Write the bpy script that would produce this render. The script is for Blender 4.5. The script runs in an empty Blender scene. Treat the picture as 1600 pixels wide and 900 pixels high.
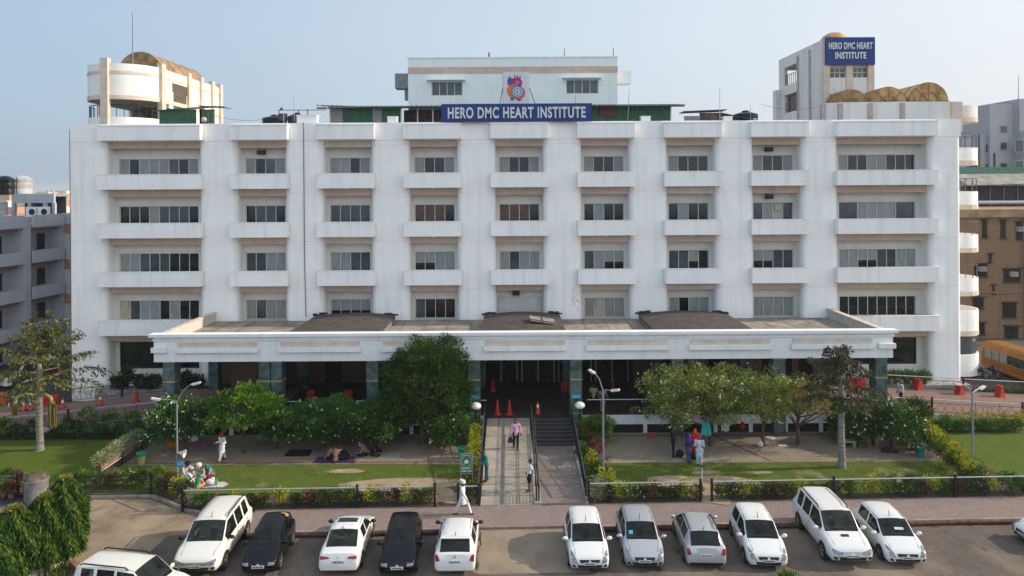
import bpy, bmesh, math, random
import numpy as np
from mathutils import Vector, Matrix
from mathutils.bvhtree import BVHTree
R = math.radians
PI = math.pi
sc = bpy.context.scene
COL = sc.collection
rng = random.Random(7)
NR = np.random.RandomState(11)

# ---------------------------------------------------------------- camera, sky, sun, exposure
H, F, CX, CY = 15.8, 1130.0, 800.0, 292.0
ROLL = R(0.35)
cam = bpy.data.cameras.new('camera'); co = bpy.data.objects.new('camera', cam); COL.objects.link(co)
sc.camera = co
co.location = (0, 0, H); co.rotation_euler = (PI/2, ROLL, 0)
cam.sensor_width = 36; cam.lens = 36*F/1600; cam.shift_y = -(450-CY)/1600
cam.clip_start = .5; cam.clip_end = 9000
sc.view_settings.view_transform = 'Standard'; sc.view_settings.look = 'None'
sc.view_settings.gamma = 1; sc.view_settings.exposure = 0.70
w = bpy.data.worlds.new('World'); sc.world = w; w.use_nodes = True
nt = w.node_tree; bg = nt.nodes['Background']
sky = nt.nodes.new('ShaderNodeTexSky'); sky.sky_type = 'NISHITA'; sky.sun_disc = False
SUN_EL, SUN_AZ = R(27), R(86.5)            # azimuth from +Y towards +X
sky.sun_elevation = SUN_EL; sky.sun_rotation = SUN_AZ
sky.air_density = 1.2; sky.dust_density = 3.0; sky.ozone_density = 2.2; sky.altitude = 200
# hazy day: the clear-sky model thinned by a pale veil, blue away from the sun and white towards it
def wn(t): return nt.nodes.new(t)
tcw = wn('ShaderNodeTexCoord'); sx = wn('ShaderNodeSeparateXYZ'); nt.links.new(tcw.outputs['Generated'], sx.inputs[0])
mr = wn('ShaderNodeMapRange'); nt.links.new(sx.outputs[0], mr.inputs[0]); mr.inputs[1].default_value = -.62; mr.inputs[2].default_value = .55
cw = wn('ShaderNodeValToRGB'); nt.links.new(mr.outputs[0], cw.inputs[0])
cw.color_ramp.elements[0].color = (3.05, 4.05, 5.25, 1); cw.color_ramp.elements[1].color = (6.2, 6.5, 6.8, 1)
e = cw.color_ramp.elements.new(.5); e.color = (4.6, 5.35, 6.2, 1)
mz = wn('ShaderNodeMapRange'); nt.links.new(sx.outputs[2], mz.inputs[0]); mz.inputs[1].default_value = -.02; mz.inputs[2].default_value = .2; mz.inputs[3].default_value = .93; mz.inputs[4].default_value = 1.06
vm_ = wn('ShaderNodeVectorMath'); vm_.operation = 'SCALE'; nt.links.new(cw.outputs[0], vm_.inputs[0]); 
my_ = wn('ShaderNodeMapRange'); nt.links.new(sx.outputs[1], my_.inputs[0]); my_.inputs[1].default_value = .1; my_.inputs[2].default_value = -.7; my_.inputs[3].default_value = 1; my_.inputs[4].default_value = 1.65  # unseen sky behind the camera raised, added light for the facade
mm_ = wn('ShaderNodeMath'); mm_.operation = 'MULTIPLY'; nt.links.new(mz.outputs[0], mm_.inputs[0]); nt.links.new(my_.outputs[0], mm_.inputs[1]); nt.links.new(mm_.outputs[0], vm_.inputs['Scale'])
mxw = wn('ShaderNodeMix'); mxw.data_type = 'RGBA'; mxw.inputs[0].default_value = .82
nt.links.new(sky.outputs[0], mxw.inputs[6]); nt.links.new(vm_.outputs[0], mxw.inputs[7])
nt.links.new(mxw.outputs[2], bg.inputs[0]); bg.inputs[1].default_value = 0.085
sl = bpy.data.lights.new('sun', 'SUN'); sl.energy = 3.2; sl.angle = R(0.6); sl.color = (1, .86, .68)
so = bpy.data.objects.new('sun', sl); COL.objects.link(so)
sd = Vector((math.sin(SUN_AZ)*math.cos(SUN_EL), math.cos(SUN_AZ)*math.cos(SUN_EL), math.sin(SUN_EL)))
so.rotation_euler = sd.to_track_quat('Z', 'Y').to_euler(); so.location = sd*200
sc.cycles.max_bounces = 6; sc.cycles.transparent_max_bounces = 6
sc.cycles.volume_step_rate = 4; sc.cycles.volume_max_steps = 64
sc.cycles.use_denoising = True

# ---------------------------------------------------------------- pixel of the 1600x900 photo -> place in the world
def unroll(px, py):
    dx, dy = px-CX, py-CY
    c, s = math.cos(ROLL), math.sin(ROLL)
    return dx*c-dy*s, dy*c+dx*s
def P(px, py, z=0.0):
    dx, dy = unroll(px, py); Y = F*(H-z)/dy
    return Vector((dx*Y/F, Y, z))
def Q(px, py, Y):
    dx, dy = unroll(px, py)
    return Vector((dx*Y/F, Y, H-dy*Y/F))

# ---------------------------------------------------------------- materials
MT = {}
def M(name, col, rough=.7, var=.12, scale=3.0, spec=.3, bump=0.0, metal=0.0, col2=None, stretch=(1, 1, 1), detail=4, coat=0.0, thr=None, bscale=None):
    if name in MT: return MT[name]
    m = bpy.data.materials.new(name); m.use_nodes = True; MT[name] = m
    n, l = m.node_tree.nodes, m.node_tree.links
    b = n['Principled BSDF']
    b.inputs['Roughness'].default_value = rough; b.inputs['Metallic'].default_value = metal
    b.inputs['Specular IOR Level'].default_value = spec; b.inputs['Coat Weight'].default_value = coat
    tc = n.new('ShaderNodeTexCoord'); mp = n.new('ShaderNodeMapping'); mp.inputs['Scale'].default_value = stretch
    l.new(tc.outputs['Object'], mp.inputs[0])
    no = n.new('ShaderNodeTexNoise'); no.inputs['Scale'].default_value = scale; no.inputs['Detail'].default_value = detail
    l.new(mp.outputs[0], no.inputs['Vector'])
    cr = n.new('ShaderNodeValToRGB'); l.new(no.outputs[0], cr.inputs[0])
    c = list(col[:3]); c2 = list(col2) if col2 else [x*(1-var*2.2) for x in c]
    lo, hi = thr if thr else (.32, .68)
    cr.color_ramp.elements[0].position = lo; cr.color_ramp.elements[0].color = c2+[1]
    cr.color_ramp.elements[1].position = hi; cr.color_ramp.elements[1].color = c+[1]
    l.new(cr.outputs[0], b.inputs['Base Color'])
    if bump:
        nb = n.new('ShaderNodeTexNoise'); nb.inputs['Scale'].default_value = bscale or scale*6; nb.inputs['Detail'].default_value = 5
        l.new(mp.outputs[0], nb.inputs['Vector'])
        bp = n.new('ShaderNodeBump'); bp.inputs['Strength'].default_value = bump; bp.inputs['Distance'].default_value = .05
        l.new(nb.outputs[0], bp.inputs['Height']); l.new(bp.outputs[0], b.inputs['Normal'])
    return m
def mathn(m, op, a, b=None, c=None):
    x = m.node_tree.nodes.new('ShaderNodeMath'); x.operation = op
    for i, v in enumerate((a, b, c)):
        if v is None: continue
        if isinstance(v, (int, float)): x.inputs[i].default_value = v
        else: m.node_tree.links.new(v, x.inputs[i])
    return x.outputs[0]
def mixc(m, fac, a, b):
    x = m.node_tree.nodes.new('ShaderNodeMix'); x.data_type = 'RGBA'
    l = m.node_tree.links
    for i, v in ((0, fac), (6, a), (7, b)):
        if isinstance(v, (int, float)): x.inputs[i].default_value = v
        elif isinstance(v, (tuple, list)): x.inputs[i].default_value = tuple(v)+(1,)
        else: l.new(v, x.inputs[i])
    return x.outputs[2]
def noise(m, scale, stretch=(1, 1, 1), detail=5, coord='Object'):
    n, l = m.node_tree.nodes, m.node_tree.links
    tc = n.new('ShaderNodeTexCoord'); mp = n.new('ShaderNodeMapping'); mp.inputs['Scale'].default_value = stretch
    l.new(tc.outputs[coord], mp.inputs[0])
    no = n.new('ShaderNodeTexNoise'); no.inputs['Scale'].default_value = scale; no.inputs['Detail'].default_value = detail
    l.new(mp.outputs[0], no.inputs['Vector']); return no.outputs[0]
def ramp(m, v, lo, hi):
    x = m.node_tree.nodes.new('ShaderNodeMapRange'); m.node_tree.links.new(v, x.inputs[0])
    x.inputs[1].default_value = lo; x.inputs[2].default_value = hi; return x.outputs[0]
def facade_paint(name, col, grime=.5, pitch=3.6, off=1.0):
    """white paint with vertical rain streaks, blotches and the casting joint at every storey"""
    m = M(name, col, rough=.8, var=.03, scale=.6, spec=.2)
    n, l = m.node_tree.nodes, m.node_tree.links; b = n['Principled BSDF']
    base = b.inputs['Base Color'].links[0].from_socket
    s1 = ramp(m, noise(m, 1.0, (2.2, 2.2, .16), 6), .50, .78)
    s2 = ramp(m, noise(m, 7.0, (1, 1, .6), 8), .60, .74)
    f = mathn(m, 'MULTIPLY', s1, grime*.5)
    f2 = mathn(m, 'MULTIPLY', mathn(m, 'MULTIPLY', s2, ramp(m, noise(m, .35), .58, .7)), grime)
    c = mixc(m, f, base, tuple(x*.62 for x in (col[0]*.98, col[1]*.96, col[2]*.9)))
    c = mixc(m, f2, c, (.22, .2, .17))
    tc = n.new('ShaderNodeTexCoord'); sp = n.new('ShaderNodeSeparateXYZ'); l.new(tc.outputs['Object'], sp.inputs[0])
    z = mathn(m, 'MODULO', mathn(m, 'ADD', sp.outputs[2], pitch*10-off), pitch)
    j = mathn(m, 'LESS_THAN', z, .035)
    c = mixc(m, mathn(m, 'MULTIPLY', j, .3), c, (.42, .4, .37))
    l.new(c, b.inputs['Base Color'])
    return m
def brick_mat(name, c1, c2, mortar, bw, bh, rot=0.0, dirt=.4, rough=.85, ms=.02, dirtcol=(.12, .1, .08)):
    m = M(name, c1, rough=rough, spec=.2)
    n, l = m.node_tree.nodes, m.node_tree.links; b = n['Principled BSDF']
    g = n.new('ShaderNodeNewGeometry'); mp = n.new('ShaderNodeMapping'); mp.inputs['Rotation'].default_value = (0, 0, rot)
    l.new(g.outputs['Position'], mp.inputs[0])
    br = n.new('ShaderNodeTexBrick'); l.new(mp.outputs[0], br.inputs['Vector'])
    br.inputs['Color1'].default_value = tuple(c1)+(1,); br.inputs['Color2'].default_value = tuple(c2)+(1,)
    br.inputs['Mortar'].default_value = tuple(mortar)+(1,)
    br.inputs['Scale'].default_value = 1; br.inputs['Brick Width'].default_value = bw; br.inputs['Row Height'].default_value = bh
    br.inputs['Mortar Size'].default_value = ms; br.inputs['Bias'].default_value = 0
    d = ramp(m, noise(m, .55, detail=8), .42, .72)
    d2 = ramp(m, noise(m, 4.0, detail=8), .45, .7)
    c = mixc(m, mathn(m, 'MULTIPLY', d, dirt), br.outputs[0], dirtcol)
    c = mixc(m, mathn(m, 'MULTIPLY', d2, dirt*.5), c, dirtcol)
    l.new(c, b.inputs['Base Color'])
    bp = n.new('ShaderNodeBump'); bp.inputs['Strength'].default_value = .35; bp.inputs['Distance'].default_value = .03
    l.new(noise(m, 14), bp.inputs['Height']); l.new(bp.outputs[0], b.inputs['Normal'])
    return m
def leaf_mat(name, c_dark, c_light, c_odd=None, rough=.6, trans=.22, spec=.12):
    m = bpy.data.materials.new(name); m.use_nodes = True; MT[name] = m
    n, l = m.node_tree.nodes, m.node_tree.links; b = n['Principled BSDF']
    a = n.new('ShaderNodeAttribute'); a.attribute_name = 'tint'; a.attribute_type = 'GEOMETRY'
    cr = n.new('ShaderNodeValToRGB'); l.new(a.outputs['Fac'], cr.inputs[0])
    cr.color_ramp.elements[0].position = 0; cr.color_ramp.elements[0].color = tuple(c_dark)+(1,)
    cr.color_ramp.elements[1].position = .8; cr.color_ramp.elements[1].color = tuple(c_light)+(1,)
    if c_odd: e = cr.color_ramp.elements.new(.97); e.color = tuple(c_odd)+(1,)
    l.new(cr.outputs[0], b.inputs['Base Color'])
    b.inputs['Roughness'].default_value = rough; b.inputs['Specular IOR Level'].default_value = spec
    t = n.new('ShaderNodeBsdfTranslucent'); l.new(cr.outputs[0], t.inputs[0])
    mx = n.new('ShaderNodeMixShader'); mx.inputs[0].default_value = trans
    l.new(b.outputs[0], mx.inputs[1]); l.new(t.outputs[0], mx.inputs[2])
    l.new(mx.outputs[0], n['Material Output'].inputs[0]); return m

WHITE = facade_paint('facade_white', (.87, .86, .84), grime=.7)
WHITE_B = facade_paint('balcony_white', (.85, .84, .83), grime=.8, off=0)
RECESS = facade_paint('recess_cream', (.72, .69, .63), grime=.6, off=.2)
BEIGE = M('beige_band', (.60, .45, .37), rough=.85, var=.08, scale=1.5)
CREAM = M('cream_trim', (.66, .55, .45), rough=.85, var=.1, scale=1.5)
PORTW = facade_paint('portico_white', (.79, .79, .79), grime=.7, off=2.4)
CONC = M('concrete', (.36, .35, .33), rough=.9, var=.16, scale=2, bump=.2)
GREYW = facade_paint('grey_render', (.42, .42, .44), grime=1.0, pitch=3.3)
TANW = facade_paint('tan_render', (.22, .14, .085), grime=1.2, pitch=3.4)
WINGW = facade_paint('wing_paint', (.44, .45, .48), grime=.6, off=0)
FRAME = M('window_frame', (.62, .60, .57), rough=.5, var=.05)
FRAMEG = M('grey_frame', (.25, .25, .25), rough=.5, var=.05)
GL = dict(
    d=M('dark_glass', (.022, .025, .028), rough=.06, var=.4, scale=1.3, spec=.5),
    t=M('teal_glass', (.075, .105, .11), rough=.10, var=.25, scale=.8, spec=.5),
    c=M('curtain_glass', (.33, .36, .35), rough=.35, var=.2, scale=3, stretch=(6, 1, .3), spec=.5),
    g=M('frosted_glass', (.30, .30, .29), rough=.5, var=.10, scale=1.2, spec=.4),
    b=M('brown_glass', (.11, .06, .045), rough=.15, var=.2, scale=1.5, spec=.5),
    a=M('cream_panel', (.48, .43, .34), rough=.7, var=.05))
TEAL = M('teal_marble', (.10, .165, .165), rough=.3, var=.32, scale=2.6, spec=.5, detail=9)
GOLDB = M('ochre_band', (.42, .29, .11), rough=.5, var=.1)
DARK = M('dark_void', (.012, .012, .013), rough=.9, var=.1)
BLACKM = M('black_iron', (.02, .02, .022), rough=.5, var=.2, scale=6)
STEEL = M('steel_rail', (.42, .43, .45), rough=.35, var=.1, metal=.5)
GALV = M('galvanised', (.25, .27, .29), rough=.5, var=.12, scale=5, metal=.3)
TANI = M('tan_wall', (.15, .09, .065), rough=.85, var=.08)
DECK = brick_mat('deck_granite', (.040, .030, .030), (.034, .027, .027), (.022, .02, .02), .6, .6, dirt=.3, rough=.8)
DRIVE = brick_mat('driveway_pavers', (.27, .16, .135), (.23, .135, .115), (.15, .11, .09), .25, .12, dirt=.35)
FOOT = brick_mat('footpath_pavers', (.255, .20, .185), (.22, .155, .145), (.18, .145, .13), .22, .22, rot=.78, dirt=.25, dirtcol=(.2, .16, .13))
AREA = brick_mat('courtyard_pavers', (.33, .27, .20), (.26, .215, .16), (.15, .125, .095), .24, .12, dirt=.5, ms=.018, dirtcol=(.13, .105, .08))
AREAB = M('red_paver_band', (.25, .11, .085), rough=.9, var=.3, scale=6)
RAMPM = M('ramp_tiles', (.38, .33, .26), rough=.75, var=.12, scale=1.4)
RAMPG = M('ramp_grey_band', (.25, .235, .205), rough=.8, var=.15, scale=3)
WALKP = brick_mat('walk_slabs', (.205, .165, .155), (.23, .19, .175), (.17, .135, .125), .9, .3, dirt=.3, ms=.01)
SOIL = M('bare_soil', (.36, .27, .175), rough=.95, var=.15, scale=1.3, bump=.3)
KERB = M('kerb_stone', (.36, .31, .27), rough=.9, var=.22, scale=2)
PIPEM = M('red_pipe', (.15, .065, .05), rough=.7, var=.3, scale=4)
ASPH = M('asphalt', (.055, .053, .055), rough=.9, var=.15, scale=1, bump=.2)
BARK = M('bark', (.11, .075, .05), rough=.95, var=.25, scale=9, bump=.5)
BARKP = M('palm_bark', (.28, .26, .235), rough=.9, var=.28, scale=2.5, stretch=(.5, .5, 6), bump=.3)
RED = M('red_plastic', (.50, .035, .02), rough=.5, var=.12, scale=3)
ORNG = M('orange_red_plastic', (.62, .07, .03), rough=.5, var=.1, scale=3)
WHT = M('white_plain', (.75, .75, .75), rough=.6, var=.05)
CORR = M('green_sheet', (.065, .165, .105), rough=.55, var=.15, scale=2)
GREYSH = M('grey_sheet', (.28, .28, .28), rough=.7, var=.15, scale=3)
FIBRE = M('gold_fibreglass', (.62, .36, .13), rough=.45, var=.3, scale=1.6, bump=.1)
FIBRED = M('brown_fibreglass', (.42, .25, .12), rough=.5, var=.3, scale=1.6)
SHING = M('brown_felt', (.088, .073, .064), rough=.95, var=.2, scale=1.6, bump=.4)
TANKB = M('black_tank', (.015, .017, .022), rough=.45, var=.2, scale=3)
BLUES = M('sign_blue', (.014, .042, .20), rough=.45, var=.08, scale=1)
LETR = M('sign_letter', (.62, .64, .66), rough=.5, var=.04)
# parking ground: worn dark pavers with tan dust
PARK = brick_mat('parking_pavers', (.175, .14, .115), (.13, .105, .088), (.07, .058, .05), .2, .11, rot=.35, dirt=.85, ms=.014, dirtcol=(.062, .052, .047))
def _park():
    m = PARK; l = m.node_tree.links; b_ = m.node_tree.nodes['Principled BSDF']; src = b_.inputs['Base Color'].links[0].from_socket
    c = mixc(m, mathn(m, 'MULTIPLY', ramp(m, noise(m, .23, (1, .6, 1), 7), .50, .66), .75), src, (.27, .215, .16))
    c = mixc(m, mathn(m, 'MULTIPLY', ramp(m, noise(m, 1.1, (1, .8, 1), 3), .64, .70), .7), c, (.03, .027, .025))
    c = mixc(m, mathn(m, 'MULTIPLY', ramp(m, noise(m, 26, (1, 1, 1), 4), .56, .7), .35), c, (.3, .25, .2)); l.new(c, b_.inputs['Base Color'])
_park()
DUST = M('dusty_soil', (.31, .235, .16), rough=.95, var=.2, scale=.6, bump=.3, col2=(.19, .135, .09))
def dirtify(m, dark=(.09, .07, .055), pale=(.46, .38, .29), k=1.0):
    l = m.node_tree.links; b_ = m.node_tree.nodes['Principled BSDF']; src = b_.inputs['Base Color'].links[0].from_socket
    c = mixc(m, mathn(m, 'MULTIPLY', ramp(m, noise(m, 1.3, (1, .7, 1), 9), .52, .68), .45*k), src, dark)
    c = mixc(m, mathn(m, 'MULTIPLY', ramp(m, noise(m, 16, (1, 1, 1), 8), .52, .66), .35*k), c, dark)
    c = mixc(m, mathn(m, 'MULTIPLY', ramp(m, noise(m, 7, (1, 2, 1), 9), .58, .7), .35*k), c, pale); l.new(c, b_.inputs['Base Color'])
dirtify(DUST); dirtify(SOIL, (.2, .15, .09)); dirtify(FOOT, (.14, .115, .10), (.33, .29, .26), .7); dirtify(RAMPM, (.2, .18, .15), (.44, .4, .33), .8); dirtify(DRIVE, (.12, .08, .07), (.32, .24, .2), .7); dirtify(MT['roof_tiles_tan'] if 'roof_tiles_tan' in MT else KERB, (.15, .12, .1))
# lawn
def lawn_mat(name, a, b_, wear):
    m = M(name, a, rough=.9, var=.2, scale=1.2, spec=.15, bump=.7, bscale=30, col2=b_)
    n, l = m.node_tree.nodes, m.node_tree.links; bs = n['Principled BSDF']
    base = bs.inputs['Base Color'].links[0].from_socket
    fine = ramp(m, noise(m, 9, detail=10), .38, .62)
    c = mixc(m, mathn(m, 'MULTIPLY', fine, .45), base, tuple(x*1.6 for x in b_))
    wn = ramp(m, noise(m, .32, detail=9), .66-wear, .74-wear)
    c = mixc(m, wn, c, (.32, .25, .15))
    l.new(c, bs.inputs['Base Color']); return m
LAWN = lawn_mat('lawn_grass', (.085, .115, .013), (.058, .088, .010), -.05)
LAWNF = lawn_mat('front_lawn_grass', (.115, .145, .025), (.065, .095, .014), .03)

# ---------------------------------------------------------------- mesh helpers
class MB:
    def __init__(s): s.v, s.f, s.m = [], [], []
    def add(s, vs, fs, mi=0):
        o = len(s.v); s.v += [tuple(x) for x in vs]; s.f += [tuple(i+o for i in f) for f in fs]; s.m += [mi]*len(fs); return s
    def box(s, x0, x1, y0, y1, z0, z1, mi=0):
        vs = [(x, y, z) for z in (z0, z1) for y in (y0, y1) for x in (x0, x1)]
        return s.add(vs, [(0, 2, 3, 1), (4, 5, 7, 6), (0, 1, 5, 4), (2, 6, 7, 3), (0, 4, 6, 2), (1, 3, 7, 5)], mi)
    def obox(s, c, size, rz=0, mi=0, rx=0, ry=0):
        m = Matrix.Translation(c) @ Matrix.Rotation(rz, 4, 'Z') @ Matrix.Rotation(ry, 4, 'Y') @ Matrix.Rotation(rx, 4, 'X')
        a, b, h = (q/2 for q in size)
        vs = [m @ Vector((x, y, z)) for z in (-h, h) for y in (-b, b) for x in (-a, a)]
        return s.add(vs, [(0, 2, 3, 1), (4, 5, 7, 6), (0, 1, 5, 4), (2, 6, 7, 3), (0, 4, 6, 2), (1, 3, 7, 5)], mi)
    def beam(s, p0, p1, wd, ht, mi=0):      # box between two points, ht along z
        p0, p1 = Vector(p0), Vector(p1); d = p1-p0; L = math.hypot(d.x, d.y)
        n = Vector((-d.y, d.x, 0))/max(L, 1e-6)*wd/2
        vs = []
        for p in (p0, p1):
            for sg in (-1, 1):
                for h in (0, ht): vs.append(p+n*sg+Vector((0, 0, h)))
        return s.add(vs, [(0, 1, 3, 2), (4, 6, 7, 5), (0, 4, 5, 1), (2, 3, 7, 6), (1, 5, 7, 3), (0, 2, 6, 4)], mi)
    def tube(s, pts, r, n=8, mi=0, cap=True):
        pts = [Vector(p) for p in pts]; rs = r if isinstance(r, (list, tuple)) else [r]*len(pts)
        vs, fs = [], []; ref = None
        for i, p in enumerate(pts):
            d = (pts[min(i+1, len(pts)-1)]-pts[max(i-1, 0)]).normalized()
            if ref is None: ref = Vector((1, 0, 0)) if abs(d.x) < .8 else Vector((0, 1, 0))
            u = (ref-d*ref.dot(d)).normalized(); ref = u; q = d.cross(u)
            for k in range(n):
                a = 2*PI*k/n; vs.append(p+(u*math.cos(a)+q*math.sin(a))*rs[i])
        for i in range(len(pts)-1):
            for k in range(n):
                k2 = (k+1) % n; fs.append((i*n+k, i*n+k2, (i+1)*n+k2, (i+1)*n+k))
        if cap: fs += [tuple(range(n-1, -1, -1)), tuple((len(pts)-1)*n+k for k in range(n))]
        return s.add(vs, fs, mi)
    def lathe(s, prof, c=(0, 0, 0), n=20, mi=0, a0=0, a1=2*PI, cap=True, sx=1, sy=1):
        full = abs(a1-a0-2*PI) < 1e-6; m = n if full else n+1; vs, fs = [], []
        for r, z in prof:
            for k in range(m):
                a = a0+(a1-a0)*k/n; vs.append((c[0]+sx*r*math.cos(a), c[1]+sy*r*math.sin(a), c[2]+z))
        for i in range(len(prof)-1):
            for k in range(n):
                k2 = (k+1) % m if full else k+1; fs.append((i*m+k, i*m+k2, (i+1)*m+k2, (i+1)*m+k))
        if cap and full: fs += [tuple(range(m-1, -1, -1)), tuple((len(prof)-1)*m+k for k in range(m))]
        return s.add(vs, fs, mi)
    def ball(s, c, r, n=12, mi=0, m=8):
        rx, ry, rz = r if isinstance(r, (tuple, list)) else (r, r, r)
        prof = [(math.sin(PI*i/m), -math.cos(PI*i/m)) for i in range(m+1)]
        vs, fs = [], []
        for a, b in prof:
            for k in range(n):
                t = 2*PI*k/n; vs.append((c[0]+rx*a*math.cos(t), c[1]+ry*a*math.sin(t), c[2]+rz*b))
        for i in range(m):
            for k in range(n): fs.append((i*n+k, i*n+(k+1) % n, (i+1)*n+(k+1) % n, (i+1)*n+k))
        return s.add(vs, fs, mi)
    def prism(s, poly, z0, z1, mi=0, top=None):     # plan polygon (counter-clockwise), extruded in z
        n = len(poly); vs = [(x, y, z0) for x, y in poly]+[(x, y, z1) for x, y in poly]
        fs = [tuple(range(n-1, -1, -1))]+[(i, (i+1) % n, n+(i+1) % n, n+i) for i in range(n)]
        s.add(vs, fs, mi); s.add(vs[n:], [tuple(range(n))], mi if top is None else top); return s
    def prismy(s, poly, y0, y1, mi=0):      # (x,z) polygon extruded along y
        n = len(poly); vs = [(x, y0, z) for x, z in poly]+[(x, y1, z) for x, z in poly]
        return s.add(vs, [tuple(range(n)), tuple(range(2*n-1, n-1, -1))]+[(i, n+i, n+(i+1) % n, (i+1) % n) for i in range(n)], mi)
    def sheet(s, pts, mi=0):
        return s.add(pts, [tuple(range(len(pts)))], mi)
    def build(s, name, mats, parent=None, smooth=False, loc=None, angle=40, fix=True):
        me = bpy.data.meshes.new(name)
        me.from_pydata(s.v, [], s.f)
        mats = mats if isinstance(mats, (list, tuple)) else [mats]
        for m in mats: me.materials.append(m)
        if len(mats) > 1: me.polygons.foreach_set('material_index', s.m)
        if fix:
            bm = bmesh.new(); bm.from_mesh(me); bmesh.ops.recalc_face_normals(bm, faces=bm.faces); bm.to_mesh(me); bm.free()
        if smooth:
            me.polygons.foreach_set('use_smooth', [True]*len(me.polygons)); me.set_sharp_from_angle(angle=R(angle))
        me.update()
        o = bpy.data.objects.new(name, me); COL.objects.link(o)
        if parent: o.parent = parent
        if loc is not None: o.location = loc
        return o
def tag(o, label, cat, group=None, kind=None):
    o['label'] = label; o['category'] = cat
    if group: o['group'] = group
    if kind: o['kind'] = kind
    return o
def struct(o): o['kind'] = 'structure'; return o
def thing(name, loc, label, cat, group=None, rz=0):
    o = bpy.data.objects.new(name, None); COL.objects.link(o); o.location = loc; o.rotation_euler = (0, 0, rz)
    o.empty_display_size = .3
    return tag(o, label, cat, group)
def dup(o, loc=None, rz=None, label=None, parent=None):
    c = o.copy(); COL.objects.link(c)
    if parent: c.parent = parent
    if loc is not None: c.location = loc
    if rz is not None: c.rotation_euler = (0, 0, rz)
    if label: c['label'] = label
    for ch in list(o.children): dup(ch, parent=c)
    return c
ORD = ['first', 'second', 'third', 'fourth', 'fifth', 'sixth', 'seventh', 'eighth', 'ninth', 'tenth', 'eleventh', 'twelfth', 'thirteenth', 'fourteenth', 'fifteenth', 'sixteenth', 'seventeenth', 'eighteenth', 'nineteenth', 'twentieth']
def grid_sheet(name, pts, mats, z, nx=40, jit=0):
    return MB().sheet([(p[0], p[1], z) for p in pts]).build(name, mats)
def text_mesh(name, s, size, ext, mat, parent, loc, width=None, offset=0.0, rot=(PI/2, 0, 0), height=None):
    c = bpy.data.curves.new(name, 'FONT'); c.body = s; c.size = size; c.extrude = ext; c.align_x = 'CENTER'; c.align_y = 'CENTER'; c.offset = offset
    c.space_line = .8; c.space_character = 1.12
    o = bpy.data.objects.new(name, c); COL.objects.link(o)
    bpy.context.view_layer.update()
    me = bpy.data.meshes.new_from_object(o.evaluated_get(bpy.context.evaluated_depsgraph_get()))
    bpy.data.objects.remove(o)
    vs = np.array([v.co for v in me.vertices]); mn, mx = vs.min(0), vs.max(0)
    sx = width/(mx[0]-mn[0]) if width else 1; sy = height/(mx[1]-mn[1]) if height else 1
    me.transform(Matrix.Diagonal((sx, sy, 1, 1)) @ Matrix.Translation((-(mn[0]+mx[0])/2, -(mn[1]+mx[1])/2, 0)))
    me.materials.clear(); me.materials.append(mat)
    o = bpy.data.objects.new(name, me); COL.objects.link(o); o.parent = parent; o.location = loc; o.rotation_euler = rot
    return o

# ---------------------------------------------------------------- foliage
def leaves(name, pts, nrm, size, mat, parent=None, aspect=.38, tint=None, droop=0.0, fold=.25, jitter=.35, extra=None):
    """pts Nx3 leaf bases, nrm Nx3 rough leaf directions; every leaf is a folded diamond of two triangles"""
    n = len(pts); pts = np.asarray(pts, float); d = np.asarray(nrm, float)+NR.normal(0, jitter, (n, 3)); d[:, 2] -= droop
    d /= np.linalg.norm(d, axis=1)[:, None]+1e-9
    u = np.cross(d, NR.normal(0, 1, (n, 3))); u /= np.linalg.norm(u, axis=1)[:, None]+1e-9
    w_ = np.cross(d, u)
    L = size*NR.uniform(.65, 1.3, n)[:, None]; W = L*aspect
    V = np.empty((n, 4, 3)); V[:, 0] = pts; V[:, 1] = pts+d*L*.5+u*W*.5+w_*W*fold; V[:, 2] = pts+d*L; V[:, 3] = pts+d*L*.5-u*W*.5+w_*W*fold
    me = bpy.data.meshes.new(name); me.vertices.add(n*4); me.vertices.foreach_set('co', V.ravel())
    me.loops.add(n*4); me.loops.foreach_set('vertex_index', np.arange(n*4))
    me.polygons.add(n); me.polygons.foreach_set('loop_start', np.arange(n)*4)
    try: me.polygons.foreach_set('loop_total', np.full(n, 4))
    except Exception: pass
    me.update(calc_edges=True)
    at = me.attributes.new('tint', 'FLOAT', 'FACE')
    t = NR.uniform(0, 1, n) if tint is None else np.clip(tint+NR.normal(0, .13, n), 0, 1)
    at.data.foreach_set('value', t.astype(np.float32))
    mats = mat if isinstance(mat, (list, tuple)) else [mat]
    for m in mats: me.materials.append(m)
    if extra is not None: me.polygons.foreach_set('material_index', extra.astype(np.int32))
    me.validate()
    o = bpy.data.objects.new(name, me); COL.objects.link(o)
    if parent: o.parent = parent
    return o
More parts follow.
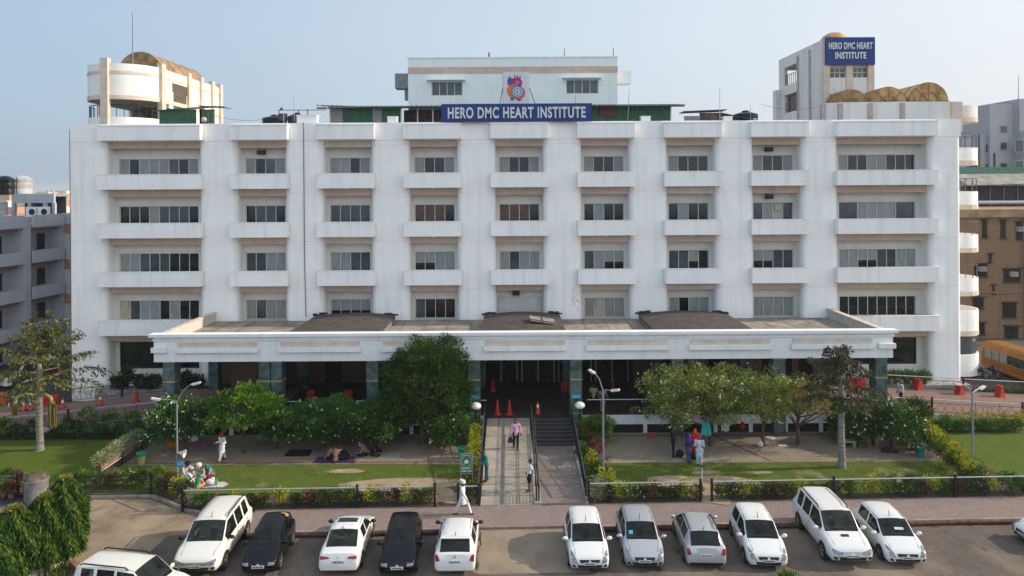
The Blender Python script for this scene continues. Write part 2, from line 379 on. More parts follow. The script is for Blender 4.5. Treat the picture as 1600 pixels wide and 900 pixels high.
def clumps(c, r, nc, per, cr, shell=.55, flat=.0, bottom=-1.0, seed=None, amp=1.0):
    """leaf points in clumps filling an uneven ellipsoid shell"""
    g = np.random.RandomState(seed if seed is not None else NR.randint(1 << 30))
    c = np.array(c, float); r = np.array(r, float)
    ph = g.uniform(0, 6.28, 6)
    P_, D_, T_, C_ = [], [], [], []
    k = 0
    while k < nc:
        d = g.normal(0, 1, 3); d /= np.linalg.norm(d)
        if d[2] < bottom: continue
        a = math.atan2(d[1], d[0]); lump = 1+amp*(.13*math.sin(3*a+ph[0])+.1*math.sin(5*a+ph[1]+3*d[2])+.1*math.sin(7*d[2]+ph[2]))
        rad = (shell+(1-shell)*g.uniform(0, 1)**.6)*lump
        cc = c+d*r*rad
        rr = cr*g.uniform(.6, 1.3)
        q = g.normal(0, 1, (per, 3)); q /= np.linalg.norm(q, axis=1)[:, None]; q *= (g.uniform(.2, 1, per)**.5)[:, None]
        P_.append(cc+q*rr*np.array([1, 1, .75])); D_.append(q*.8+d*.6+np.array([0, 0, .25])); T_.append(np.full(per, g.uniform(.05, .85))); C_.append(cc)
        k += 1
    return np.vstack(P_), np.vstack(D_), np.concatenate(T_), np.array(C_)
def limbs(mb, base, crownpts, top, r0, n=7, seed=1, lean=(0, 0)):
    g = random.Random(seed); b = Vector(base); t = Vector((b.x+lean[0], b.y+lean[1], top))
    pts = [b.lerp(t, k/4)+Vector((g.uniform(-1, 1), g.uniform(-1, 1), 0))*r0*(.5 if 0 < k < 4 else 0) for k in range(5)]
    mb.tube(pts, [r0*1.25, r0, r0*.9, r0*.82, r0*.75], 8)
    idx = [g.randrange(len(crownpts)) for _ in range(n)]
    for i in idx:
        e = Vector(crownpts[i]); s_ = pts[g.choice([2, 3, 3, 4])]
        mid = s_.lerp(e, .5)+Vector((g.uniform(-.2, .2), g.uniform(-.2, .2), g.uniform(-.1, .25)))
        mb.tube([s_, mid, e], [r0*.5, r0*.32, r0*.1], 5)
LF = dict(
    mango=leaf_mat('mango_leaf', (.009, .030, .006), (.045, .095, .014), (.10, .16, .03)),
    bright=leaf_mat('bright_leaf', (.024, .072, .008), (.11, .21, .024), (.14, .23, .035)),
    frang=leaf_mat('frangipani_leaf', (.02, .065, .014), (.08, .165, .035)),
    loose=leaf_mat('loose_leaf', (.06, .10, .014), (.27, .32, .07), (.42, .40, .18)),
    olive=leaf_mat('olive_leaf', (.09, .10, .016), (.32, .30, .065), (.24, .2, .06)),
    palm=leaf_mat('fishtail_leaf', (.028, .038, .010), (.12, .13, .032), (.24, .2, .06)),
    palmd=leaf_mat('dark_palm_leaf', (.022, .03, .016), (.10, .105, .06), (.15, .10, .07)),
    ashoka=leaf_mat('ashoka_leaf', (.010, .038, .006), (.075, .15, .018), (.22, .21, .03)),
    yellow=leaf_mat('yellow_leaf', (.13, .16, .008), (.46, .43, .03), (.52, .5, .08)),
    green=leaf_mat('hedge_leaf', (.02, .07, .008), (.07, .16, .015)),
    red=leaf_mat('copper_leaf', (.05, .02, .014), (.13, .045, .03), (.16, .08, .03)),
    pale=leaf_mat('variegated_leaf', (.14, .18, .08), (.34, .36, .2)),
    dark=leaf_mat('dark_green_leaf', (.013, .036, .010), (.05, .10, .022)))  # last entry: one deep green range for all the dark plants
FLW = dict(w=M('white_petal', (.75, .74, .62), rough=.7, var=.05), p=M('pink_petal', (.62, .10, .25), rough=.7, var=.1), r=M('red_petal', (.6, .02, .03), rough=.7, var=.1), l=M('lilac_petal', (.42, .25, .5), rough=.7, var=.1))

# ================================================================ GROUND
def Yk(x): return 33.35+.0265*x
def Yf(x): return 35.65+.0265*x
struct(MB().sheet([(-3500, -300, -.06), (3500, -300, -.06), (3500, 4500, -.06), (-3500, 4500, -.06)]).build('ground', M('far_ground', (.20, .18, .15), rough=1, var=.25, scale=.02)))
struct(MB().sheet([(-60, 5, 0), (60, 5, 0), (60, 36, 0), (-60, 36, 0)]).build('parking_ground', PARK))
struct(MB().sheet([(-75, 36, -.004), (-24, 36, -.004), (-24, 140, -.004), (-75, 140, -.004)]).build('side_road', ASPH))
struct(MB().sheet([(27, 44, -.004), (95, 44, -.004), (95, 140, -.004), (27, 140, -.004)]).build('bus_yard', M('yard_concrete', (.10, .095, .09), rough=.9, var=.25, scale=.5, bump=.2)))
# worn concrete apron in front of the ramp, ragged along its left edge
g = random.Random(5)
ap = [(-1.75+g.uniform(-.14, .14), 29.65+k*.33, .006) for k in range(11)]
ap = [(-1.4, 29.5, .006)]+ap+[(-1.7, Yk(-1.7)+.05, .006), (3.0, Yk(3)+.05, .006), (3.1, 29.6, .006)]
struct(MB().sheet(ap[::-1]).build('entrance_apron', M('apron_concrete', (.27, .215, .16), rough=.9, var=.12, scale=.8, bump=.25)))
dp = [P(118, 781, .0), P(236, 780, 0), P(292, 803, 0), P(330, 822, 0), P(300, 835, 0), P(262, 838, 0), P(235, 862, 0), P(200, 880, 0), P(190, 905, 0), P(90, 905, 0), P(60, 860, 0)]
struct(MB().sheet([(p.x, p.y, .005) for p in dp][::-1]).build('dusty_ground', DUST))
# dusty wear on the parking, right of the last car
def blob(name, cx, cy, rx, ry, z, mat, n=26, seed=1, amp=.22):
    g = random.Random(seed); ph = [g.uniform(0, 6.3) for _ in range(4)]
    pts = []
    for k in range(n):
        a = 2*PI*k/n; q = 1+amp*(math.sin(2*a+ph[0])+.6*math.sin(3*a+ph[1])+.5*math.sin(5*a+ph[2]))*.8
        pts.append((cx+rx*q*math.cos(a), cy+ry*q*math.sin(a), z))
    return struct(MB().sheet(pts).build(name, mat))
# footpath slab with kerb
mb = MB(); xs = [-12.6+k*2.4 for k in range(22)]
mb.prism([(x, Yk(x)) for x in xs]+[(x, Yf(x)+.1) for x in xs[::-1]], -.05, .12)
struct(mb.build('footpath', FOOT))
mb = MB()
for x in np.arange(-12.6, 37, 1.2):
    if -1.9 < x < 2.9: continue
    mb.beam((x+.006, Yk(x)-.07, -.02), (x+1.194, Yk(x+1.2)-.07, -.02), .15, .15)
struct(mb.build('kerb', KERB))
mb = MB()
kp = [P(118, 779, 0), P(238, 777, 0), P(262, 786, 0), P(292, 799, 0), P(330, 806, 0), P(385, 808, 0)]
for a, b in zip(kp, kp[1:]): mb.beam((a.x, a.y, -.02), (b.x, b.y, -.02), .16, .15)
struct(mb.build('kerb', KERB))
def pipe(x0, x1, lab):
    o = MB().tube([(x, Yk(x)-.33+.03*math.sin(x), .11) for x in np.arange(x0, x1, 1.5)]+[(x1, Yk(x1)-.33, .11)], .115, 10).build('water_pipe', PIPEM, smooth=True)
    tag(o, lab, 'pipe')
pipe(-12.4, -1.75, 'dull red pipe lying along the kerb behind the cars left of the entrance')
pipe(3.4, 36, 'dull red pipe lying along the kerb behind the cars right of the entrance')
# garden: soil bed, lawns, courtyard
struct(MB().sheet([(-60, 37.2, .125), (-22.5, 37.15, .125), (-18.7, 37.2, .125), (-16.0, 35.7, .125), (-15.5, Yf(-15.5), .125), (-1.9, Yf(-2)+.02, .125), (-1.9, 46.3, .125), (-60, 46.3, .125)]).build('garden_soil', M('bed_soil', (.10, .075, .05), rough=1, var=.25, scale=3, bump=.5)))
struct(MB().sheet([(3.6, Yf(3.6)+.02, .125), (60, Yf(60)+.02, .125), (60, 46.3, .125), (3.6, 46.3, .125)]).build('garden_soil', MT['bed_soil']))
struct(MB().sheet([(-58, 38.2, .132), (-23.0, 38.2, .132), (-23.0, 45.3, .132), (-58, 45.3, .132)]).build('lawn', LAWN))
struct(MB().sheet([(26.2, 38.0, .132), (58, 38.6, .132), (58, 46.0, .132), (26.2, 46.0, .132)]).build('lawn', LAWN))
struct(MB().sheet([(-22.3, 37.6, .134), (-2.0, Yf(-2)+.6, .134), (-2.0, 41.0, .134), (-22.3, 41.0, .134)]).build('lawn', LAWNF))
struct(MB().sheet([(5.2, Yf(5)+.7, .134), (23.9, Yf(24)+.6, .134), (24.9, 40.9, .134), (5.2, 40.9, .134)]).build('lawn', LAWNF))
struct(MB().sheet([(-22.2, 40.98, .142), (-2.3, 40.98, .142), (-2.3, 46.25, .142), (-22.2, 46.25, .142)]).build('courtyard_paving', AREA))
struct(MB().sheet([(4.6, 40.88, .142), (24.6, 40.88, .142), (25.2, 46.25, .142), (4.6, 46.25, .142)]).build('courtyard_paving', AREA))
for a, b in (((-22.2, 41.25), (-2.3, 41.25)), ((4.6, 45.35), (24.8, 45.35)), ((-9.2, 41.1), (-8.2, 45.6)), ((14.6, 41.1), (12.4, 45.6))):
    d = (Vector(b)-Vector(a)).normalized(); n_ = Vector((-d.y, d.x))*.09
    struct(MB().sheet([(a[0]-n_.x, a[1]-n_.y, .147), (b[0]-n_.x, b[1]-n_.y, .147), (b[0]+n_.x, b[1]+n_.y, .147), (a[0]+n_.x, a[1]+n_.y, .147)]).build('paver_band', AREAB))
# bare earth in the lawns
EARTH = []
for (px, py, rx, ry, sd_) in ((600, 757, 1.9, .95, 1), (655, 759, 2.2, .95, 2), (540, 736, .9, .35, 3), (1090, 753, 2.5, 1.0, 4), (1150, 757, 1.7, .8, 5), (1104, 738, .9, .22, 6), (1185, 738, .7, .22, 7), (1050, 757, 1.0, .35, 8), (697, 775, .9, .9, 9), (1106, 775, .9, 1.0, 11)):
    p = P(px, py, .14); EARTH.append((p.x, p.y, rx, ry)); blob('bare_earth', p.x, p.y, rx, ry, .1385+sd_*.0006, SOIL, seed=sd_)
# entrance ramp, flat walk and stairs
YR0, YR1, ZD = 35.62, 45.5, 1.25
mb = MB(); mb.add([(-1.65, YR0, -.02), (1.02, YR0, -.02), (1.02, YR1, -.02), (-1.65, YR1, -.02), (-1.65, YR0, .14), (1.02, YR0, .14), (1.02, YR1, ZD), (-1.65, YR1, ZD)],
    [(0, 3, 2, 1), (4, 5, 6, 7), (0, 1, 5, 4), (1, 2, 6, 5), (2, 3, 7, 6), (3, 0, 4, 7)])
struct(mb.build('ramp', RAMPM))
def rz(y): return .14+(y-YR0)/(YR1-YR0)*(ZD-.14)
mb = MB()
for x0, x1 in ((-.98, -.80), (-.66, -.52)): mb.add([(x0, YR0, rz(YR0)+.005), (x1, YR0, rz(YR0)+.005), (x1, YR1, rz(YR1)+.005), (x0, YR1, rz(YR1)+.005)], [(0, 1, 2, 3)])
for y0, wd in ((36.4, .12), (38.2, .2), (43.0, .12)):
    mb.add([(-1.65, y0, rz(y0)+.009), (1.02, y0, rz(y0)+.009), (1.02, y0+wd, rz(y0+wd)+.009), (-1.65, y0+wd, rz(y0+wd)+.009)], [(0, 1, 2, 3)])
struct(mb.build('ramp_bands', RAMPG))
mb = MB()                                      # scored wave lines across the ramp tiles
y = 36.6
while y < 45.2:
    for k in range(12):
        xa, xb = -.42+k*.116, -.42+(k+1)*.116
        ya, yb = y+.11*math.sin(k*PI/3), y+.11*math.sin((k+1)*PI/3)
        mb.add([(xa, ya, rz(ya)+.006), (xb, yb, rz(yb)+.006), (xb, yb+.02, rz(yb)+.006), (xa, ya+.02, rz(ya)+.006)], [(0, 1, 2, 3)])
    y += .42
for k in range(8): mb.add([(-.4+k*.17, 35.7, rz(35.7)+.007), (-.38+k*.17, 35.7, rz(35.7)+.007), (-.38+k*.17, 36.5, rz(36.5)+.007), (-.4+k*.17, 36.5, rz(36.5)+.007)], [(0, 1, 2, 3)])
struct(mb.build('ramp_score_lines', M('score_line', (.12, .11, .10), rough=.9)))
struct(MB().box(1.36, 3.55, YR0, 43.5, -.02, .19).build('entrance_walk', WALKP))
struct(MB().box(1.02, 1.36, YR0, 45.6, -.02, .24).box(3.55, 3.7, YR0, 45.6, -.02, .24).build('walk_edging', CONC))
mb = MB()
for k in range(7): mb.box(1.36, 3.72, 43.5+k*.29, 45.6, .19+k*.1514-(.0 if k else .0), .19+(k+1)*.1514)
st = mb.build('entrance_stairs', M('dark_stair_stone', (.045, .045, .047), rough=.6, var=.2, scale=5, bump=.2)); tag(st, 'dark stone stairs of seven steps leading up into the portico', 'stairs')
mb = MB()
for k in range(7): mb.box(1.36, 3.72, 43.488+k*.29, 43.51+k*.29, .19+(k+1)*.1514-.03, .19+(k+1)*.1514+.004)
mb.build('step_nosing', M('step_nosing_stone', (.13, .13, .13), rough=.6), st)

# driveway and portico deck
def prof(xs_, y0, y1, zb=-.1):
    mb = MB(); n = len(xs_)
    poly = [(x, z) for x, z in xs_]+[(xs_[-1][0], zb), (xs_[0][0], zb)]
    return mb.prismy(poly, y0, y1)
struct(prof([(-50, .02), (-36, .06), (-33, .22), (-22.6, ZD)], 46.35, 52.6).build('driveway', DRIVE))
struct(prof([(24.1, ZD), (33, .72), (45, .06), (60, .02)], 46.35, 52.6).build('driveway', DRIVE))
struct(MB().box(-22.6, 24.1, 46.0, 54.9, -.1, ZD).build('portico_deck', DECK))
for x0, x1 in ((-22.55, -15.4), (16.8, 24.05)):
    struct(MB().sheet([(x0, 46.05, ZD+.004), (x1, 46.05, ZD+.004), (x1, 52.6, ZD+.004), (x0, 52.6, ZD+.004)]).build('driveway_paving', DRIVE))
# white plinth wall under the deck front, black vents between short piers
PW = facade_paint('plinth_white', (.62, .63, .64), grime=.9)
def plinth(x0, x1, n, lab):
    t = thing('plinth_wall', (x0, 45.9, .14), lab, 'retaining wall')
    Wd = x1-x0
    MB().box(0, Wd, 0, .09, .55, ZD-.14+.02).build('wall_band', PW, t)
    for k in range(n+1):
        MB().box(Wd*k/n-.12 if k else 0, Wd*k/n+.12 if k < n else Wd, .0, .09, -.1, .55).build('pier', PW, t)
    for k in range(n): MB().box(Wd*k/n+.12, Wd*(k+1)/n-.12, .07, .095, -.05, .55).build('vent', DARK, t)
plinth(3.9, 24.0, 9, 'long white plinth wall with black vents right of the entrance stairs')
plinth(-22.5, -1.9, 9, 'long white plinth wall with black vents left of the entrance ramp')
def ramp_wall(pts, y, lab):
    mb = MB(); poly = [(x, z+.03) for x, z in pts]+[(x, -.1) for x, z in pts[::-1]]
    tag(mb.prismy(poly, y, y+.13).build('retaining_wall', PW), lab, 'retaining wall')
ramp_wall([(24.1, ZD), (33, .72), (45, .16)], 46.2, 'low white wall holding up the right driveway behind the yellow shrubs')
ramp_wall([(-36, .16), (-33, .28), (-22.6, ZD)], 46.2, 'low white wall holding up the left driveway behind the dark plants')
for nm, x0, x1 in (('planter_bed', 24.2, 33.4), ('planter_bed', -30.5, -22.7)):
    struct(MB().box(x0, x1, 52.75, 53.95, -.1, 1.15).build(nm, CONC))

# ================================================================ HOSPITAL
hosp = thing('hospital_building', (0, 54, 0), 'long white seven storey hospital with stacked balconies and a columned portico', 'building')
HY = 54.0
def hb(mb, name, mats, smooth=False, parent=None):
    mb.v = [(x, y-HY, z) for x, y, z in mb.v]
    return mb.build(name, mats, parent or hosp, smooth)
def rect_round(x0, x1, y0, y1, rl, rr, n=5):
    pts = []
    if rl: pts += [(x0+rl-rl*math.sin(a), y0+rl-rl*math.cos(a)) for a in [PI/2*(1-k/n) for k in range(n+1)]]
    else: pts += [(x0, y0)]
    if rr: pts += [(x1-rr+rr*math.sin(a), y0+rr-rr*math.cos(a)) for a in [PI/2*k/n for k in range(n+1)]]
    else: pts += [(x1, y0)]
    return pts+[(x1, y1), (x0, y1)]
bays = [(-30.3, -23.4)]+[(.55+6.43*(k-3)-1.77, .55+6.43*(k-3)+1.77) for k in range(0, 7)]+[(24.4, 31.15)]
edges = [-32.95]+[e for b in bays for e in b]+[33.5]
for k in range(0, len(edges), 2):
    x0, x1 = edges[k], edges[k+1]
    hb(MB().prism(rect_round(x0, x1, 54.0, 55.7, .0 if k == 0 else .45, .25 if k == len(edges)-2 else .45), 0, 19.55), 'pilaster', WHITE, True)
hb(MB().box(-32.9, 33.45, 55.7, 73, 0, 19.9), 'main_block', WHITE)
hb(MB().box(-32.97, 33.52, 53.97, 54.5, 19.35, 20.66), 'parapet', WHITE)
hb(MB().box(-32.95, -32.6, 54.5, 73, 19.9, 20.6).box(33.2, 33.5, 54.5, 73, 19.9, 20.6), 'parapet', WHITE)
hb(MB().box(-32.95, 33.5, 54.5, 73, 19.85, 19.95), 'roof', CONC)
ZB = [16.85-3.6*k for k in range(4)]
codes = [
 ['gdcggtdg', 'gdtg', 'gcdg', 'gddg', 'gddg', 'gddg', 'gddd', 'gddg', 'gddggddd'],
 ['dddgtttd', 'dttd', 'tttt', 'bbbd', 'bbbd', 'dcdd', 'dcdd', 'tcat', 'TTccccTT'],
 ['cctttddd', 'ttcc', 'cctt', 'HHcc', 'ctcc', 'tcHH', 'ttHd', 'HHtt', 'ccHHttcc'],
 ['atccdcdd', 'ctcc', 'HHHH', 'thdd', 'xxxx', 'gacc', 'cdcc', 'cccc', 'dddddddd']]
rowname = ['top', 'second', 'third', 'fourth']
GM = [GL[k] for k in 'dtcgba']+[GL['c']]
GI = dict(d=0, t=1, c=2, g=3, b=4, a=5, T=1, H=0, h=0)
def window(x0, x1, z0, z1, y, code, parent, wide=False):
    fr = MB(); n = len(code); wdt = (x1-x0)/n; f = .05
    fr.box(x0, x1, y-.03, y+.06, z0, z0+f).box(x0, x1, y-.03, y+.06, z1-f, z1)
    gl = MB(); k = 0
    for k, c in enumerate(code):
        a, b = x0+k*wdt, x0+(k+1)*wdt
        if not (c == 'T' and k and code[k-1] == 'T' and k not in (0, 2, 6)): fr.box(a-(.0 if k == 0 else f/2), a+f*(1 if k == 0 else .5), y-.025-.012*(k % 2), y+.05, z0+f, z1-f)
        yy = y+.015+.012*(k % 2)
        gl.box(a, b, yy, yy+.02, z0+f*.5, z1-f*.5, GI[c])
        if c == 'H': gl.box(a+.03, b-.03, yy-.006, yy, z0+(z1-z0)*.42, z1-f, 2)
        if c in 'cg' and (k*7+int(x0*3)) % 3 == 0: gl.box(a+.02, b-.02, yy-.005, yy, z0+f, z0+.3+.1*((k+3) % 3), 3)
        if c == 'a': gl.lathe([(.0, 0), (.16, 0)], (0, 0, 0), 10)if False else None
    fr.box(x1-f, x1, y-.03, y+.05, z0+f, z1-f)
    w_ = hb(fr, 'window', FRAME, parent=parent); hb(gl, 'pane', GM, parent=w_)
    for k, c in enumerate(code):
        if c == 'a':
            a = x0+(k+.5)*wdt
            hb(MB().box(a-.26, a+.26, y-.12, y, z1-.62, z1-.12), 'fan_housing', GL['a'], parent=w_)
    return w_
for bi, (x0, x1) in enumerate(bays):
    wide = bi in (0, 8)
    nP = 8 if wide else 4
    if bi == 0: wx = (-30.0, -23.95)
    elif bi == 8: wx = (24.95, 30.8)
    else:
        c = (x0+x1)/2+.03*(bi-4); wx = (c-1.53, c+1.53)
    ops = [(z-.25, z+1.25) for z in ZB]
    # recessed back wall with real openings
    mb = MB(); yb, th = 55.2, .5
    mb.box(x0-.4, wx[0], yb, yb+th, 0, 19.4).box(wx[1], x1+.4, yb, yb+th, 0, 19.4)
    zz = 19.4
    for a, b in ops: mb.box(wx[0], wx[1], yb, yb+th, b, zz); zz = a
    if wide:
        gw = (wx[0]+.0, wx[1]-.0) if bi == 0 else (24.6, 30.9)
        mb.box(wx[0], wx[1], yb, yb+th, 4.15, zz).box(wx[0], wx[1], yb, yb+th, 0, 2.1)
    else: mb.box(wx[0], wx[1], yb, yb+th, 0, zz)
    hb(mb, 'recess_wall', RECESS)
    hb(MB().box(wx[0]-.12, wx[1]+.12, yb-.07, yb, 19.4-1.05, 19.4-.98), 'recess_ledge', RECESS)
    if wide:
        fr = MB().box(wx[0], wx[1], yb+.05, yb+.12, 2.1, 2.2).box(wx[0], wx[1], yb+.05, yb+.12, 4.05, 4.15).box(wx[0], wx[0]+.08, yb+.05, yb+.12, 2.2, 4.05).box(wx[1]-.08, wx[1], yb+.05, yb+.12, 2.2, 4.05).box((wx[0]+wx[1])/2-.5, (wx[0]+wx[1])/2-.44, yb+.06, yb+.12, 2.2, 4.05)
        w_ = hb(fr, 'window', M('black_frame', (.03, .03, .03), rough=.4)); hb(MB().box(wx[0], wx[1], yb+.13, yb+.16, 2.1, 4.15), 'pane', GL['d'], parent=w_)
    # roof band, balconies and the beige beams under them
    bx = (x0-.36, x1+.36)
    hb(MB().box(bx[0], bx[1], 53.42, 53.99, 19.4, 20.52).box(bx[0]-.03, bx[1]+.03, 53.38, 53.99, 20.44, 20.53), 'roof_band', WHITE_B)
    for r, z in enumerate(ZB):
        if r == 3 and not wide: continue
        m_ = MB().box(bx[0], bx[1], 53.40, 53.55, z-1.08, z).box(bx[0], bx[0]+.15, 53.55, 53.99, z-1.08, z).box(bx[1]-.15, bx[1], 53.55, 53.99, z-1.08, z)
        m_.box(bx[0]+.15, bx[1]-.15, 53.55, 53.995, z-1.08, z-.95).box(x0, x1, 53.995, 55.19, z-1.08, z-.95)
        m_.box(bx[0]-.025, bx[1]+.025, 53.375, 53.58, z-.0, z+.05)
        hb(m_, 'balcony', WHITE_B)
    for z in [19.4]+[z-1.08 for z in ZB[:3]]+([ZB[3]-1.08] if wide else []):
        hb(MB().box(x0-.0, x1+.0, 54.35, 54.7, z-.55, z-.004), 'beam', BEIGE if (bi+int(z)) % 7 else CREAM)
        hb(MB().lathe([(.10, -.0), (.09, -.07), (.05, -.11)], ((x0+x1)/2, 54.0, z-.02), 8), 'soffit_lamp', WHT)
    for r, (a, b) in enumerate(ops):
        code = codes[r][bi]
        if code == 'xxxx':
            hb(MB().box(wx[0]-.1, wx[1]+.1, 55.10, 55.19, a-.3, b+.15).box(wx[1]-.9, wx[1]-.86, 55.07, 55.10, a-.3, b), 'shutter_panel', M('shutter_white', (.6, .6, .58), rough=.7, var=.1, scale=1))
            continue
        window(wx[0], wx[1], a if r < 3 or wide else a+.0, b, yb+.14, code, hosp)
    if not wide:
        hb(MB().box(wx[0]-.06, wx[1]+.06, 55.1, 55.3, ops[3][0]-.07, ops[3][0]), 'window_sill', RECESS)
# AC boxes and small dark vents high in some recesses
for bi, r in ((1, 0), (7, 0), (7, 1), (4, 3)):
    x0, x1 = bays[bi]; z = ZB[r]+1.85
    hb(MB().box(x0+1.2, x0+1.75, 54.75, 55.18, z-.33, z).box(x0+1.25, x0+1.7, 54.72, 54.75, z-.3, z-.04), 'vent_box', M('dark_vent', (.05, .045, .04), rough=.8))
hb(MB().tube([(-15.52, 53.92, 20.7), (-15.52, 53.92, 19.5), (-15.5, 53.92, 10), (-15.42, 53.92, 6.2)], .028, 6), 'drain_pipe', M('old_pipe', (.13, .11, .10), rough=.7))
hb(MB().tube([(-32.99, 53.98, 20.3), (-32.99, 53.98, 1.0)], .03, 6), 'drain_pipe', M('terracotta_pipe', (.25, .13, .1), rough=.7))
# right flank: stair balconies peeping past the corner
hb(MB().box(33.2, 36.4, 59.3, 66, 0, 19.6), 'stair_wing', WHITE)
for k, zc in enumerate((18.75, 15.2, 11.7, 8.2)):
    mb = MB(); n = 12; prof_ = [(1.72, -1.4), (1.85, -1.4), (1.85, 0), (1.72, 0), (1.72, -1.3), (0, -1.3), (0, -1.4)]
    mb.lathe([(0, -1.42), (1.85, -1.42), (1.85, 0), (1.72, 0), (1.72, -1.2), (0, -1.2)], (36.45, 60, zc), 20, cap=False)
    b_ = hb(mb, 'stair_balcony', WHITE_B, True)
    hb(MB().lathe([(1.86, -1.42), (1.88, -1.42), (1.88, -1.05), (1.86, -1.05)], (36.45, 60, zc), 20, cap=False), 'balcony_band', CREAM, parent=b_)
    if k < 4:
        mb = MB()
        for j in range(9):
            a = -PI/2+PI*j/8-.0; mb.tube([(36.45+1.78*math.cos(a), 60+1.78*math.sin(a), zc), (36.45+1.78*math.cos(a), 60+1.78*math.sin(a), zc+1.05)], .03, 5)
        mb.tube([(36.45+1.78*math.cos(-PI/2+PI*j/12), 60+1.78*math.sin(-PI/2+PI*j/12), zc+1.05) for j in range(13)], .03, 5)
        hb(mb, 'railing', M('railing_brown', (.16, .13, .11), rough=.6), parent=b_)
hb(MB().lathe([(1.85, .3), (1.85, 2.05)], (36.45, 60, 0), 20).lathe([(1.85, 3.9), (1.85, 5.6), (1.72, 5.6), (1.72, 4.2), (0, 4.2)], (36.45, 60, 0), 20, cap=False), 'stair_drum', WHITE, True)
hb(MB().lathe([(1.7, 2.05), (1.7, 3.9)], (36.45, 60, 0), 20), 'stair_drum_window', GL['t'], True)
hb(MB().lathe([(1.87, 3.55), (1.87, 3.95)], (36.45, 60, 0), 20, cap=False), 'balcony_band', CREAM, True)

# ---------------------------------------------------------------- portico (part of the hospital)
PX0, PX1 = -22.45, 23.75
hb(MB().box(PX0+.25, PX1-.25, 45.5, 53.99, 5.25, 5.9), 'portico_roof', M('roof_tiles_tan', (.36, .31, .25), rough=.9, var=.22, scale=.7, bump=.2))
mb = MB()
x = PX0+1.6
while x < PX1-1: mb.box(x, x+.05, 45.6, 53.9, 5.9, 5.905); x += 1.62
mb.box(PX0+.6, PX1-.6, 49.6, 49.65, 5.9, 5.906)
hb(mb, 'roof_joints', M('joint_dark', (.12, .1, .085), rough=.9))
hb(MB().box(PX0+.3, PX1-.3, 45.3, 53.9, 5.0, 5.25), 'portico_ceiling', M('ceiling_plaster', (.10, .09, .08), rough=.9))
hb(MB().box(PX0, PX1, 45.2, 45.55, 4.98, 6.56), 'fascia', PORTW)
hb(MB().box(PX0-.25, PX1+.25, 44.98, 45.62, 6.56, 6.74), 'cornice', PORTW)
hb(MB().box(PX0-.08, PX1+.08, 45.12, 45.2, 6.32, 6.42), 'cornice_bead', PORTW)
OLDW = facade_paint('old_parapet', (.55, .52, .47), grime=1.6)
for xa, xb in ((PX0, PX0+.28), (PX1-.28, PX1)):
    hb(MB().box(xa, xb, 45.62, 53.98, 4.98, 6.50), 'side_fascia', OLDW)
    hb(MB().box(xa-.06, xb+.06, 45.65, 53.98, 6.5, 6.6), 'coping', CREAM)
cols = [-21.65+6.4*k for k in range(8)]
for k in range(7):
    a, b = cols[k]+.72, cols[k+1]-.72
    hb(MB().box(a, b, 45.13, 45.2, 5.92, 6.2), 'fascia_inset', CREAM)
    hb(MB().box(a-.1, b+.1, 45.0, 45.2, 5.58, 5.91), 'fascia_ledge', PORTW)
hb(MB().box(PX0-.1, PX0+.85, 45.0, 45.2, 5.6, 5.9).box(PX1-.95, PX1+.1, 45.0, 45.2, 5.6, 5.9), 'fascia_ledge', PORTW)
for k, cx in enumerate(cols):
    shafts = ((cx-.37, cx+.37),) if k != 1 else ((cx-.72, cx-.04), (cx+.03, cx+.7))
    for a, b in shafts:
        zb = .13 if k in (2, 3, 4, 5, 6) else .13
        c_ = hb(MB().box(a, b, 45.45, 46.3, zb, 4.98), 'column', TEAL)
        for z0_, z1_ in ((4.84, 4.96), (3.62, 3.72), (1.5, 1.58)): hb(MB().box(a-.012, b+.012, 45.438, 46.312, z0_, z1_), 'column_band', GOLDB, parent=c_)
        if k in (3, 4): hb(MB().box(a+.1, b-.1, 45.42, 45.437, 2.5, 2.72), 'sign_plate', M('cyan_plate', (.10, .42, .62), rough=.5), parent=c_)
for cx in cols: hb(MB().box(cx-.35, cx+.35, 52.2, 52.9, ZD, 5.0), 'column', TEAL)
# the wall and doors deep in the portico
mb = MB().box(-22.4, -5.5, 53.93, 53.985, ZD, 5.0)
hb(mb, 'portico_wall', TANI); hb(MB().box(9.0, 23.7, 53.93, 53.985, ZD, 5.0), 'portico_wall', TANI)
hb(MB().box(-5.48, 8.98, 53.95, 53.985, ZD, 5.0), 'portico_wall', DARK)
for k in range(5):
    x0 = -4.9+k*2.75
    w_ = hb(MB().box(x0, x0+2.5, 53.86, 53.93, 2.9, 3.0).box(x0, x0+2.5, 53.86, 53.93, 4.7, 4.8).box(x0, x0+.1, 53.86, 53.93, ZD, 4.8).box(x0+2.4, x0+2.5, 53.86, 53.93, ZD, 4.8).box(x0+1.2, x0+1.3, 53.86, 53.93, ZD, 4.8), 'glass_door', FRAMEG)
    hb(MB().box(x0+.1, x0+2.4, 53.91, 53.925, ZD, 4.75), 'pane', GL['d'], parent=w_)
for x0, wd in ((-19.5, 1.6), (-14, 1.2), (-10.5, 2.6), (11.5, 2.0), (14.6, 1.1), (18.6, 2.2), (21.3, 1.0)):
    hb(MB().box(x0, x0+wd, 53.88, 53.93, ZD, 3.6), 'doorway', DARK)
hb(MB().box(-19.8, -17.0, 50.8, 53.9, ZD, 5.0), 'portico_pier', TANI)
hb(MB().box(12.2, 13.6, 50.5, 53.9, ZD, 5.0), 'portico_pier', M('brown_pier', (.26, .15, .09), rough=.8))
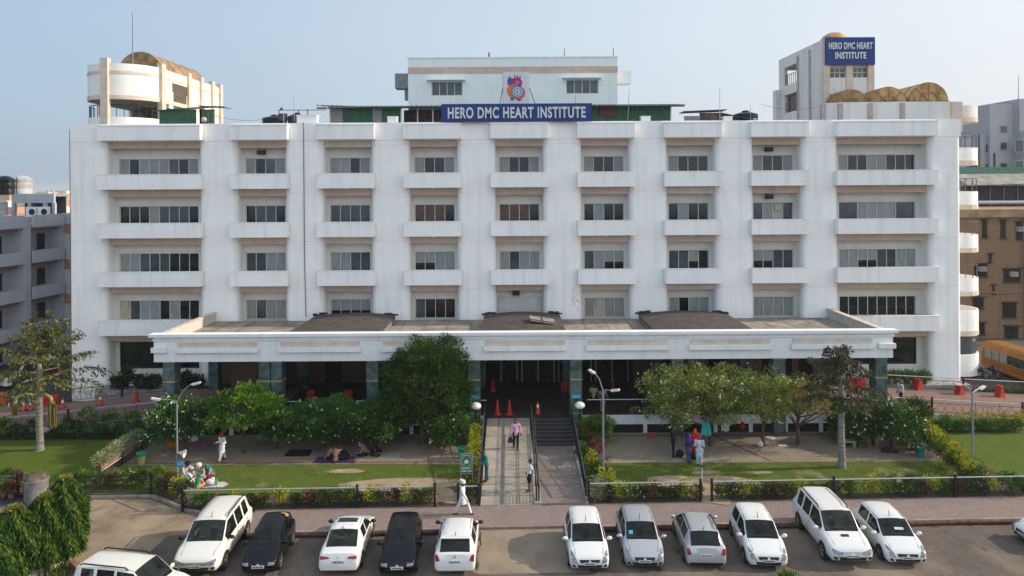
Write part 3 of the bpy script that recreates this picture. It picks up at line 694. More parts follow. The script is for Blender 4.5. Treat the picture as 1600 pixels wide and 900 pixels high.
# barrel covers on the portico roof
def vault(x0, x1, y0, y1, z0, h, lab):
    t = thing('barrel_cover', ((x0+x1)/2, y0, z0), lab, 'roof cover', 'felt covered barrel roofs on the portico')
    hw = (x1-x0)/2; mb = MB(); n = 14; vs = []
    for yy in (0, y1-y0):
        for k in range(n+1):
            u = -1+2*k/n; vs.append((hw*u, yy, .12+h*(1-u*u)))
    mb.add(vs, [(k, k+1, n+2+k, n+1+k) for k in range(n)])
    mb.add([(v[0], v[1], v[2]-.09) for v in vs], [(k+1, k, n+1+k, n+2+k) for k in range(n)])
    mb.build('felt_cover', SHING, t, True)
    MB().prismy([(-hw+.05, -.3)]+[(hw*.98*(-1+2*k/n), .05+h*(1-(-1+2*k/n)**2)) for k in range(n+1)]+[(hw-.05, -.3)], .05, y1-y0-.05).build('upstand', M('cover_edge_grey', (.20, .20, .20), rough=.9), t)
    mb = MB(); g = random.Random(int(x0*10))
    for k in [0, 1, 2, 3, 22, 23, 24, 25]: mb.obox((-hw+2*hw*k/25, y1-y0+.05, .16+h*(1-(-1+2*k/25)**2)+g.uniform(-.02, .05)), (.34, .3, .09), g.uniform(-.4, .4), 0, g.uniform(-.3, .3))
    mb.build('ragged_edge', M('black_bitumen', (.03, .03, .03), rough=.9), t)
    return t
vault(-14.55, -8.6, 45.9, 53.2, 6.27, .24, 'brown barrel cover on the portico roof, the left one')
vm = vault(-2.1, 3.45, 45.9, 53.2, 6.27, .24, 'brown barrel cover in the middle of the portico roof, an old panel lying on it')
vault(9.2, 15.7, 45.9, 53.2, 6.27, .24, 'brown barrel cover on the portico roof, the right one')
o = MB().obox((0, 0, 0), (1.7, 1.5, .05), .05, 0, R(4), R(9)).obox((0, -.72, .05), (1.75, .06, .05), .05, 1, 0, R(9)).obox((0, .72, .08), (1.75, .06, .05), .05, 1, 0, R(9)).obox((0, 0, .06), (.05, 1.5, .04), .05, 1, R(4), R(9)).build('roof_panel', [M('old_panel', (.30, .27, .23), rough=.8, var=.2), PIPEM]); o.location = (2.0, 49.2, 6.74); tag(o, 'old framed panel lying on the middle brown barrel cover', 'panel')

# ---------------------------------------------------------------- roof structures
def bits(o_): return o_
pent = thing('penthouse', (0, 62, 19.9), 'white flat roofed penthouse block on the hospital roof, behind the heart emblem', 'penthouse')
def pb(mb, name, mats, parent=None, smooth=False, org=(0, 62, 19.9)):
    mb.v = [(x-org[0], y-org[1], z-org[2]) for x, y, z in mb.v]; return mb.build(name, mats, parent or pent, smooth)
PENW = facade_paint('penthouse_white', (.78, .79, .79), grime=.35)
def openwall(x0, x1, y0, y1, z0, z1, ops_):
    mb = MB(); cur = x0
    for a, b, za, zb in ops_:
        mb.box(cur, a, y0, y1, z0, z1).box(a, b, y0, y1, z0, za).box(a, b, y0, y1, zb, z1); cur = b
    return mb.box(cur, x1, y0, y1, z0, z1)
wl = [(-6.85, -4.2, 23.65, 24.85), (4.7, 7.45, 23.75, 24.95)]
pb(openwall(-8.85, 9.1, 62, 62.4, 19.95, 26.85, wl).box(-8.85, 9.1, 62.4, 72, 19.95, 26.6).box(-8.9, 9.15, 61.95, 62.4, 26.85, 26.95), 'wall', PENW)
pb(MB().box(-8.87, 9.12, 61.96, 61.999, 25.55, 26.1), 'band', BEIGE)
for a, b, za, zb in wl:
    fr = MB().box(a, b, 62.1, 62.18, za, za+.06).box(a, b, 62.1, 62.18, zb-.06, zb)
    for k in range(5): fr.box(a+(b-a-.06)*k/4, a+(b-a-.06)*k/4+.06, 62.1, 62.2, za+.06, zb-.06)
    w_ = pb(fr, 'window', FRAME); pb(MB().box(a, b, 62.19, 62.22, za, zb), 'pane', GL['t'], w_)
    pb(MB().box(a-.35, b+.25, 61.5, 61.99, zb+.08, zb+.16), 'sunshade', PENW)
pb(MB().box(-10.3, -8.86, 64, 65.4, 24.6, 25.9).box(-9.5, -8.86, 64.3, 65.1, 23.6, 24.6), 'side_box', GREYSH)
pb(MB().box(9.11, 10.6, 64, 65.4, 24.9, 26.0), 'side_box', PENW)
t = thing('water_tank', (3.4, 66, 26.6), 'white ribbed water tank on top of the penthouse', 'water tank'); MB().lathe([(1.0, 0), (1.05, .3), (.95, .45), (1.0, .6), (.75, .85), (.35, .95), (.35, 1.05), (0, 1.05)], (0, 0, 0), 16).build('tank_shell', WHT, t, True)
def mast(x, y, z, h, r, mat, lab, name='roof_pole', lean=0.0):
    tag(MB().tube([(0, 0, 0), (lean, 0, h)], [r, r*.6], 6).build(name, mat, loc=(x, y, z)), lab, 'pole')
RP = M('thin_pole', (.30, .25, .24), rough=.6)
mast(-1.9, 62.3, 26.95, .45, .1, RED, 'short red post on the front edge of the penthouse roof')
mast(4.6, 62.3, 26.95, .8, .05, RP, 'thin pole right of the tank on the penthouse roof')
mast(8.8, 62.3, 26.95, .8, .05, RP, 'thin pole at the right corner of the penthouse roof')

# green roof shed behind the big sign
shed = thing('roof_shed', (0, 57, 19.95), 'long green corrugated shed on the hospital roof behind the blue name board', 'shed')
def sb(mb, name, mats, parent=None): mb.v = [(x, y-57, z-19.95) for x, y, z in mb.v]; return mb.build(name, mats, parent or shed)
def corrug(x0, x1, y, z0, z1, amp=.04, st=.17):
    mb = MB(); n = int((x1-x0)/st*2); vs = []
    for k in range(n+1):
        x = x0+(x1-x0)*k/n; yy = y+(amp if k % 2 else -amp); vs += [(x, yy, z0), (x, yy, z1)]
    return mb.add(vs, [(2*k, 2*k+2, 2*k+3, 2*k+1) for k in range(n)])
for a, b in ((-13.3, -10.9), (-10.2, -8.7), (6.1, 12.55)): sb(corrug(a, b, 57, 19.95, 22.05), 'sheet_wall', CORR)
sb(MB().box(-14.3, -13.3, 57, 57.05, 19.95, 22.05), 'sheet_wall', GREYSH); sb(MB().box(-10.9, -10.2, 57.02, 57.08, 19.95, 22.05), 'sheet_wall', GREYSH)
sb(MB().box(-8.7, 6.1, 58.4, 58.5, 19.95, 22.05), 'back_wall', M('shed_back', (.12, .09, .08), rough=.9, var=.2))
for x in (-8.7, -7.4, -6.2, 12.55, -14.3): sb(MB().box(x-.04, x+.04, 56.95, 57.03, 19.95, 22.1), 'post', FRAME)
mb = MB()
n = 150
vs = []
for k in range(n+1):
    x = -15.3+28.9*k/n; zz = .03 if k % 2 else -.03
    vs += [(x, 56.3, 22.15+zz+(.12 if x < -12 else 0)*(1-((x+15.3)/3.3 if x < -12 else 1))), (x, 61.9, 22.75+zz)]
mb.add(vs, [(2*k, 2*k+2, 2*k+3, 2*k+1) for k in range(n)])
sb(mb, 'sheet_roof', M('roof_sheet', (.10, .20, .17), rough=.6, var=.2))
sb(MB().box(-15.2, 13.5, 56.4, 56.46, 21.98, 22.1), 'eave_beam', BLACKM)
sb(MB().box(6.9, 8.2, 56.9, 56.95, 21.3, 22.0), 'hatch', M('hatch_maroon', (.12, .03, .03), rough=.6))

def bolt_sign(name, loc, w_, h_, lab):
    t = thing(name, loc, lab, 'sign')
    MB().box(-w_/2, w_/2, 0, .12, 0, h_).build('board', BLUES, t)
    MB().box(-w_/2-.03, w_/2+.03, -.02, .14, -.03, 0).box(-w_/2-.03, w_/2+.03, -.02, .14, h_, h_+.03).box(-w_/2-.03, -w_/2, -.02, .14, 0, h_).box(w_/2, w_/2+.03, -.02, .14, 0, h_).build('sign_frame', M('sign_edge', (.02, .04, .12), rough=.5), t)
    return t
sg = bolt_sign('name_sign', (.38, 53.62, 20.66), 11.1, 1.28, 'wide blue board with white letters HERO DMC HEART INSTITUTE on the roof edge')
text_mesh('lettering', 'HERO DMC HEART INSTITUTE', 1, .05, LETR, sg, (0, -.06, .64), width=10.2, height=.84, offset=.03)
# heart emblem on its white board
hs = thing('emblem_sign', (.35, 54.0, 21.98), 'white board with a red and orange heart emblem above the wide blue sign', 'sign')
MB().box(-.98, .98, 0, .08, 0, 2.4).build('board', M('emblem_board', (.62, .65, .68), rough=.6, var=.04), hs)
MB().tube([(-1.0, .05, 1.2), (-1.25, .5, 0)], .03, 5).tube([(1.0, .05, 1.2), (1.45, .5, 0)], .03, 5).tube([(-.98, .12, 2.4), (-.98, .12, 0)], .03, 5).build('brace', BLACKM, hs)
def ell(cx, cz, rx, rz_, rot, y, n=28, f=None):
    out = []
    for k in range(n):
        a = 2*PI*k/n; q = f(a) if f else 1
        u, v = rx*q*math.cos(a), rz_*q*math.sin(a); out.append((cx+u*math.cos(rot)-v*math.sin(rot), cz+u*math.sin(rot)+v*math.cos(rot)))
    return out
def flat(poly, y, th=.01):
    return MB().prismy(poly, y-th, y)
HB_ = M('heart_blue', (.03, .13, .42), rough=.6); HP = M('heart_purple', (.17, .05, .36), rough=.6); HM = M('heart_magenta', (.50, .02, .10), rough=.6); HO = M('heart_orange', (.68, .20, .07), rough=.6, var=.2, scale=1.5, col2=(.5, .06, .03))
flat([(-.42, .28), (-.16, .28), (-.16, .75), (-.42, .75)], -.002).build('emblem_vessel', HB_, hs)
flat(ell(.22, .33, .16, .1, 0, 0), -.002).build('emblem_vessel', HM, hs)
flat([(-.42, 1.25), (-.62, 1.45), (-.66, 1.75), (-.56, 1.95), (-.64, 2.02), (-.5, 2.0), (-.45, 2.12), (-.4, 1.98), (-.3, 1.9), (-.1, 1.95), (-.1, 1.8), (-.2, 1.3)], -.004).build('emblem_vessel', HP, hs)
flat([(-.36, 1.3), (-.24, 1.3), (-.24, 1.85), (-.36, 1.85)], -.018).build('emblem_vessel', HB_, hs)
mbx = flat(ell(.12, 1.58, .34, .38, 0, 0), -.014)
for a, b, c, d in ((-.05, 1.9, -.1, 2.15), (.1, 1.9, .12, 2.12), (.24, 1.85, .32, 2.08)):
    mbx.prismy([(a-.05, b-.1), (a+.05, b-.1), (c+.05, d), (c-.05, d)], -.03, -.015)
mbx.build('emblem_arch', HM, hs)
flat(ell(.12, 1.55, .2, .24, 0, 0), -.032).build('emblem_arch_light', M('heart_pink', (.62, .12, .28), rough=.6), hs)
flat([(-.0, 1.2), (.2, 1.52), (.38, 1.6), (.36, 1.48), (.2, 1.2)], -.044).build('emblem_vessel', HB_, hs)
flat(ell(0, .92, .66, .56, -.35, 0, f=lambda a: 1+.07*math.cos(2*a)), -.028).build('emblem_heart', HO, hs)
flat(ell(.1, .90, .44, .44, 0, 0), -.046).build('emblem_ring', M('ring_blue', (.06, .25, .5), rough=.6), hs)
flat(ell(.1, .90, .36, .36, 0, 0), -.058).build('emblem_ring_light', M('ring_light', (.55, .62, .66), rough=.6), hs)
flat(ell(.1, .90, .28, .28, 0, 0), -.07).build('emblem_ring', MT['ring_blue'], hs)
flat(ell(.1, .90, .21, .21, 0, 0), -.082).build('emblem_ring_light', MT['ring_light'], hs)
flat([(.02, .8), (.18, .8), (.16, .95), (.1, 1.03), (.04, .95)], -.094).build('emblem_mark', M('mark_grey', (.2, .24, .26), rough=.6), hs)

# ---------------------------------------------------------------- left stair tower
TW = facade_paint('tower_white', (.80, .79, .76), grime=.4)
def sub(name, loc, lab, cat): return thing(name, loc, lab, cat)
LX, LY = -33.0, 62.2
lt = sub('stair_tower', (LX, LY, 19.9), 'white roof tower with rounded front and beige bands at the left end of the roof', 'tower')
def lb(mb, name, mats, parent=None, smooth=False): mb.v = [(x-LX, y-LY, z-19.9) for x, y, z in mb.v]; return mb.build(name, mats, parent or lt, smooth)
def dplan(r, y1, n=16, inset=0):            # D-shaped plan: half circle to the front, straight sides to the back
    c = LX, LY
    return [(c[0]+r*math.cos(a), c[1]+r*math.sin(a)) for a in [-PI+PI*k/n for k in range(n+1)]]+[(c[0]+r, y1), (c[0]-r, y1)]
def ring(r0, r1, y1, z0, z1, n=16):
    mb = MB(); A = dplan(r1, y1); B = dplan(r0, y1-(r1-r0)); m = len(A)
    vs = [(x, y, z) for z in (z0, z1) for x, y in A]+[(x, y, z) for z in (z0, z1) for x, y in B]
    fs = []
    for k in range(m):
        j = (k+1) % m
        fs += [(k, j, m+j, m+k), (2*m+j, 2*m+k, 3*m+k, 3*m+j), (m+k, m+j, 3*m+j, 3*m+k), (j, k, 2*m+k, 2*m+j)]
    return mb.add(vs, fs)
RA = 2.98; BK = 74.5
lb(ring(RA-.25, RA, BK, 23.3, 26.15), 'upper_wall', TW, smooth=True)
lb(ring(RA-.02, RA+.04, BK, 25.3, 25.55), 'band', CREAM, smooth=True)
lb(ring(RA-.02, RA+.05, BK, 23.2, 23.55), 'band', CREAM, smooth=True)
lb(MB().box(LX-RA+.35, LX-RA+.8, LY+.2, LY+.6, 21.7, 23.3), 'inner_column', CREAM)
lb(ring(RA-.25, RA, BK, 19.9, 21.75), 'lower_wall', TW, smooth=True)
lb(MB().prism(dplan(RA-.1, BK-.1), 23.22, 23.35), 'floor_slab', CONC)
lb(MB().prism(dplan(RA-.3, BK-.3), 26.0, 26.08), 'roof', CONC)
# right side wall with its open bay, back wall
lb(MB().box(LX+RA-.25, LX+RA, 67.2, BK, 21.0, 23.3).box(LX+RA-.24, LX+RA-.01, 63.4, 67.2, 22.9, 23.3).box(LX-RA, LX-RA+.25, 68, BK, 21, 23.3).box(LX-RA, LX+RA, BK-.3, BK-.01, 21, 23.3), 'side_wall', TW)
lb(MB().box(LX-RA+.3, LX+RA-.3, 66.5, 66.7, 20, 22.35).box(LX-1.2, LX+.7, 66.5, 66.7, 22.35, 23.2), 'stair_screen', M('screen_grey', (.25, .22, .18), rough=.8, var=.2))
lb(MB().box(LX-1.2, LX-.3, 66.42, 66.5, 21, 22.9).box(LX+1.1, LX+1.9, 66.42, 66.5, 21.9, 22.9), 'stair_window', GL['t'])
for a in (-PI/2-.08, -.05):
    cx, cy = LX+(RA+.02)*math.cos(a), LY+(RA+.02)*math.sin(a)
    lb(MB().obox((cx, cy, 23.2), (.65, .45, 6.7), a+PI/2), 'pilaster', CREAM)
for y in (66.9, 69.6, 72.2, 74.2): lb(MB().box(LX+RA-.2, LX+RA+.2, y, y+.6, 19.9, 26.55), 'pilaster', CREAM)
mb = MB()
for k in range(17):
    a = -PI+PI*k/16; mb.tube([(LX+(RA-.12)*math.cos(a), LY+(RA-.12)*math.sin(a), 21.7), (LX+(RA-.12)*math.cos(a), LY+(RA-.12)*math.sin(a), 22.75)], .03, 5)
mb.tube([(LX+(RA-.12)*math.cos(-PI+PI*k/16), LY+(RA-.12)*math.sin(-PI+PI*k/16), 22.75) for k in range(17)], .04, 5)
lb(mb, 'railing', BLACKM)
lb(MB().box(LX+RA-.02, LX+RA+.01, 64.0, 66.9, 24.4, 25.2).box(LX+RA+.003, LX+RA+.012, 64.2, 66.8, 22.9, 25.2), 'bay_shade_sheet', M('bay_shadow_grey', (.13, .11, .09), rough=.8, var=.25))  # dark sheet on the wall, shade of the opening put into its colour
def barrel(cx, y0, y1, z0, r, mat, parent, loc0, name='barrel_roof', flat_=1.0, ribs=True):
    mb = MB(); n = 16; vs = []
    for yy in (y0, y1):
        for k in range(n+1):
            a = PI*k/n; vs.append((cx+r*math.cos(a)-loc0[0], yy-loc0[1], z0+r*flat_*math.sin(a)-loc0[2]))
    mb.add(vs, [(k, k+1, n+2+k, n+1+k) for k in range(n)]+[tuple(range(n, -1, -1)), tuple(range(n+1, 2*n+2))])
    o = mb.build(name, mat, parent, True)
    if ribs:
        mb = MB()
        for yy in np.linspace(y0, y1, 5):
            mb.tube([(cx+(r+.02)*math.cos(PI*k/n)-loc0[0], yy-loc0[1], z0+(r+.02)*flat_*math.sin(PI*k/n)-loc0[2]) for k in range(n+1)], .03, 5)
        for a in (PI/4, PI/2, 3*PI/4):
            mb.tube([(cx-loc0[0], y0-.03-loc0[1], z0-loc0[2]+r*.5*flat_*math.sin(a)*0), (cx+r*math.cos(a)-loc0[0], y0-.03-loc0[1], z0+r*flat_*math.sin(a)-loc0[2])], .04, 5)
        mb.tube([(cx+r*.5*math.cos(PI*k/n)-loc0[0], y0-.03-loc0[1], z0+r*.5*flat_*math.sin(PI*k/n)-loc0[2]) for k in range(n+1)], .04, 5)
        mb.build('rib', M('rib_brown', (.36, .22, .10), rough=.6), o)
    return o
barrel(LX-.1, 64.5, 73.5, 26.08, 1.95, FIBRED, lt, (LX, LY, 19.9), flat_=1.0)
mast(-32.6, 62.3, 26.1, 4.9, .06, M('mast_grey', (.22, .22, .24), rough=.5), 'tall thin mast rising from the left roof tower', 'roof_mast')

# ---------------------------------------------------------------- right tower and domes
RX, RY = 25.9, 60.0
rt = thing('lift_tower', (RX, RY, 19.9), 'weathered white roof tower carrying the smaller blue sign at the right', 'tower')
RW = facade_paint('weathered_white', (.72, .69, .65), grime=1.1)
def rb(mb, name, mats, parent=None, smooth=False): mb.v = [(x-RX, y-RY, z-19.9) for x, y, z in mb.v]; return mb.build(name, mats, parent or rt, smooth)
X1 = RX+4.15
rb(MB().box(RX, X1, RY, 70, 26.9, 27.9).box(RX, RX+.3, RY, 65.6, 19.9, 26.9).box(X1-.3, X1, RY, 70, 25.3, 26.9).box(RX+3, X1-.3, 69.6, 70, 25.3, 26.9).box(RX+.3, X1-.3, RY+.2, RY+.4, 25.5, 26.9).box(X1-.3, X1, RY, 70, 19.9, 25.3).box(RX+.3, X1-.3, 69.6, 70, 19.9, 25.3), 'wall', RW)
rb(MB().box(RX, RX+.3, 68.6, 70, 19.9, 26.9).box(RX, RX+.3, 65.6, 68.6, 19.9, 22.6).box(RX, RX+.3, 65.6, 68.6, 24.3, 25.2), 'wall', RW)
rb(MB().box(RX+.6, RX+.64, 65.6, 68.6, 22.6, 24.3), 'screen', M('screen_tan', (.32, .26, .19), rough=.7, var=.2))
mb = MB()
for z in (22.6, 25.2):
    for k in range(7): mb.tube([(RX+.1, 65.7+k*.46, z), (RX+.1, 65.7+k*.46, z+.95)], .03, 4)
    mb.tube([(RX+.1, 65.6, z+.95), (RX+.1, 68.6, z+.95)], .035, 4)
rb(mb, 'railing', M('railing_grey', (.2, .18, .17), rough=.6))
rb(MB().box(RX+.02, X1-.02, RY-.02, RY+.2, 23.3, 24.7), 'front_panel', RW); rb(MB().box(RX+.02, X1-.02, RY-.02, RY+.2, 19.9, 20.2), 'front_panel', RW)
for x in (RX-.03, RX+1.85, X1-.5): rb(MB().box(x, x+.52, RY-.12, RY+.2, 19.9, 27.9), 'pilaster', CREAM)
for x in (RX+.49, RX+2.37):
    for z0, z1 in ((24.7, 25.5), (20.2, 23.3)):
        fr = MB(); wd = 1.3
        for k in range(4): fr.box(x+wd*k/3, x+wd*k/3+.05, RY+.1, RY+.16, z0, z1)
        fr.box(x, x+wd, RY+.1, RY+.16, (z0+z1)/2, (z0+z1)/2+.05)
        w_ = rb(fr, 'window', FRAME); rb(MB().box(x, x+1.35, RY+.17, RY+.2, z0, z1), 'pane', M('tower_glass', (.22, .21, .17), rough=.2, var=.3, scale=1), w_)
for y in (62.8, 65.4): rb(MB().box(RX-.06, RX+.1, y-.3, y+.1, 19.9, 27.5), 'pilaster', M('pinkish_trim', (.50, .42, .39), rough=.9, var=.15))
rb(MB().box(RX-.6, RX-.005, 69.2, 70, 21.6, 24.9), 'side_box', RW)
rb(MB().lathe([(1.15, 0), (1.1, .25), (.9, .55), (.5, .8), (0, .9)], (RX+1.6, 61.6, 27.9), 18, cap=False), 'dome', FIBRE, smooth=True)
s2 = bolt_sign('name_sign', (RX+2.1, RY-.3, 25.75), 4.0, 2.2, 'blue square board HERO DMC HEART INSTITUTE high on the right roof tower')
text_mesh('lettering', 'HERO DMC HEART', 1, .04, LETR, s2, (0, -.05, 1.52), width=3.6, height=.56, offset=.03)
text_mesh('lettering', 'INSTITUTE', 1, .04, LETR, s2, (0, -.05, .72), width=2.55, height=.56, offset=.03)
# terrace block in front of the right end with three barrel skylights
tb = thing('terrace_block', (33, 58, 19.9), 'low stained terrace with a rounded right end at the right roof corner', 'terrace')
def tbb(mb, name, mats, smooth=False): mb.v = [(x-33, y-58, z-19.9) for x, y, z in mb.v]; return mb.build(name, mats, tb, smooth)
# stained parapet line running back to the left, pieces between pink posts
pl_ = [(35.3, 57.3), (30.9, 57.3), (28.4, 57.4), (26.1, 57.5), (25.0, 58.1)]
for (a, b) in zip(pl_, pl_[1:]):
    tbb(MB().beam((a[0], a[1], 20.9), (b[0], b[1], 20.9), .2, 1.45), 'parapet', RW)
    tbb(MB().beam((a[0], a[1], 19.95), (b[0], b[1], 19.95), .12, .95), 'parapet_base', M('ochre_wall', (.42, .32, .2), rough=.9, var=.15))
    tbb(MB().obox((b[0], b[1]-.05, 21.1), (.35, .35, 2.3)), 'post', M('pinkish_trim', (.50, .42, .39), rough=.9, var=.15))
tbb(MB().box(34.75, 35.55, 57.0, 57.4, 19.95, 22.3), 'post', CREAM)
tbb(MB().lathe([(0, 20.75), (1.9, 20.75), (1.9, 22.05), (1.75, 22.05), (1.75, 21.2), (0, 21.2)], (35.9, 59.2, 0), 20, cap=False), 'round_end', RW, True)
tbb(MB().lathe([(1.92, 20.75), (1.92, 21.1)], (35.9, 59.2, 0), 20, cap=False), 'band', CREAM, True)
tbb(MB().box(30.2, 35.3, 57.5, 62, 20.9, 21.0), 'terrace_floor', CONC)
sk = thing('skylight', (33.1, 59.5, 22.15), 'golden barrel skylight with a ribbed fan end, the rightmost and largest of three', 'skylight')
barrel(33.3, 57.7, 62.3, 22.45, 1.5, FIBRE, sk, (33.1, 59.5, 22.15), flat_=.97)
MB().box(-1.35, 1.8, -1.9, 2.8, -1.1, .3).build('kerb_base', M('skylight_kerb', (.16, .15, .14), rough=.9, var=.3), sk)
sk = thing('skylight', (30.9, 65.0, 22.0), 'golden barrel skylight with a ribbed roof, the middle one of three', 'skylight'); barrel(30.2, 57.9, 59.9, 22.25, 1.42, FIBRE, sk, (30.9, 65, 22.0), flat_=.95)
MB().box(-2.1, .7, -7.1, -5.1, -2.0, .25).build('kerb_base', RW, sk)
sk = thing('skylight', (29.0, 69.9, 22.0), 'browner golden barrel skylight, leftmost of the three, before the right tower', 'skylight'); barrel(27.3, 58.1, 59.75, 22.2, 1.35, FIBRED, sk, (29, 69.9, 22.0), flat_=.92)
MB().box(-3.05, -.35, -11.8, -10.2, -2.0, .2).build('kerb_base', RW, sk)

# ---------------------------------------------------------------- things on the roof edge
def blacktank(px, r, h, Y, lab):
    q = Q(px, 192, Y); t = thing('water_tank', (q.x, Y, 19.95), lab, 'water tank', 'round black water tanks on the roof')
    MB().lathe([(r, 0), (r, .2*h), (r*.97, .25*h), (r, .3*h), (r, .62*h), (r*.97, .66*h), (r, .7*h), (r, .88*h), (r*.6, .95*h), (r*.3, .99*h)], n=24).build('tank_shell', TANKB, t, True)
    MB().lathe([(r*.3, .97*h), (r*.3, 1.04*h), (r*.1, 1.07*h), (0, 1.07*h)], n=14, cap=False).build('lid', TANKB, t, True)
blacktank(429, .95, 1.65, 58, 'black water tank left of the twin poles, leftmost on the roof edge')
blacktank(465, .75, 1.75, 57.5, 'black water tank just behind the white roof block on the left')
blacktank(1165, .95, 1.75, 58, 'black water tank beside a small white box on the right roof edge')
blacktank(1110, .8, 1.6, 60, 'black water tank among the rusty sheets right of the green shed')
for px, wd, h, lab in ((478, 1.5, 1.25, 'white roof block beside the black tanks'), (612, .7, 1.1, 'small white pillar stub in front of the left green sheets'), (1010, .7, 1.0, 'small white pillar stub in front of the right green sheets'), (1139, .65, .95, 'small pale box left of the right black tank'), (1270, .8, .5, 'small white stub at the foot of the right tower'), (151, .8, .45, 'small white stub left of the rounded tower'), (347, .6, .5, 'small white stub beside the small green roof hut')):
    q = Q(px, 192, 54.3); t = MB().box(-wd/2, wd/2, -.25, .35, 0, h-.3).box(-wd/2-.03, wd/2+.03, -.28, .38, h-.3, h-.22).build('roof_block', WHT, loc=(q.x, 54.75, 20.3)); tag(t, lab, 'roof block')
g = random.Random(3)
for i, (px, h, lab) in enumerate(((442, 1.6, 'short pole with a cap between the two left black tanks'), (460, 2.1, 'thin leaning pole above the left black tanks'), (510, 2.6, 'tall thin pole left of the green roof shed'), (981, 2.6, 'pale tall pole leaning in front of the right green sheets'), (1126, 2.7, 'tall thin pole beside the small pale box on the right roof'), (1174, 1.3, 'short pole in front of the right black tank'), (868, 1.8, 'short thin pole behind the right half of the blue board'), (897, 2.2, 'thin leaning pole behind the right end of the blue board'))):
    q = Q(px, 192, 55); mast(q.x, 55.2, 20.0, h+.6, .028, RP if i % 2 else M('pale_pole', (.55, .53, .5), rough=.6), lab, lean=(.15 if i in (3, 7) else (-.12 if i == 1 else 0)))
t = thing('pipe_frame', (-17.2, 56, 19.95), 'rusty pipe frame with dangling junk between black tank and green shed', 'frame')
MB().tube([(-.9, 0, 1.9), (2.9, 0, 1.9)], .03, 5).tube([(-.8, 0, 0), (-.8, 0, 1.9)], .03, 5).tube([(1.5, 0, 0), (1.4, 0, 1.95)], .04, 5).tube([(.8, 0, .8), (.7, 0, 1.9)], .03, 5).build('bars', M('rust', (.16, .08, .06), rough=.8), t)
MB().obox((-.5, 0, 1.35), (.6, .4, .55)).obox((.45, 0, 1.3), (.5, .4, .5), .3).ball((-.6, 0, 2.0), .12).build('boxes', M('junk_dark', (.10, .09, .09), rough=.8, var=.3), t)
hut = thing('roof_hut', (-25.8, 56.5, 20.5), 'small green corrugated hut with dark sheet roof beside the left tower', 'hut')
mb = corrug(-27.5+25.8, -24.6+25.8, 0, 0, 1.5); mb.build('sheet_wall', CORR, hut)
corrug(1.6, 2.6, 0, 0, 1.5).build('sheet_wall', CORR, hut)
MB().box(1.2, 1.6, .5, .6, 0, 1.6).build('gap', DARK, hut)
MB().obox((.2, 1.0, 1.68), (4.6, 2.6, .06), 0, 0, R(6), R(-4)).obox((2.2, .9, 1.78), (1.9, 2.2, .05), 0, 0, R(3), R(3)).build('sheet_roof', M('hut_roof', (.06, .10, .085), rough=.6, var=.2), hut)
t = thing('floodlight', (-23.4, 55.5, 20.0), 'small round lamp on a rusty pole right of the green hut', 'lamp')
MB().tube([(.1, 0, 0), (.1, 0, 1.6)], .035, 6).build('pole', M('rust', (.16, .08, .06)), t); MB().ball((-.2, 0, 1.1), .22).build('lamp_head', M('lamp_cream', (.5, .45, .38), rough=.5), t, True)
MB().obox((-22.9+23.4-.2, .6, .35), (1.6, .9, .1), 0, 0, R(20)).build('cover', M('pink_cover', (.4, .27, .22), rough=.8), t)
t = thing('scrap_shack', (13.6, 57, 19.95), 'shabby grey and brown sheet shack right of the green shed', 'shack')
MB().box(.0, 1.2, 0, .05, 0, 1.35).build('panel', GREYSH, t); MB().box(1.25, 3.1, .1, .15, 0, 1.6).box(3.1, 4.7, .4, .45, 0, 1.25).build('panel', M('brown_scrap', (.17, .125, .10), rough=.8, var=.35, scale=2), t)
MB().obox((1.6, .5, 1.75), (3.4, 1.6, .05), 0, 0, 0, R(-2)).obox((3.9, .5, 1.35), (2.3, 1.4, .05), 0, 0, 0, R(12)).build('sheet_roof', MT['hut_roof'], t)

# mould and peeling patches with shapes of their own, thin films on the walls
def mould(x0, x1, z0, z1, y, n, seed, name='mould_patch'):
    g = random.Random(seed); mb = MB()
    for k in range(n*2):
        cx, cz = g.gauss((x0+x1)/2, (x1-x0)/4), g.gauss((z0+z1)/2, (z1-z0)/4); r = g.uniform(.008, .035)
        pts_ = [(cx+r*g.uniform(.5, 1.3)*math.cos(2*PI*j/7), cz+r*g.uniform(.6, 1.8)*math.sin(2*PI*j/7)) for j in range(7)]
        mb.add([(x, y-.003-.0003*(k % 9), z) for x, z in pts_], [tuple(range(7))])
    hb(mb, name, M('mould_grey', (.42, .39, .35), rough=1, var=.3, scale=8))
for i, (x0, x1, z0, z1, y, n) in enumerate(((4.3, 5.0, 6.6, 8.4, 54, 46), (-14.9, -14.4, 6.2, 6.9, 54, 12))): mould(x0, x1, z0, z1, y, n, 50+i)
for i, (x, ln) in enumerate(((.9, .9), (1.5, .8), (2.1, 1.0), (-.3, .7))):
    if 0: hb(MB().add([(x-.06, 53.374, 20.42), (x+.06, 53.374, 20.42), (x+.03, 53.374, 20.42-ln), (x-.02, 53.374, 20.42-ln*.9)], [(0, 1, 2, 3)]), 'rust_streak', M('rust_stain', (.50, .40, .24), rough=1, var=.2))
def wire(pts_, lab, r=.012):
    tag(MB().tube(pts_, r, 4).build('cable', BLACKM), lab, 'cable')
def sag(a, b_, s_, n=10): return [(lerp_(a[0], b_[0], k/n), lerp_(a[1], b_[1], k/n), lerp_(a[2], b_[2], k/n)-s_*4*(k/n)*(1-k/n)) for k in range(n+1)]
def lerp_(a, b_, t): return a+(b_-a)*t
wire(sag((-23.2, 55.4, 21.5), (-19.6, 57.5, 21.3), .25), 'slack cable between round lamp and black tank on the left roof')
wire(sag((19.1, 55.3, 22.0), (25.8, 60.2, 22.4), .35), 'slack cable running to the right roof tower')

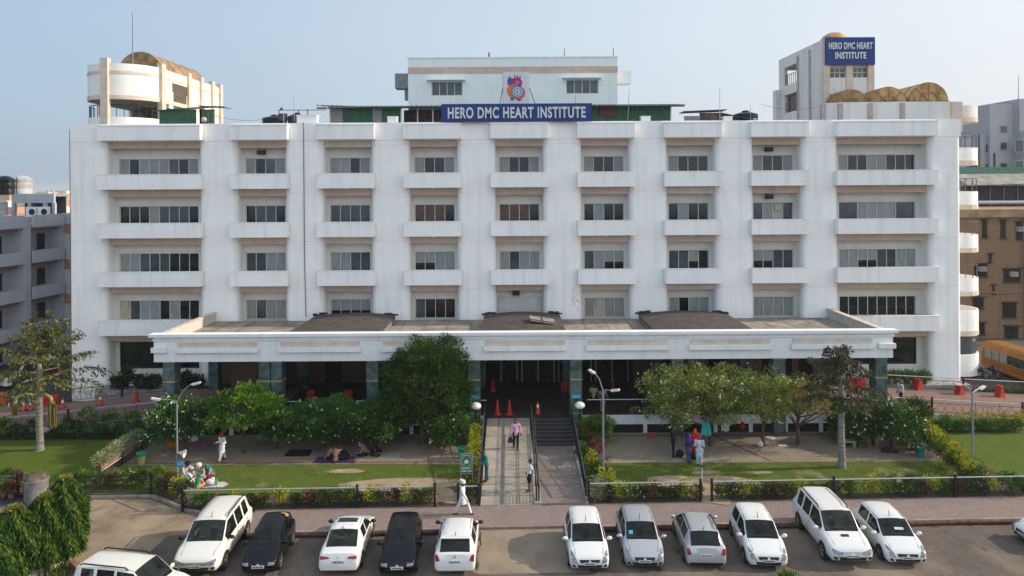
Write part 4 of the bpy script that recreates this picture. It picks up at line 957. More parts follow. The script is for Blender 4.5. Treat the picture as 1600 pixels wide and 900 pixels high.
g = random.Random(12)
cr_ = [(-1.55+g.uniform(-.12, .12), 29.8+k*.3) for k in range(12)]
mb = MB()
for (x0, y0), (x1, y1) in zip(cr_, cr_[1:]): mb.add([(x0-.02, y0, .011), (x0+.02+g.uniform(0, .03), y0, .011), (x1+.02, y1, .011), (x1-.02, y1, .011)], [(0, 1, 2, 3)])
struct(mb.build('apron_crack', M('crack_dark', (.03, .025, .02), rough=1)))

dirtify(MT['apron_concrete'], (.13, .105, .085), (.36, .31, .25), .8); dirtify(MT['roof_tiles_tan'], (.12, .10, .085), (.45, .4, .33)); dirtify(SHING, (.05, .042, .038), (.16, .13, .11), .8)

# ================================================================ NEIGHBOURING BUILDINGS
wg = thing('wing_building', (-45.0, 66, 0), 'shaded white hospital wing with long balconies at the left edge, air conditioners on its roof', 'building')
def wb(mb, name, mats, parent=None, smooth=False): mb.v = [(x+45, y-66, z) for x, y, z in mb.v]; return mb.build(name, mats, parent or wg, smooth)
def fx(y): return -45.6+.127*(y-60)
def wing_beam(y0, y1, out, thick, z0, z1, name, mat, parent=None):
    mb = MB(); mb.prism([(fx(y0)+out-thick, y0), (fx(y0)+out, y0), (fx(y1)+out, y1), (fx(y1)+out-thick, y1)], z0, z1); return wb(mb, name, mat, parent)
PINKB = M('wing_pink', (.34, .19, .16), rough=.9, var=.1)
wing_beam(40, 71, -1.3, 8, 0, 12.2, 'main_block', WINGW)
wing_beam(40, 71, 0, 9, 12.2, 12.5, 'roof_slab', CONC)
for a, b in ((40, 50.5), (51.5, 58), (58.8, 66.1), (67, 70.9)):
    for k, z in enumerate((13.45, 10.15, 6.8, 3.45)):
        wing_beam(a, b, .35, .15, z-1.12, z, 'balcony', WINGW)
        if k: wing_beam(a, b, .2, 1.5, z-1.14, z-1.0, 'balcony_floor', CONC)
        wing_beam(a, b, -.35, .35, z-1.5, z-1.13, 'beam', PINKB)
    n = max(2, int((b-a)/2.2))
    for z in (8.3, 11.65-.05):
        pass
    for zb in (10.1, 6.75, 3.4, .3):
        for j in range(n):
            yy = a+(b-a)*(j+.5)/n
            w_ = wing_beam(yy-.55, yy+.55, -1.26, .1, zb-.1, zb+1.55, 'window', GREYSH)
            wing_beam(yy-.47, yy+.47, -1.235, .03, zb-.02, zb+1.47, 'pane', GL['d'], w_)
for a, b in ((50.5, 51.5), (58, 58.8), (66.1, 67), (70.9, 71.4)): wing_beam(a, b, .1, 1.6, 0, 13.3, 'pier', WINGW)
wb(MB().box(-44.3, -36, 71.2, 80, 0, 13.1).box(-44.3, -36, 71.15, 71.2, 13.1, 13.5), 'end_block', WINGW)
for z in (11.9, 8.4, 5.0): wb(MB().box(-44.25, -36, 71.1, 71.16, z-.35, z+.55), 'band', PINKB)
for z in (9.5, 6.1, 2.7):
    w_ = wb(MB().box(-43.3, -42.1, 71.05, 71.15, z, z+2.0), 'window', FRAMEG); wb(MB().box(-43.2, -42.2, 71.03, 71.05, z+.1, z+1.9), 'pane', GL['t'], w_)
# plant room and machines on the wing roof
rp = thing('plant_room', (-48, 73, 12.5), 'low grey roof room with wide white beam and open front behind two air conditioners', 'roof room')
q0, q1 = Q(18, 300, 74), Q(84, 300, 74)
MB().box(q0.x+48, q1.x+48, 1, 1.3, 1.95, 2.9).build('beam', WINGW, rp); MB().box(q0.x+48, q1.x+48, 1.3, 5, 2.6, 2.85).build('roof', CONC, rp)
MB().box(q0.x+48, q1.x+48, 3.0, 3.1, 0, 2.6).build('back_wall', M('dim_wall', (.12, .12, .125), rough=.9), rp)
for px in (18, 43, 67, 81):
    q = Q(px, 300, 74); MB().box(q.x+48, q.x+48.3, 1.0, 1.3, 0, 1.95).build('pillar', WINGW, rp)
MB().box(q0.x+46.0, q0.x+47.8, -.4, -.3, -.3, 1.6).build('blue_screen', M('blue_sheet', (.06, .17, .34), rough=.6, var=.15), rp)
def aircon(loc, lab, rz_=0.0, sc_=1.0):
    t = thing('air_conditioner', loc, lab, 'air conditioner', rz=rz_)
    MB().box(-.5, .5, -.2, .2, 0, 1.0).build('casing', WHT, t)
    o = MB().lathe([(.3, 0), (.3, .02), (.05, .02)], n=18).build('fan_grille', BLACKM, t); o.rotation_euler = (PI/2, 0, 0); o.location = (.12, -.205, .5)
for px, lab in ((50, 'white air conditioner box on the wing roof, the left of two'), (69, 'white air conditioner box on the wing roof, the right of two')):
    q = Q(px, 330, 72.2); aircon((q.x, 72.2, 13.1), lab)
def wtank(px, Y, r, h, z, mat, lab):
    q = Q(px, 290, Y); t = thing('water_tank', (q.x, Y, z), lab, 'water tank')
    MB().lathe([(r, 0), (r, h*.28), (r*.97, h*.31), (r, h*.34), (r, h*.6), (r*.97, h*.63), (r, h*.66), (r, h*.82), (r*.55, h*.96), (r*.25, h)], n=22).build('tank_shell', mat, t, True)
    MB().tube([(r*.35, -r-.05, 0), (r*.35, -r-.05, h*.9)], .04, 5).build('pipe', BLACKM, t)
TG = M('tank_grey', (.42, .43, .44), rough=.6, var=.12, scale=1.5)
wtank(32, 75.5, 1.1, 1.95, 15.35, TG, 'big pale grey ribbed water tank on the wing roof'); wtank(8, 74, .8, 1.95, 15.3, TANKB, 'dark water tank at the left edge of the picture'); wtank(-2, 71.5, .75, 1.6, 13.3, TG, 'rounded grey tank above the blue sheet at the left edge')
# tan building at the right
tn = thing('tan_building', (49, 74, 0), 'shaded tan rendered building with small dark windows beyond the yellow bus', 'building')
def tb2(mb, name, mats, parent=None): mb.v = [(x-49, y-74, z) for x, y, z in mb.v]; return mb.build(name, mats, parent or tn)
tb2(MB().box(44, 70, 74, 95, 0, 12.4), 'wall', TANW); tb2(MB().box(43.6, 70, 73.7, 95, 12.4, 13.2), 'cornice', M('tan_cornice', (.38, .26, .15), rough=.9, var=.2, scale=1))
def twin(px, py, w_, h_, ac=False):
    q = Q(px, py, 74); f = tb2(MB().box(q.x-w_/2, q.x+w_/2, 73.93, 74.0, q.z-h_/2, q.z+h_/2).box(q.x-w_/2-.15, q.x+w_/2+.15, 73.7, 74.0, q.z+h_/2, q.z+h_/2+.1).box(q.x-w_/2-.1, q.x+w_/2+.1, 73.8, 74.0, q.z-h_/2-.1, q.z-h_/2), 'window', M('dark_timber', (.05, .035, .025), rough=.7))
    tb2(MB().box(q.x-w_/2+.08, q.x-.04, 73.9, 73.93, q.z-h_/2+.08, q.z+h_/2-.08).box(q.x+.04, q.x+w_/2-.08, 73.9, 73.93, q.z-h_/2+.08, q.z+h_/2-.08), 'pane', GL['d'], f)
    if ac: tb2(MB().box(q.x-.35, q.x+.35, 73.5, 73.9, q.z-.1, q.z+.4), 'window_unit', GREYSH)
for px, py, w_, h_, ac in ((1538, 357, .5, 1.8, 0), (1567, 358, .5, 1.8, 0), (1592, 360, .6, 1.8, 1), (1532, 422, 1.3, 1.3, 1), (1581, 430, 1.7, 1.3, 1), (1547, 403, .25, .8, 0), (1528, 473, 1.1, 1.1, 0), (1577, 484, 1.4, 1.5, 0), (1552, 452, .2, .9, 0), (1530, 513, 1.1, 1.2, 0), (1580, 520, 1.4, 1.4, 0)): twin(px, py, w_, h_, ac)
tb2(MB().box(45, 70, 73.85, 73.99, 4.6, 4.8), 'string_course', TANW)
tb2(MB().tube([(52.2, 73.8, 0), (52.2, 73.8, 12.4)], .06, 5), 'drain_pipe', MT['old_pipe'])
sh = thing('yard_shed', (50, 84, 13.0), 'long green ridged sheet roof over a dark open storey beyond the tan building', 'shed')
q = Q(1503, 285, 84)
mb = MB(); vs = []
for k in range(90):
    x = q.x-50+k*.25; zz = .05 if k % 2 else -.05; vs += [(x, 2, 4.05+zz), (x, 6, 4.9+zz)]
mb.add(vs, [(2*k, 2*k+2, 2*k+3, 2*k+1) for k in range(89)]); mb.build('ridged_roof', CORR, sh)
MB().add([(q.x-50, -1.0, 2.65), (q.x-50+14, -1.0, 2.95), (q.x-50+16, 2, 4.0), (q.x-50, 2, 4.0)], [(0, 1, 2, 3)]).add([(q.x-50, -1.0, 2.58), (q.x-50+14, -1.0, 2.88), (q.x-50+16, 2, 3.93), (q.x-50, 2, 3.93)], [(3, 2, 1, 0)]).build('lean_to_roof', M('old_asbestos', (.34, .32, .29), rough=.9, var=.2, scale=1), sh)
MB().box(q.x-50, 24, 0, .2, .2, 2.6).build('dark_screen', M('screen_dark', (.03, .032, .036), rough=.6), sh)
for k in range(10): MB().tube([(q.x-50+k*1.6, -.1, .2), (q.x-50+k*1.6, -.1, 2.7)], .05, 5).build('mullion', GREYSH, sh)
MB().tube([(q.x-50-1, -2.2, .7), (q.x-50+9, -2.2, .7)], .22, 8).build('duct', STEEL, sh, True)
gb = thing('grey_building', (62, 98, 0), 'grey rendered building with small square windows at the right edge above green roof', 'building')
def gbb(mb, name, mats, parent=None): mb.v = [(x-62, y-98, z) for x, y, z in mb.v]; return mb.build(name, mats, parent or gb)
def qx(px, Y): return Q(px, 250, Y).x
gbb(MB().box(qx(1547, 98), qx(1585, 98), 98, 110, 0, 26.6), 'stair_block', GREYW)
gbb(MB().box(qx(1585, 98), 95, 97.0, 112, 0, 27.2), 'tall_block', GREYW)
gbb(MB().box(qx(1508, 98), qx(1547, 98), 98.6, 110, 0, 22.2).box(qx(1508, 98), qx(1549, 98), 98.5, 98.7, 22.2, 22.5), 'low_block', GREYW)
gbb(MB().box(qx(1587, 98), 95, 96.2, 97.0, 18.6, 22.9), 'bay_panel', M('pale_render', (.50, .53, .56), rough=.9, var=.1))
def gwin(px, py, w_, h_, Y):
    q = Q(px, py, Y); f = gbb(MB().box(q.x-w_/2-.1, q.x+w_/2+.1, Y-.08, Y, q.z-h_/2-.1, q.z+h_/2+.1), 'window', M('window_edge_grey', (.4, .4, .41), rough=.8)); gbb(MB().box(q.x-w_/2, q.x+w_/2, Y-.11, Y-.08, q.z-h_/2, q.z+h_/2), 'pane', GL['t'], f)
for px, py, w_, h_ in ((1568, 202, .8, .85), (1568, 228, .8, .85), (1568, 260, .8, .85)): gwin(px, py, w_, h_, 98)
for px, py, w_, h_ in ((1544, 232, .7, 1.0), (1544, 262, .7, 1.0), (1521, 264, .8, 1.0), (1512, 266, .5, 1.0)): gwin(px, py, w_, h_, 98.6)
for px, py in ((1592, 228), (1592, 260)): gwin(px, py, 1.0, 1.5, 96.2)
for px, mt in ((1530, MT['old_pipe']), (1534, STEEL), (1554, MT['hatch_maroon'])): gbb(MB().tube([(qx(px, 97.9), 97.9, 12), (qx(px, 97.9), 97.9, 22.5 if px < 1550 else 20)], .1, 5), 'drain_pipe', mt)
mast(qx(1592, 99), 99, 27.2, 3.5, .05, RP, 'thin pole on the grey building at the right edge')

# distant city under haze
g = random.Random(21); mb = MB()
for k in range(1500):
    Y = 180*math.exp(g.uniform(0, 2.7)); X = Y*(g.uniform(-.85, -.5) if k % 2 else g.uniform(-1.3, 1.3))
    if abs(X) < 75 and Y < 130: continue
    w_, d_, h_ = g.uniform(6, 16), g.uniform(6, 16), g.choice([4, 7, 7, 10, 10, 13])*g.uniform(.8, 1.0)
    mb.obox((X, Y, h_/2), (w_, d_, h_), g.uniform(-.3, .3), g.randrange(4))
    if g.random() < .5: mb.obox((X+1, Y, h_+1.2), (3, 3, 2.4), 0, g.randrange(4))
o = mb.build('distant_houses', [M('city_white', (.66, .62, .56)), M('city_cream', (.55, .44, .33)), M('city_pink', (.5, .3, .22)), M('city_grey', (.3, .3, .3))], fix=False)
tag(o, 'far low town of pale flat roofed houses fading into the haze at the left horizon', 'town', kind='stuff')
pts = []
for k in range(700):
    Y = 170*math.exp(g.uniform(0, 2.7)); X = Y*(g.uniform(-.85, -.5) if k % 2 else g.uniform(-1.3, 1.3)); s_ = g.uniform(2.5, 5)
    for j in range(30):
        pts.append((X+g.gauss(0, s_*.5), Y+g.gauss(0, s_*.5), 3+s_*.7+g.gauss(0, s_*.35)))
pts = np.array(pts); o = leaves('distant_trees', pts, NR.normal(0, 1, pts.shape), 1.7, LF['dark'], aspect=.8)
tag(o, 'far dark tree crowns scattered through the hazy town', 'trees', kind='stuff')
t = thing('radio_mast', (*Q(60, 290, 420).xy, 0), 'faint lattice radio mast on the left horizon', 'mast')
mb = MB()
for a in range(3): mb.tube([(2.2*math.cos(a*2.1), 2.2*math.sin(a*2.1), 0), (.2*math.cos(a*2.1), .2*math.sin(a*2.1), 33)], .08, 4)
for k in range(16): mb.lathe([(2.2*(1-k/17.5)+.1, k*2), (2.2*(1-k/17.5)+.1, k*2+.15)], n=3, cap=False)
mb.build('lattice', M('mast_red', (.45, .36, .36), rough=.7), t)
MB().box(-5, 5, 0, 8, 0, 12.5).build('pent', WHT, None).name = 'mast_base'
bpy.data.objects.remove(bpy.data.objects['mast_base'])

# ================================================================ FENCES AND RAILINGS
def ironfence(name, pts, h, lab, posts=None, step=1.9, top=STEEL, cat='fence', seed=0, dense=False, thick=.05):
    """pts: ground points of the run; a silver top rail, black lower rails, hoop and ring infill, thick posts"""
    o0 = Vector(pts[0]); t = thing(name, o0, lab, cat)
    L = [(Vector(a)-o0, Vector(b)-o0) for a, b in zip(pts, pts[1:])]
    mr_, ml, mi = MB(), MB(), MB()
    tops = [Vector(p)-o0+Vector((0, 0, h)) for p in pts]
    mr_.tube(tops, .035, 6); up = Vector((0, 0, 1))
    for a, b in L:
        d = b-a; n_ = max(1, round(d.length/step)); 
        ml.tube([a+up*(h*.78), b+up*(h*.78)], .016, 4).tube([a+up*.12, b+up*.12], .018, 4)
        for k in range(n_):
            p, q = a+d*k/n_, a+d*(k+1)/n_; e = q-p; r = min(h*.27, e.length/7)
            mi.tube([p+up*.12, p+up*h], .018, 4)
            if dense:
                for j in range(1, 9): mi.tube([p+e*j/9+up*.12, p+e*j/9+up*h*.78], .011, 4)
            if (k+seed) % 2:
                for j in range(4):
                    c = p+e*((j+.5+.5)/5)+up*(h*.45); ex = e.normalized()
                    mi.tube([c+ex*math.cos(PI*2*u/12)*r+up*math.sin(PI*2*u/12)*r for u in range(13)], .012, 4, cap=False)
            else:
                R_ = min(e.length*.46, h*.62)
                c = p+e*.5+up*(h*.78); ex = e.normalized()
                mi.tube([c+ex*math.cos(PI+PI*u/12)*e.length*.45+up*math.sin(PI+PI*u/12)*h*.62 for u in range(13)], .012, 4, cap=False)
                mi.tube([c, c+ex*e.length*.4-up*h*.6], .012, 4); mi.tube([c, c-ex*e.length*.4-up*h*.6], .012, 4); mi.tube([c, c-up*h*.62], .012, 4)
    mr_.build('top_rail', top, t, True); ml.build('lower_rail', BLACKM, t); mi.build('ironwork', BLACKM, t)
    for p in (posts if posts is not None else pts):
        p = Vector(p)-o0; MB().box(p.x-.05, p.x+.05, p.y-.05, p.y+.05, p.z-.05, p.z+h+.12).box(p.x-.065, p.x+.065, p.y-.065, p.y+.065, p.z+h+.1, p.z+h+.14).build('post', BLACKM, t)
    return t
def v3(x, y, z): return (x, y, z)
def fpts(pxs, z=.13, py=None):
    return [(X, Yf(X), z) for X in pxs]
FX = lambda px: Q(px, 780, 35.7).x
ironfence('garden_fence', fpts([FX(292), FX(440), FX(560), FX(680)]), .98, 'black iron garden fence with silver rail behind the cars left of the ramp', posts=fpts([FX(292), FX(560), FX(680)]))
ironfence('garden_fence', fpts([FX(716), FX(748)]), .95, 'short black iron fence panel between the left garden gap and the ramp')
ironfence('garden_fence', fpts([FX(920), FX(1000), FX(1096)]), .98, 'black iron garden fence with silver rail just right of the entrance walk', posts=fpts([FX(920), FX(1096)]), seed=1)
p0 = fpts([FX(1098)])[0]; ironfence('garden_gate', [p0, (p0[0]+.45, p0[1]+1.6, .13)], .95, 'small iron gate leaf standing open inwards by the worn earth gap', posts=[], cat='gate')
ironfence('garden_fence', fpts([FX(1114), FX(1210), FX(1308), FX(1405), FX(1503), FX(1600), FX(1700)]), .98, 'long black iron garden fence with silver rail along the right half of the footpath', posts=fpts([FX(1114), FX(1308), FX(1503), FX(1700)]))
pL = [P(118, 774, .13), P(236, 772, .13), P(290, 793, .13)]
ironfence('garden_fence', [tuple(p) for p in pL], .98, 'dark iron fence stepping round the earth corner at the far left of the garden', top=BLACKM)
pL = [P(-30, 776, .13), P(28, 772, .13)]
ironfence('garden_fence', [tuple(p) for p in pL], .95, 'green painted iron rail beside the pots at the left edge', top=M('green_rail', (.04, .12, .08), rough=.5))
# driveway fences
def zl(x): return .22+(ZD-.22)*(x+33)/10.4 if x > -33 else .22+(x+33)*.05
def zr(x): return ZD+(.72-ZD)*(x-24.1)/8.9 if x < 33 else .72-(x-33)*.055
lp = [(x, 46.3, zl(x)+.02) for x in (-34.5, -31.5, -28.5, -25.6, -22.6)]
ironfence('driveway_fence', lp, .92, 'iron fence with rings along the near edge of the left driveway behind the plants', posts=lp[::2])
lp = [(x, 52.65, zl(x)+.02) for x in (-34.5, -31.5, -28.5, -25.6, -22.6)]
ironfence('driveway_fence', lp, .92, 'dark iron fence with rings along the far edge of the left driveway', posts=lp[::2], top=BLACKM, seed=1)
rp_ = [(x, 46.3, zr(x)+.02) for x in (20.6+3.6, 26.8, 29.6, 32.6, 35.6)]
ironfence('driveway_fence', rp_, .92, 'iron fence with silver rail and rings along the near edge of the right driveway', posts=[rp_[1], rp_[3]], seed=1)
rp_ = [(x, 52.4, zr(x)+.02) for x in (24.2, 27, 29.8, 32.6, 35.6, 38.5)]
ironfence('driveway_fence', rp_, .92, 'iron fence with silver rail along the far edge of the right driveway, by the bus', posts=[rp_[3], rp_[5]])
rp_ = [(17.0, 46.25, ZD+.02), (20, 46.25, ZD+.02), (22.7, 46.25, ZD+.02)]
ironfence('deck_railing', rp_, .92, 'ring patterned railing on the deck between the last two right columns', posts=[], cat='railing')
def rail(x0, x1, lab, name='deck_railing'):
    t = thing(name, (x0, 46.12, ZD), lab, 'railing'); Wd = x1-x0
    MB().tube([(0, 0, .95), (Wd, 0, .95)], .035, 6).build('top_rail', STEEL, t, True)
    mb = MB().tube([(0, 0, .12), (Wd, 0, .12)], .02, 4)
    n_ = int(Wd/.16)
    for k in range(n_+1): mb.tube([(Wd*k/n_, 0, .0 if k % 10 == 0 else .12), (Wd*k/n_, 0, .95)], .012, 4)
    mb.build('balusters', BLACKM, t)
for k, lab in ((0, 'deck railing between the first and second columns from the left'), (1, 'deck railing between the second and third columns from the left'), (2, 'deck railing between the third and fourth columns, behind the big dark tree'), (4, 'deck railing just right of the entrance stairs'), (5, 'deck railing behind the loose light green trees')):
    rail(cols[k]+.75, cols[k+1]-.4, lab)
rail(cols[3]+.4, -1.7, 'tiny bit of deck railing between column and ramp')
t = thing('back_railing', (-19, 51, ZD), 'dark patterned railing deep under the left half of the portico', 'railing')
mb = MB()
for x in np.arange(0, 12.5, 1.5): mb.tube([(x, 0, 0), (x, 0, 1.3)], .04, 5); mb.tube([(x, 0, .1), (x+1.4, 0, 1.1)], .015, 4)
mb.tube([(0, 0, 1.2), (12.2, 0, 1.2)], .03, 5).tube([(0, 0, .8), (12.2, 0, .8)], .02, 5); mb.build('bars', BLACKM, t)
# ramp side rails
def siderail(x, y0, y1, lab, hh=.9, wall=False):
    t = thing('ramp_railing', (x, y0, rz(y0)), lab, 'railing'); D = y1-y0; up = rz(y1)-rz(y0)
    MB().tube([(0, 0, hh), (0, D, up+hh)], .035, 6).build('top_rail', STEEL if not wall else M('rail_dark', (.10, .11, .12), rough=.35, metal=.5), t, True)
    mb = MB().tube([(0, 0, hh*.55), (0, D, up+hh*.55)], .02, 4).tube([(0, 0, .15), (0, D, up+.15)], .02, 4)
    n_ = int(D/.14)
    for k in range(n_+1): mb.tube([(0, D*k/n_, up*k/n_), (0, D*k/n_, up*k/n_+hh)], .035 if k % 12 == 0 else .013, 4)
    mb.build('balusters', BLACKM, t)
siderail(-1.78, 35.8, 45.5, 'left handrail of the ramp beside the yellow hedge', wall=True)
siderail(1.12, 35.8, 45.5, 'dark handrail between the ramp and the stairs', wall=True)
siderail(1.24, 35.8, 43.4, 'second dark handrail close beside the middle one, on the stair side', wall=True)
siderail(3.62, 36.4, 45.5, 'right handrail of the entrance walk beside the red and yellow shrubs', hh=.85, wall=True)

# ================================================================ LAMPS, SIGNS, CONES, BINS
def street_lamp(base, h, arms, lab, extra=False):
    t = thing('street_lamp', base, lab, 'street lamp')
    MB().tube([(0, 0, 0), (0, 0, h*.5), (0, 0, h)], [.062, .05, .042], 10).build('pole', GALV, t, True)
    MB().box(-.16, .16, -.16, .16, 0, .04).build('base_plate', GALV, t)
    for dx, dy, dz in arms:
        a = MB().tube([(0, 0, h-.05), (dx*.45, dy*.45, h+dz*.65), (dx, dy, h+dz)], .026, 6).build('arm', GALV, t, True)
        d = Vector((dx, dy, dz*.5)).normalized(); ang = math.atan2(dy, dx)
        MB().obox((dx+d.x*.28, dy+d.y*.28, h+dz+.03), (.46, .17, .08), ang, 0, 0, -R(12)).obox((dx+d.x*.28, dy+d.y*.28, h+dz-.02), (.38, .13, .04), ang, 0, 0, -R(12)).build('lamp_head', M('lamp_head_grey', (.62, .63, .64), rough=.4), a)
    return t
b = P(277, 762, .13); l1 = street_lamp((b.x, b.y, .13), 4.55, ((-.75, -.1, .12), (.72, .1, .85)), 'double armed galvanised street lamp with horn speaker and blue plate left of centre')
MB().lathe([(.03, 0), (.06, .12), (.2, .36), (.22, .38), (.18, .37), (.03, .15)], n=14).build('horn_speaker', M('horn_cream', (.6, .57, .5), rough=.5), l1, True, loc=(.05, -.05, 1.85)).rotation_euler = (0, R(98), 0)
MB().box(.08, .5, -.08, -.05, 1.15, 1.5).build('blue_plate', M('plate_blue', (.03, .30, .62), rough=.5), l1).rotation_euler = (0, 0, R(-25))
MB().box(.13, .45, -.085, -.081, 1.36, 1.39).box(.13, .4, -.085, -.081, 1.27, 1.30).build('plate_text', WHT, l1).rotation_euler = (0, 0, R(-25))
b = P(943, 758, .13); street_lamp((b.x, b.y, .13), 5.0, ((-.35, .5, .75), (.35, -.15, .02)), 'double armed galvanised street lamp beside the entrance walk shrubs')
b = P(1520, 754, .13); street_lamp((b.x, b.y, .13), 4.75, ((-.75, -.25, .5), (.55, .3, .08)), 'double armed street lamp at the right edge in front of the right lawn')
for px, lab in ((744, 'white globe lamp on a black post left of the ramp'), (906, 'white globe lamp on a black post right of the stairs')):
    X = Q(px, 640, 44.2).x; t = thing('globe_lamp', (X, 44.2, .14), lab, 'lamp')
    MB().tube([(0, 0, 0), (0, 0, 2.05)], .055, 8).lathe([(.12, 2.0), (.16, 2.08), (.05, 2.1)], n=12).build('post', BLACKM, t)
    MB().ball((0, 0, 2.28), (.31, .31, .22), 20, m=12).build('globe', M('globe_white', (.80, .78, .72), rough=.35), t, True)
# assembly point sign
b = P(729, 772, .13); t = thing('assembly_sign', (b.x, b.y+.1, .13), 'green sign with white emblem reading EMERGENCY ASSEMBLY POINT on two posts', 'sign')
GS = M('sign_green', (.015, .17, .07), rough=.5)
MB().box(-.30, .30, 0, .03, 1.0, 2.0).build('board', GS, t)
MB().box(-.33, .33, -.005, .035, .97, 1.0).box(-.33, .33, -.005, .035, 2.0, 2.03).box(-.33, -.30, -.005, .035, 1, 2).box(.30, .33, -.005, .035, 1, 2).build('sign_frame', STEEL, t)
MB().tube([(-.29, .02, 0), (-.29, .02, 1)], .022, 6).build('post', STEEL, t); MB().tube([(.29, .02, 0), (.29, .02, 1)], .022, 6).build('post', STEEL, t)
mb = MB()
mb.prismy([(-.24, 1.38), (.24, 1.38), (.24, 1.94), (-.24, 1.94)], -.004, -.001, 0).prismy([(-.225, 1.395), (.225, 1.395), (.225, 1.925), (-.225, 1.925)], -.007, -.004, 1)
for sx_ in (-1, 1):
    for sz in (-1, 1):
        c = Vector((sx_*.16, 1.66+sz*.2)); mb.prismy([(c.x, c.y), (c.x-sx_*.09, c.y), (c.x-sx_*.02, c.y-sz*.02), (c.x, c.y-sz*.09)] if True else [], -.012, -.007, 0)
for dx, hh in ((-.07, .2), (0, .26), (.07, .2)):
    mb.prismy([(dx-.03, 1.53), (dx+.03, 1.53), (dx+.035, 1.53+hh*.6), (dx-.035, 1.53+hh*.6)], -.012-.002*(dx == 0), -.007, 0); mb.prismy(ell(dx, 1.53+hh*.75, .025, .03, 0, 0, 10), -.0125, -.007, 0)
mb.build('pictogram', [WHT, GS], t)
text_mesh('lettering', 'EMERGENCY', 1, .002, WHT, t, (0, -.006, 1.28), width=.5, height=.09, offset=.03)
text_mesh('lettering', 'ASSEMBLY POINT', 1, .002, WHT, t, (0, -.006, 1.13), width=.54, height=.09, offset=.03)
def cone(loc, h, lab, band=True, r=.17):
    t = thing('traffic_cone', loc, lab, 'traffic cone', 'red traffic cones')
    MB().lathe([(r, .03), (r*.2, h), (r*.1, h+.01)], n=16).build('cone_body', ORNG if band else RED, t, True)
    MB().box(-r*1.35, r*1.35, -r*1.35, r*1.35, 0, .035).build('cone_base', BLACKM if band else RED, t)
    if band:
        f = lambda z: r+(r*.2-r)*(z-.03)/(h-.03)+.004
        MB().lathe([(f(h*.55), h*.55), (f(h*.78), h*.78)], n=16, cap=False).build('white_band', WHT, t, True)
def on_left(px, py):
    p = P(px, py, .5)
    for _ in range(6): p = P(px, py, max(.02, zl(p.x)))
    return p
def on_right(px, py):
    p = P(px, py, 1)
    for _ in range(6): p = P(px, py, max(.02, zr(p.x)))
    return p
for px, py, bd, lab in ((37, 641, 1, 'white banded red cone leftmost on the left driveway'), (48, 641, 1, 'white banded red cone second from left, just left of the palm trunk'), (98, 638, 1, 'white banded red cone just right of the left palm'), (157, 633, 1, 'white banded red cone in front of the bare wall corner on the left driveway')):
    p = on_left(px, py); cone(p, .75, lab)
p = on_left(213, 628); cone(p, .95, 'taller plain red cone near the leftmost portico column', False, .19)
for px, lab, bd in ((777, 'plain tall red cone at the ramp top, the left one', 0), (796, 'plain tall red cone at the ramp top, the right one', 0), (841, 'white banded red cone at the top of the stairs', 1)):
    p = P(px, 652, ZD); cone((p.x, 46.3, ZD), .95 if not bd else .8, lab, bool(bd))
for px, py, lab in ((770, 600, 'dim red cone deep in the portico, left of the dark doors'), (958, 600, 'dim red cone deep in the portico, right of the fourth column'), ):
    p = Q(px, py, 51.5); cone((p.x, 51.5, ZD), .95, lab, False)
def wedge(loc, lab, w_=.5, h=.75, rz_=0.0):
    t = thing('plastic_barrier', loc, lab, 'barrier', rz=rz_)
    MB().prismy([(-w_/2, 0), (w_/2, 0), (w_*.18, h*.8), (w_*.2, h), (-w_*.2, h), (-w_*.18, h*.8)], -.22, .22).build('barrier_body', RED, t)
    MB().box(-w_*.1, w_*.1, -.23, .23, h*.82, h*.93).build('slot', M('slot_dark_red', (.2, .01, .01)), t)
for px, py, lab in ((1434, 609, 'red wedge barrier on the right driveway, the left of three'), (1499, 616, 'red wedge barrier on the right driveway, the middle of three, with pale marks'), (1562, 620, 'red wedge barrier on the right driveway, the right of three')):
    p = on_right(px, py); wedge(p, lab, .55, .8, .3)
def waterbar(loc, L, lab, h=.8):
    t = thing('plastic_barrier', loc, lab, 'barrier')
    MB().prism([(-L/2, -.22), (L/2, -.22), (L/2, .22), (-L/2, .22)], 0, .18).box(-L/2+.04, L/2-.04, -.14, .14, .18, h*.75).box(-L/2+.02, L/2-.02, -.1, .1, h*.75, h).build('barrier_body', RED, t)
    MB().box(-.3, -.14, -.13, -.145, h*.5, h*.62).box(.14, .3, -.13, -.145, h*.5, h*.62).build('slot', MT['slot_dark_red'], t)
p = on_left(74, 634); waterbar(p, 1.6, 'long red water barrier behind the left palm trunk')
p = on_left(2, 630); waterbar(p, 1.0, 'red barrier cut off by the left picture edge')
for px, py, lab in ((346, 607, 'red barrel shaped barrier under the left end of the portico'), (382, 608, 'red barrier in shade just left of the double column'), (486, 612, 'dim red barrier deep in the third portico bay, left one'), (545, 610, 'dim red barrier deep in the third portico bay, right one'), (1352, 583, 'big red barrier seen through the right end of the portico')):
    q = Q(px, py, 49.5); waterbar((q.x, 49.5 if px < 1300 else 51.3, ZD), .55 if px < 1300 else 1.7, lab, .72 if px < 1300 else .85)
def bin_(loc, lab, c1, c2, r=.24, h=.6):
    t = thing('waste_bin', loc, lab, 'waste bin')
    MB().lathe([(r*.78, 0), (r, h), (r-.02, h), (r*.75, .03)], n=18, cap=False).lathe([(0, .03), (r*.78, .03)], n=18, cap=False).build('bucket', c1, t, True)
    MB().lathe([(r+.02, h-.14), (r+.045, h+.03), (r-.03, h+.05), (r-.05, h-.1)], n=18, cap=False).build('liner_rim', c2, t, True)
BG = M('bin_green', (.02, .30, .16), rough=.45); BY = M('bin_yellow', (.42, .38, .12), rough=.5); BT = M('bin_teal', (.02, .26, .20), rough=.45)
bin_(P(221, 724, .145), 'yellow bucket bin with green liner at the left end of the courtyard', BY, BG)
bin_(P(1438, 714, .145), 'teal green bucket bin at the right end of the courtyard by the hedge', BT, BT)
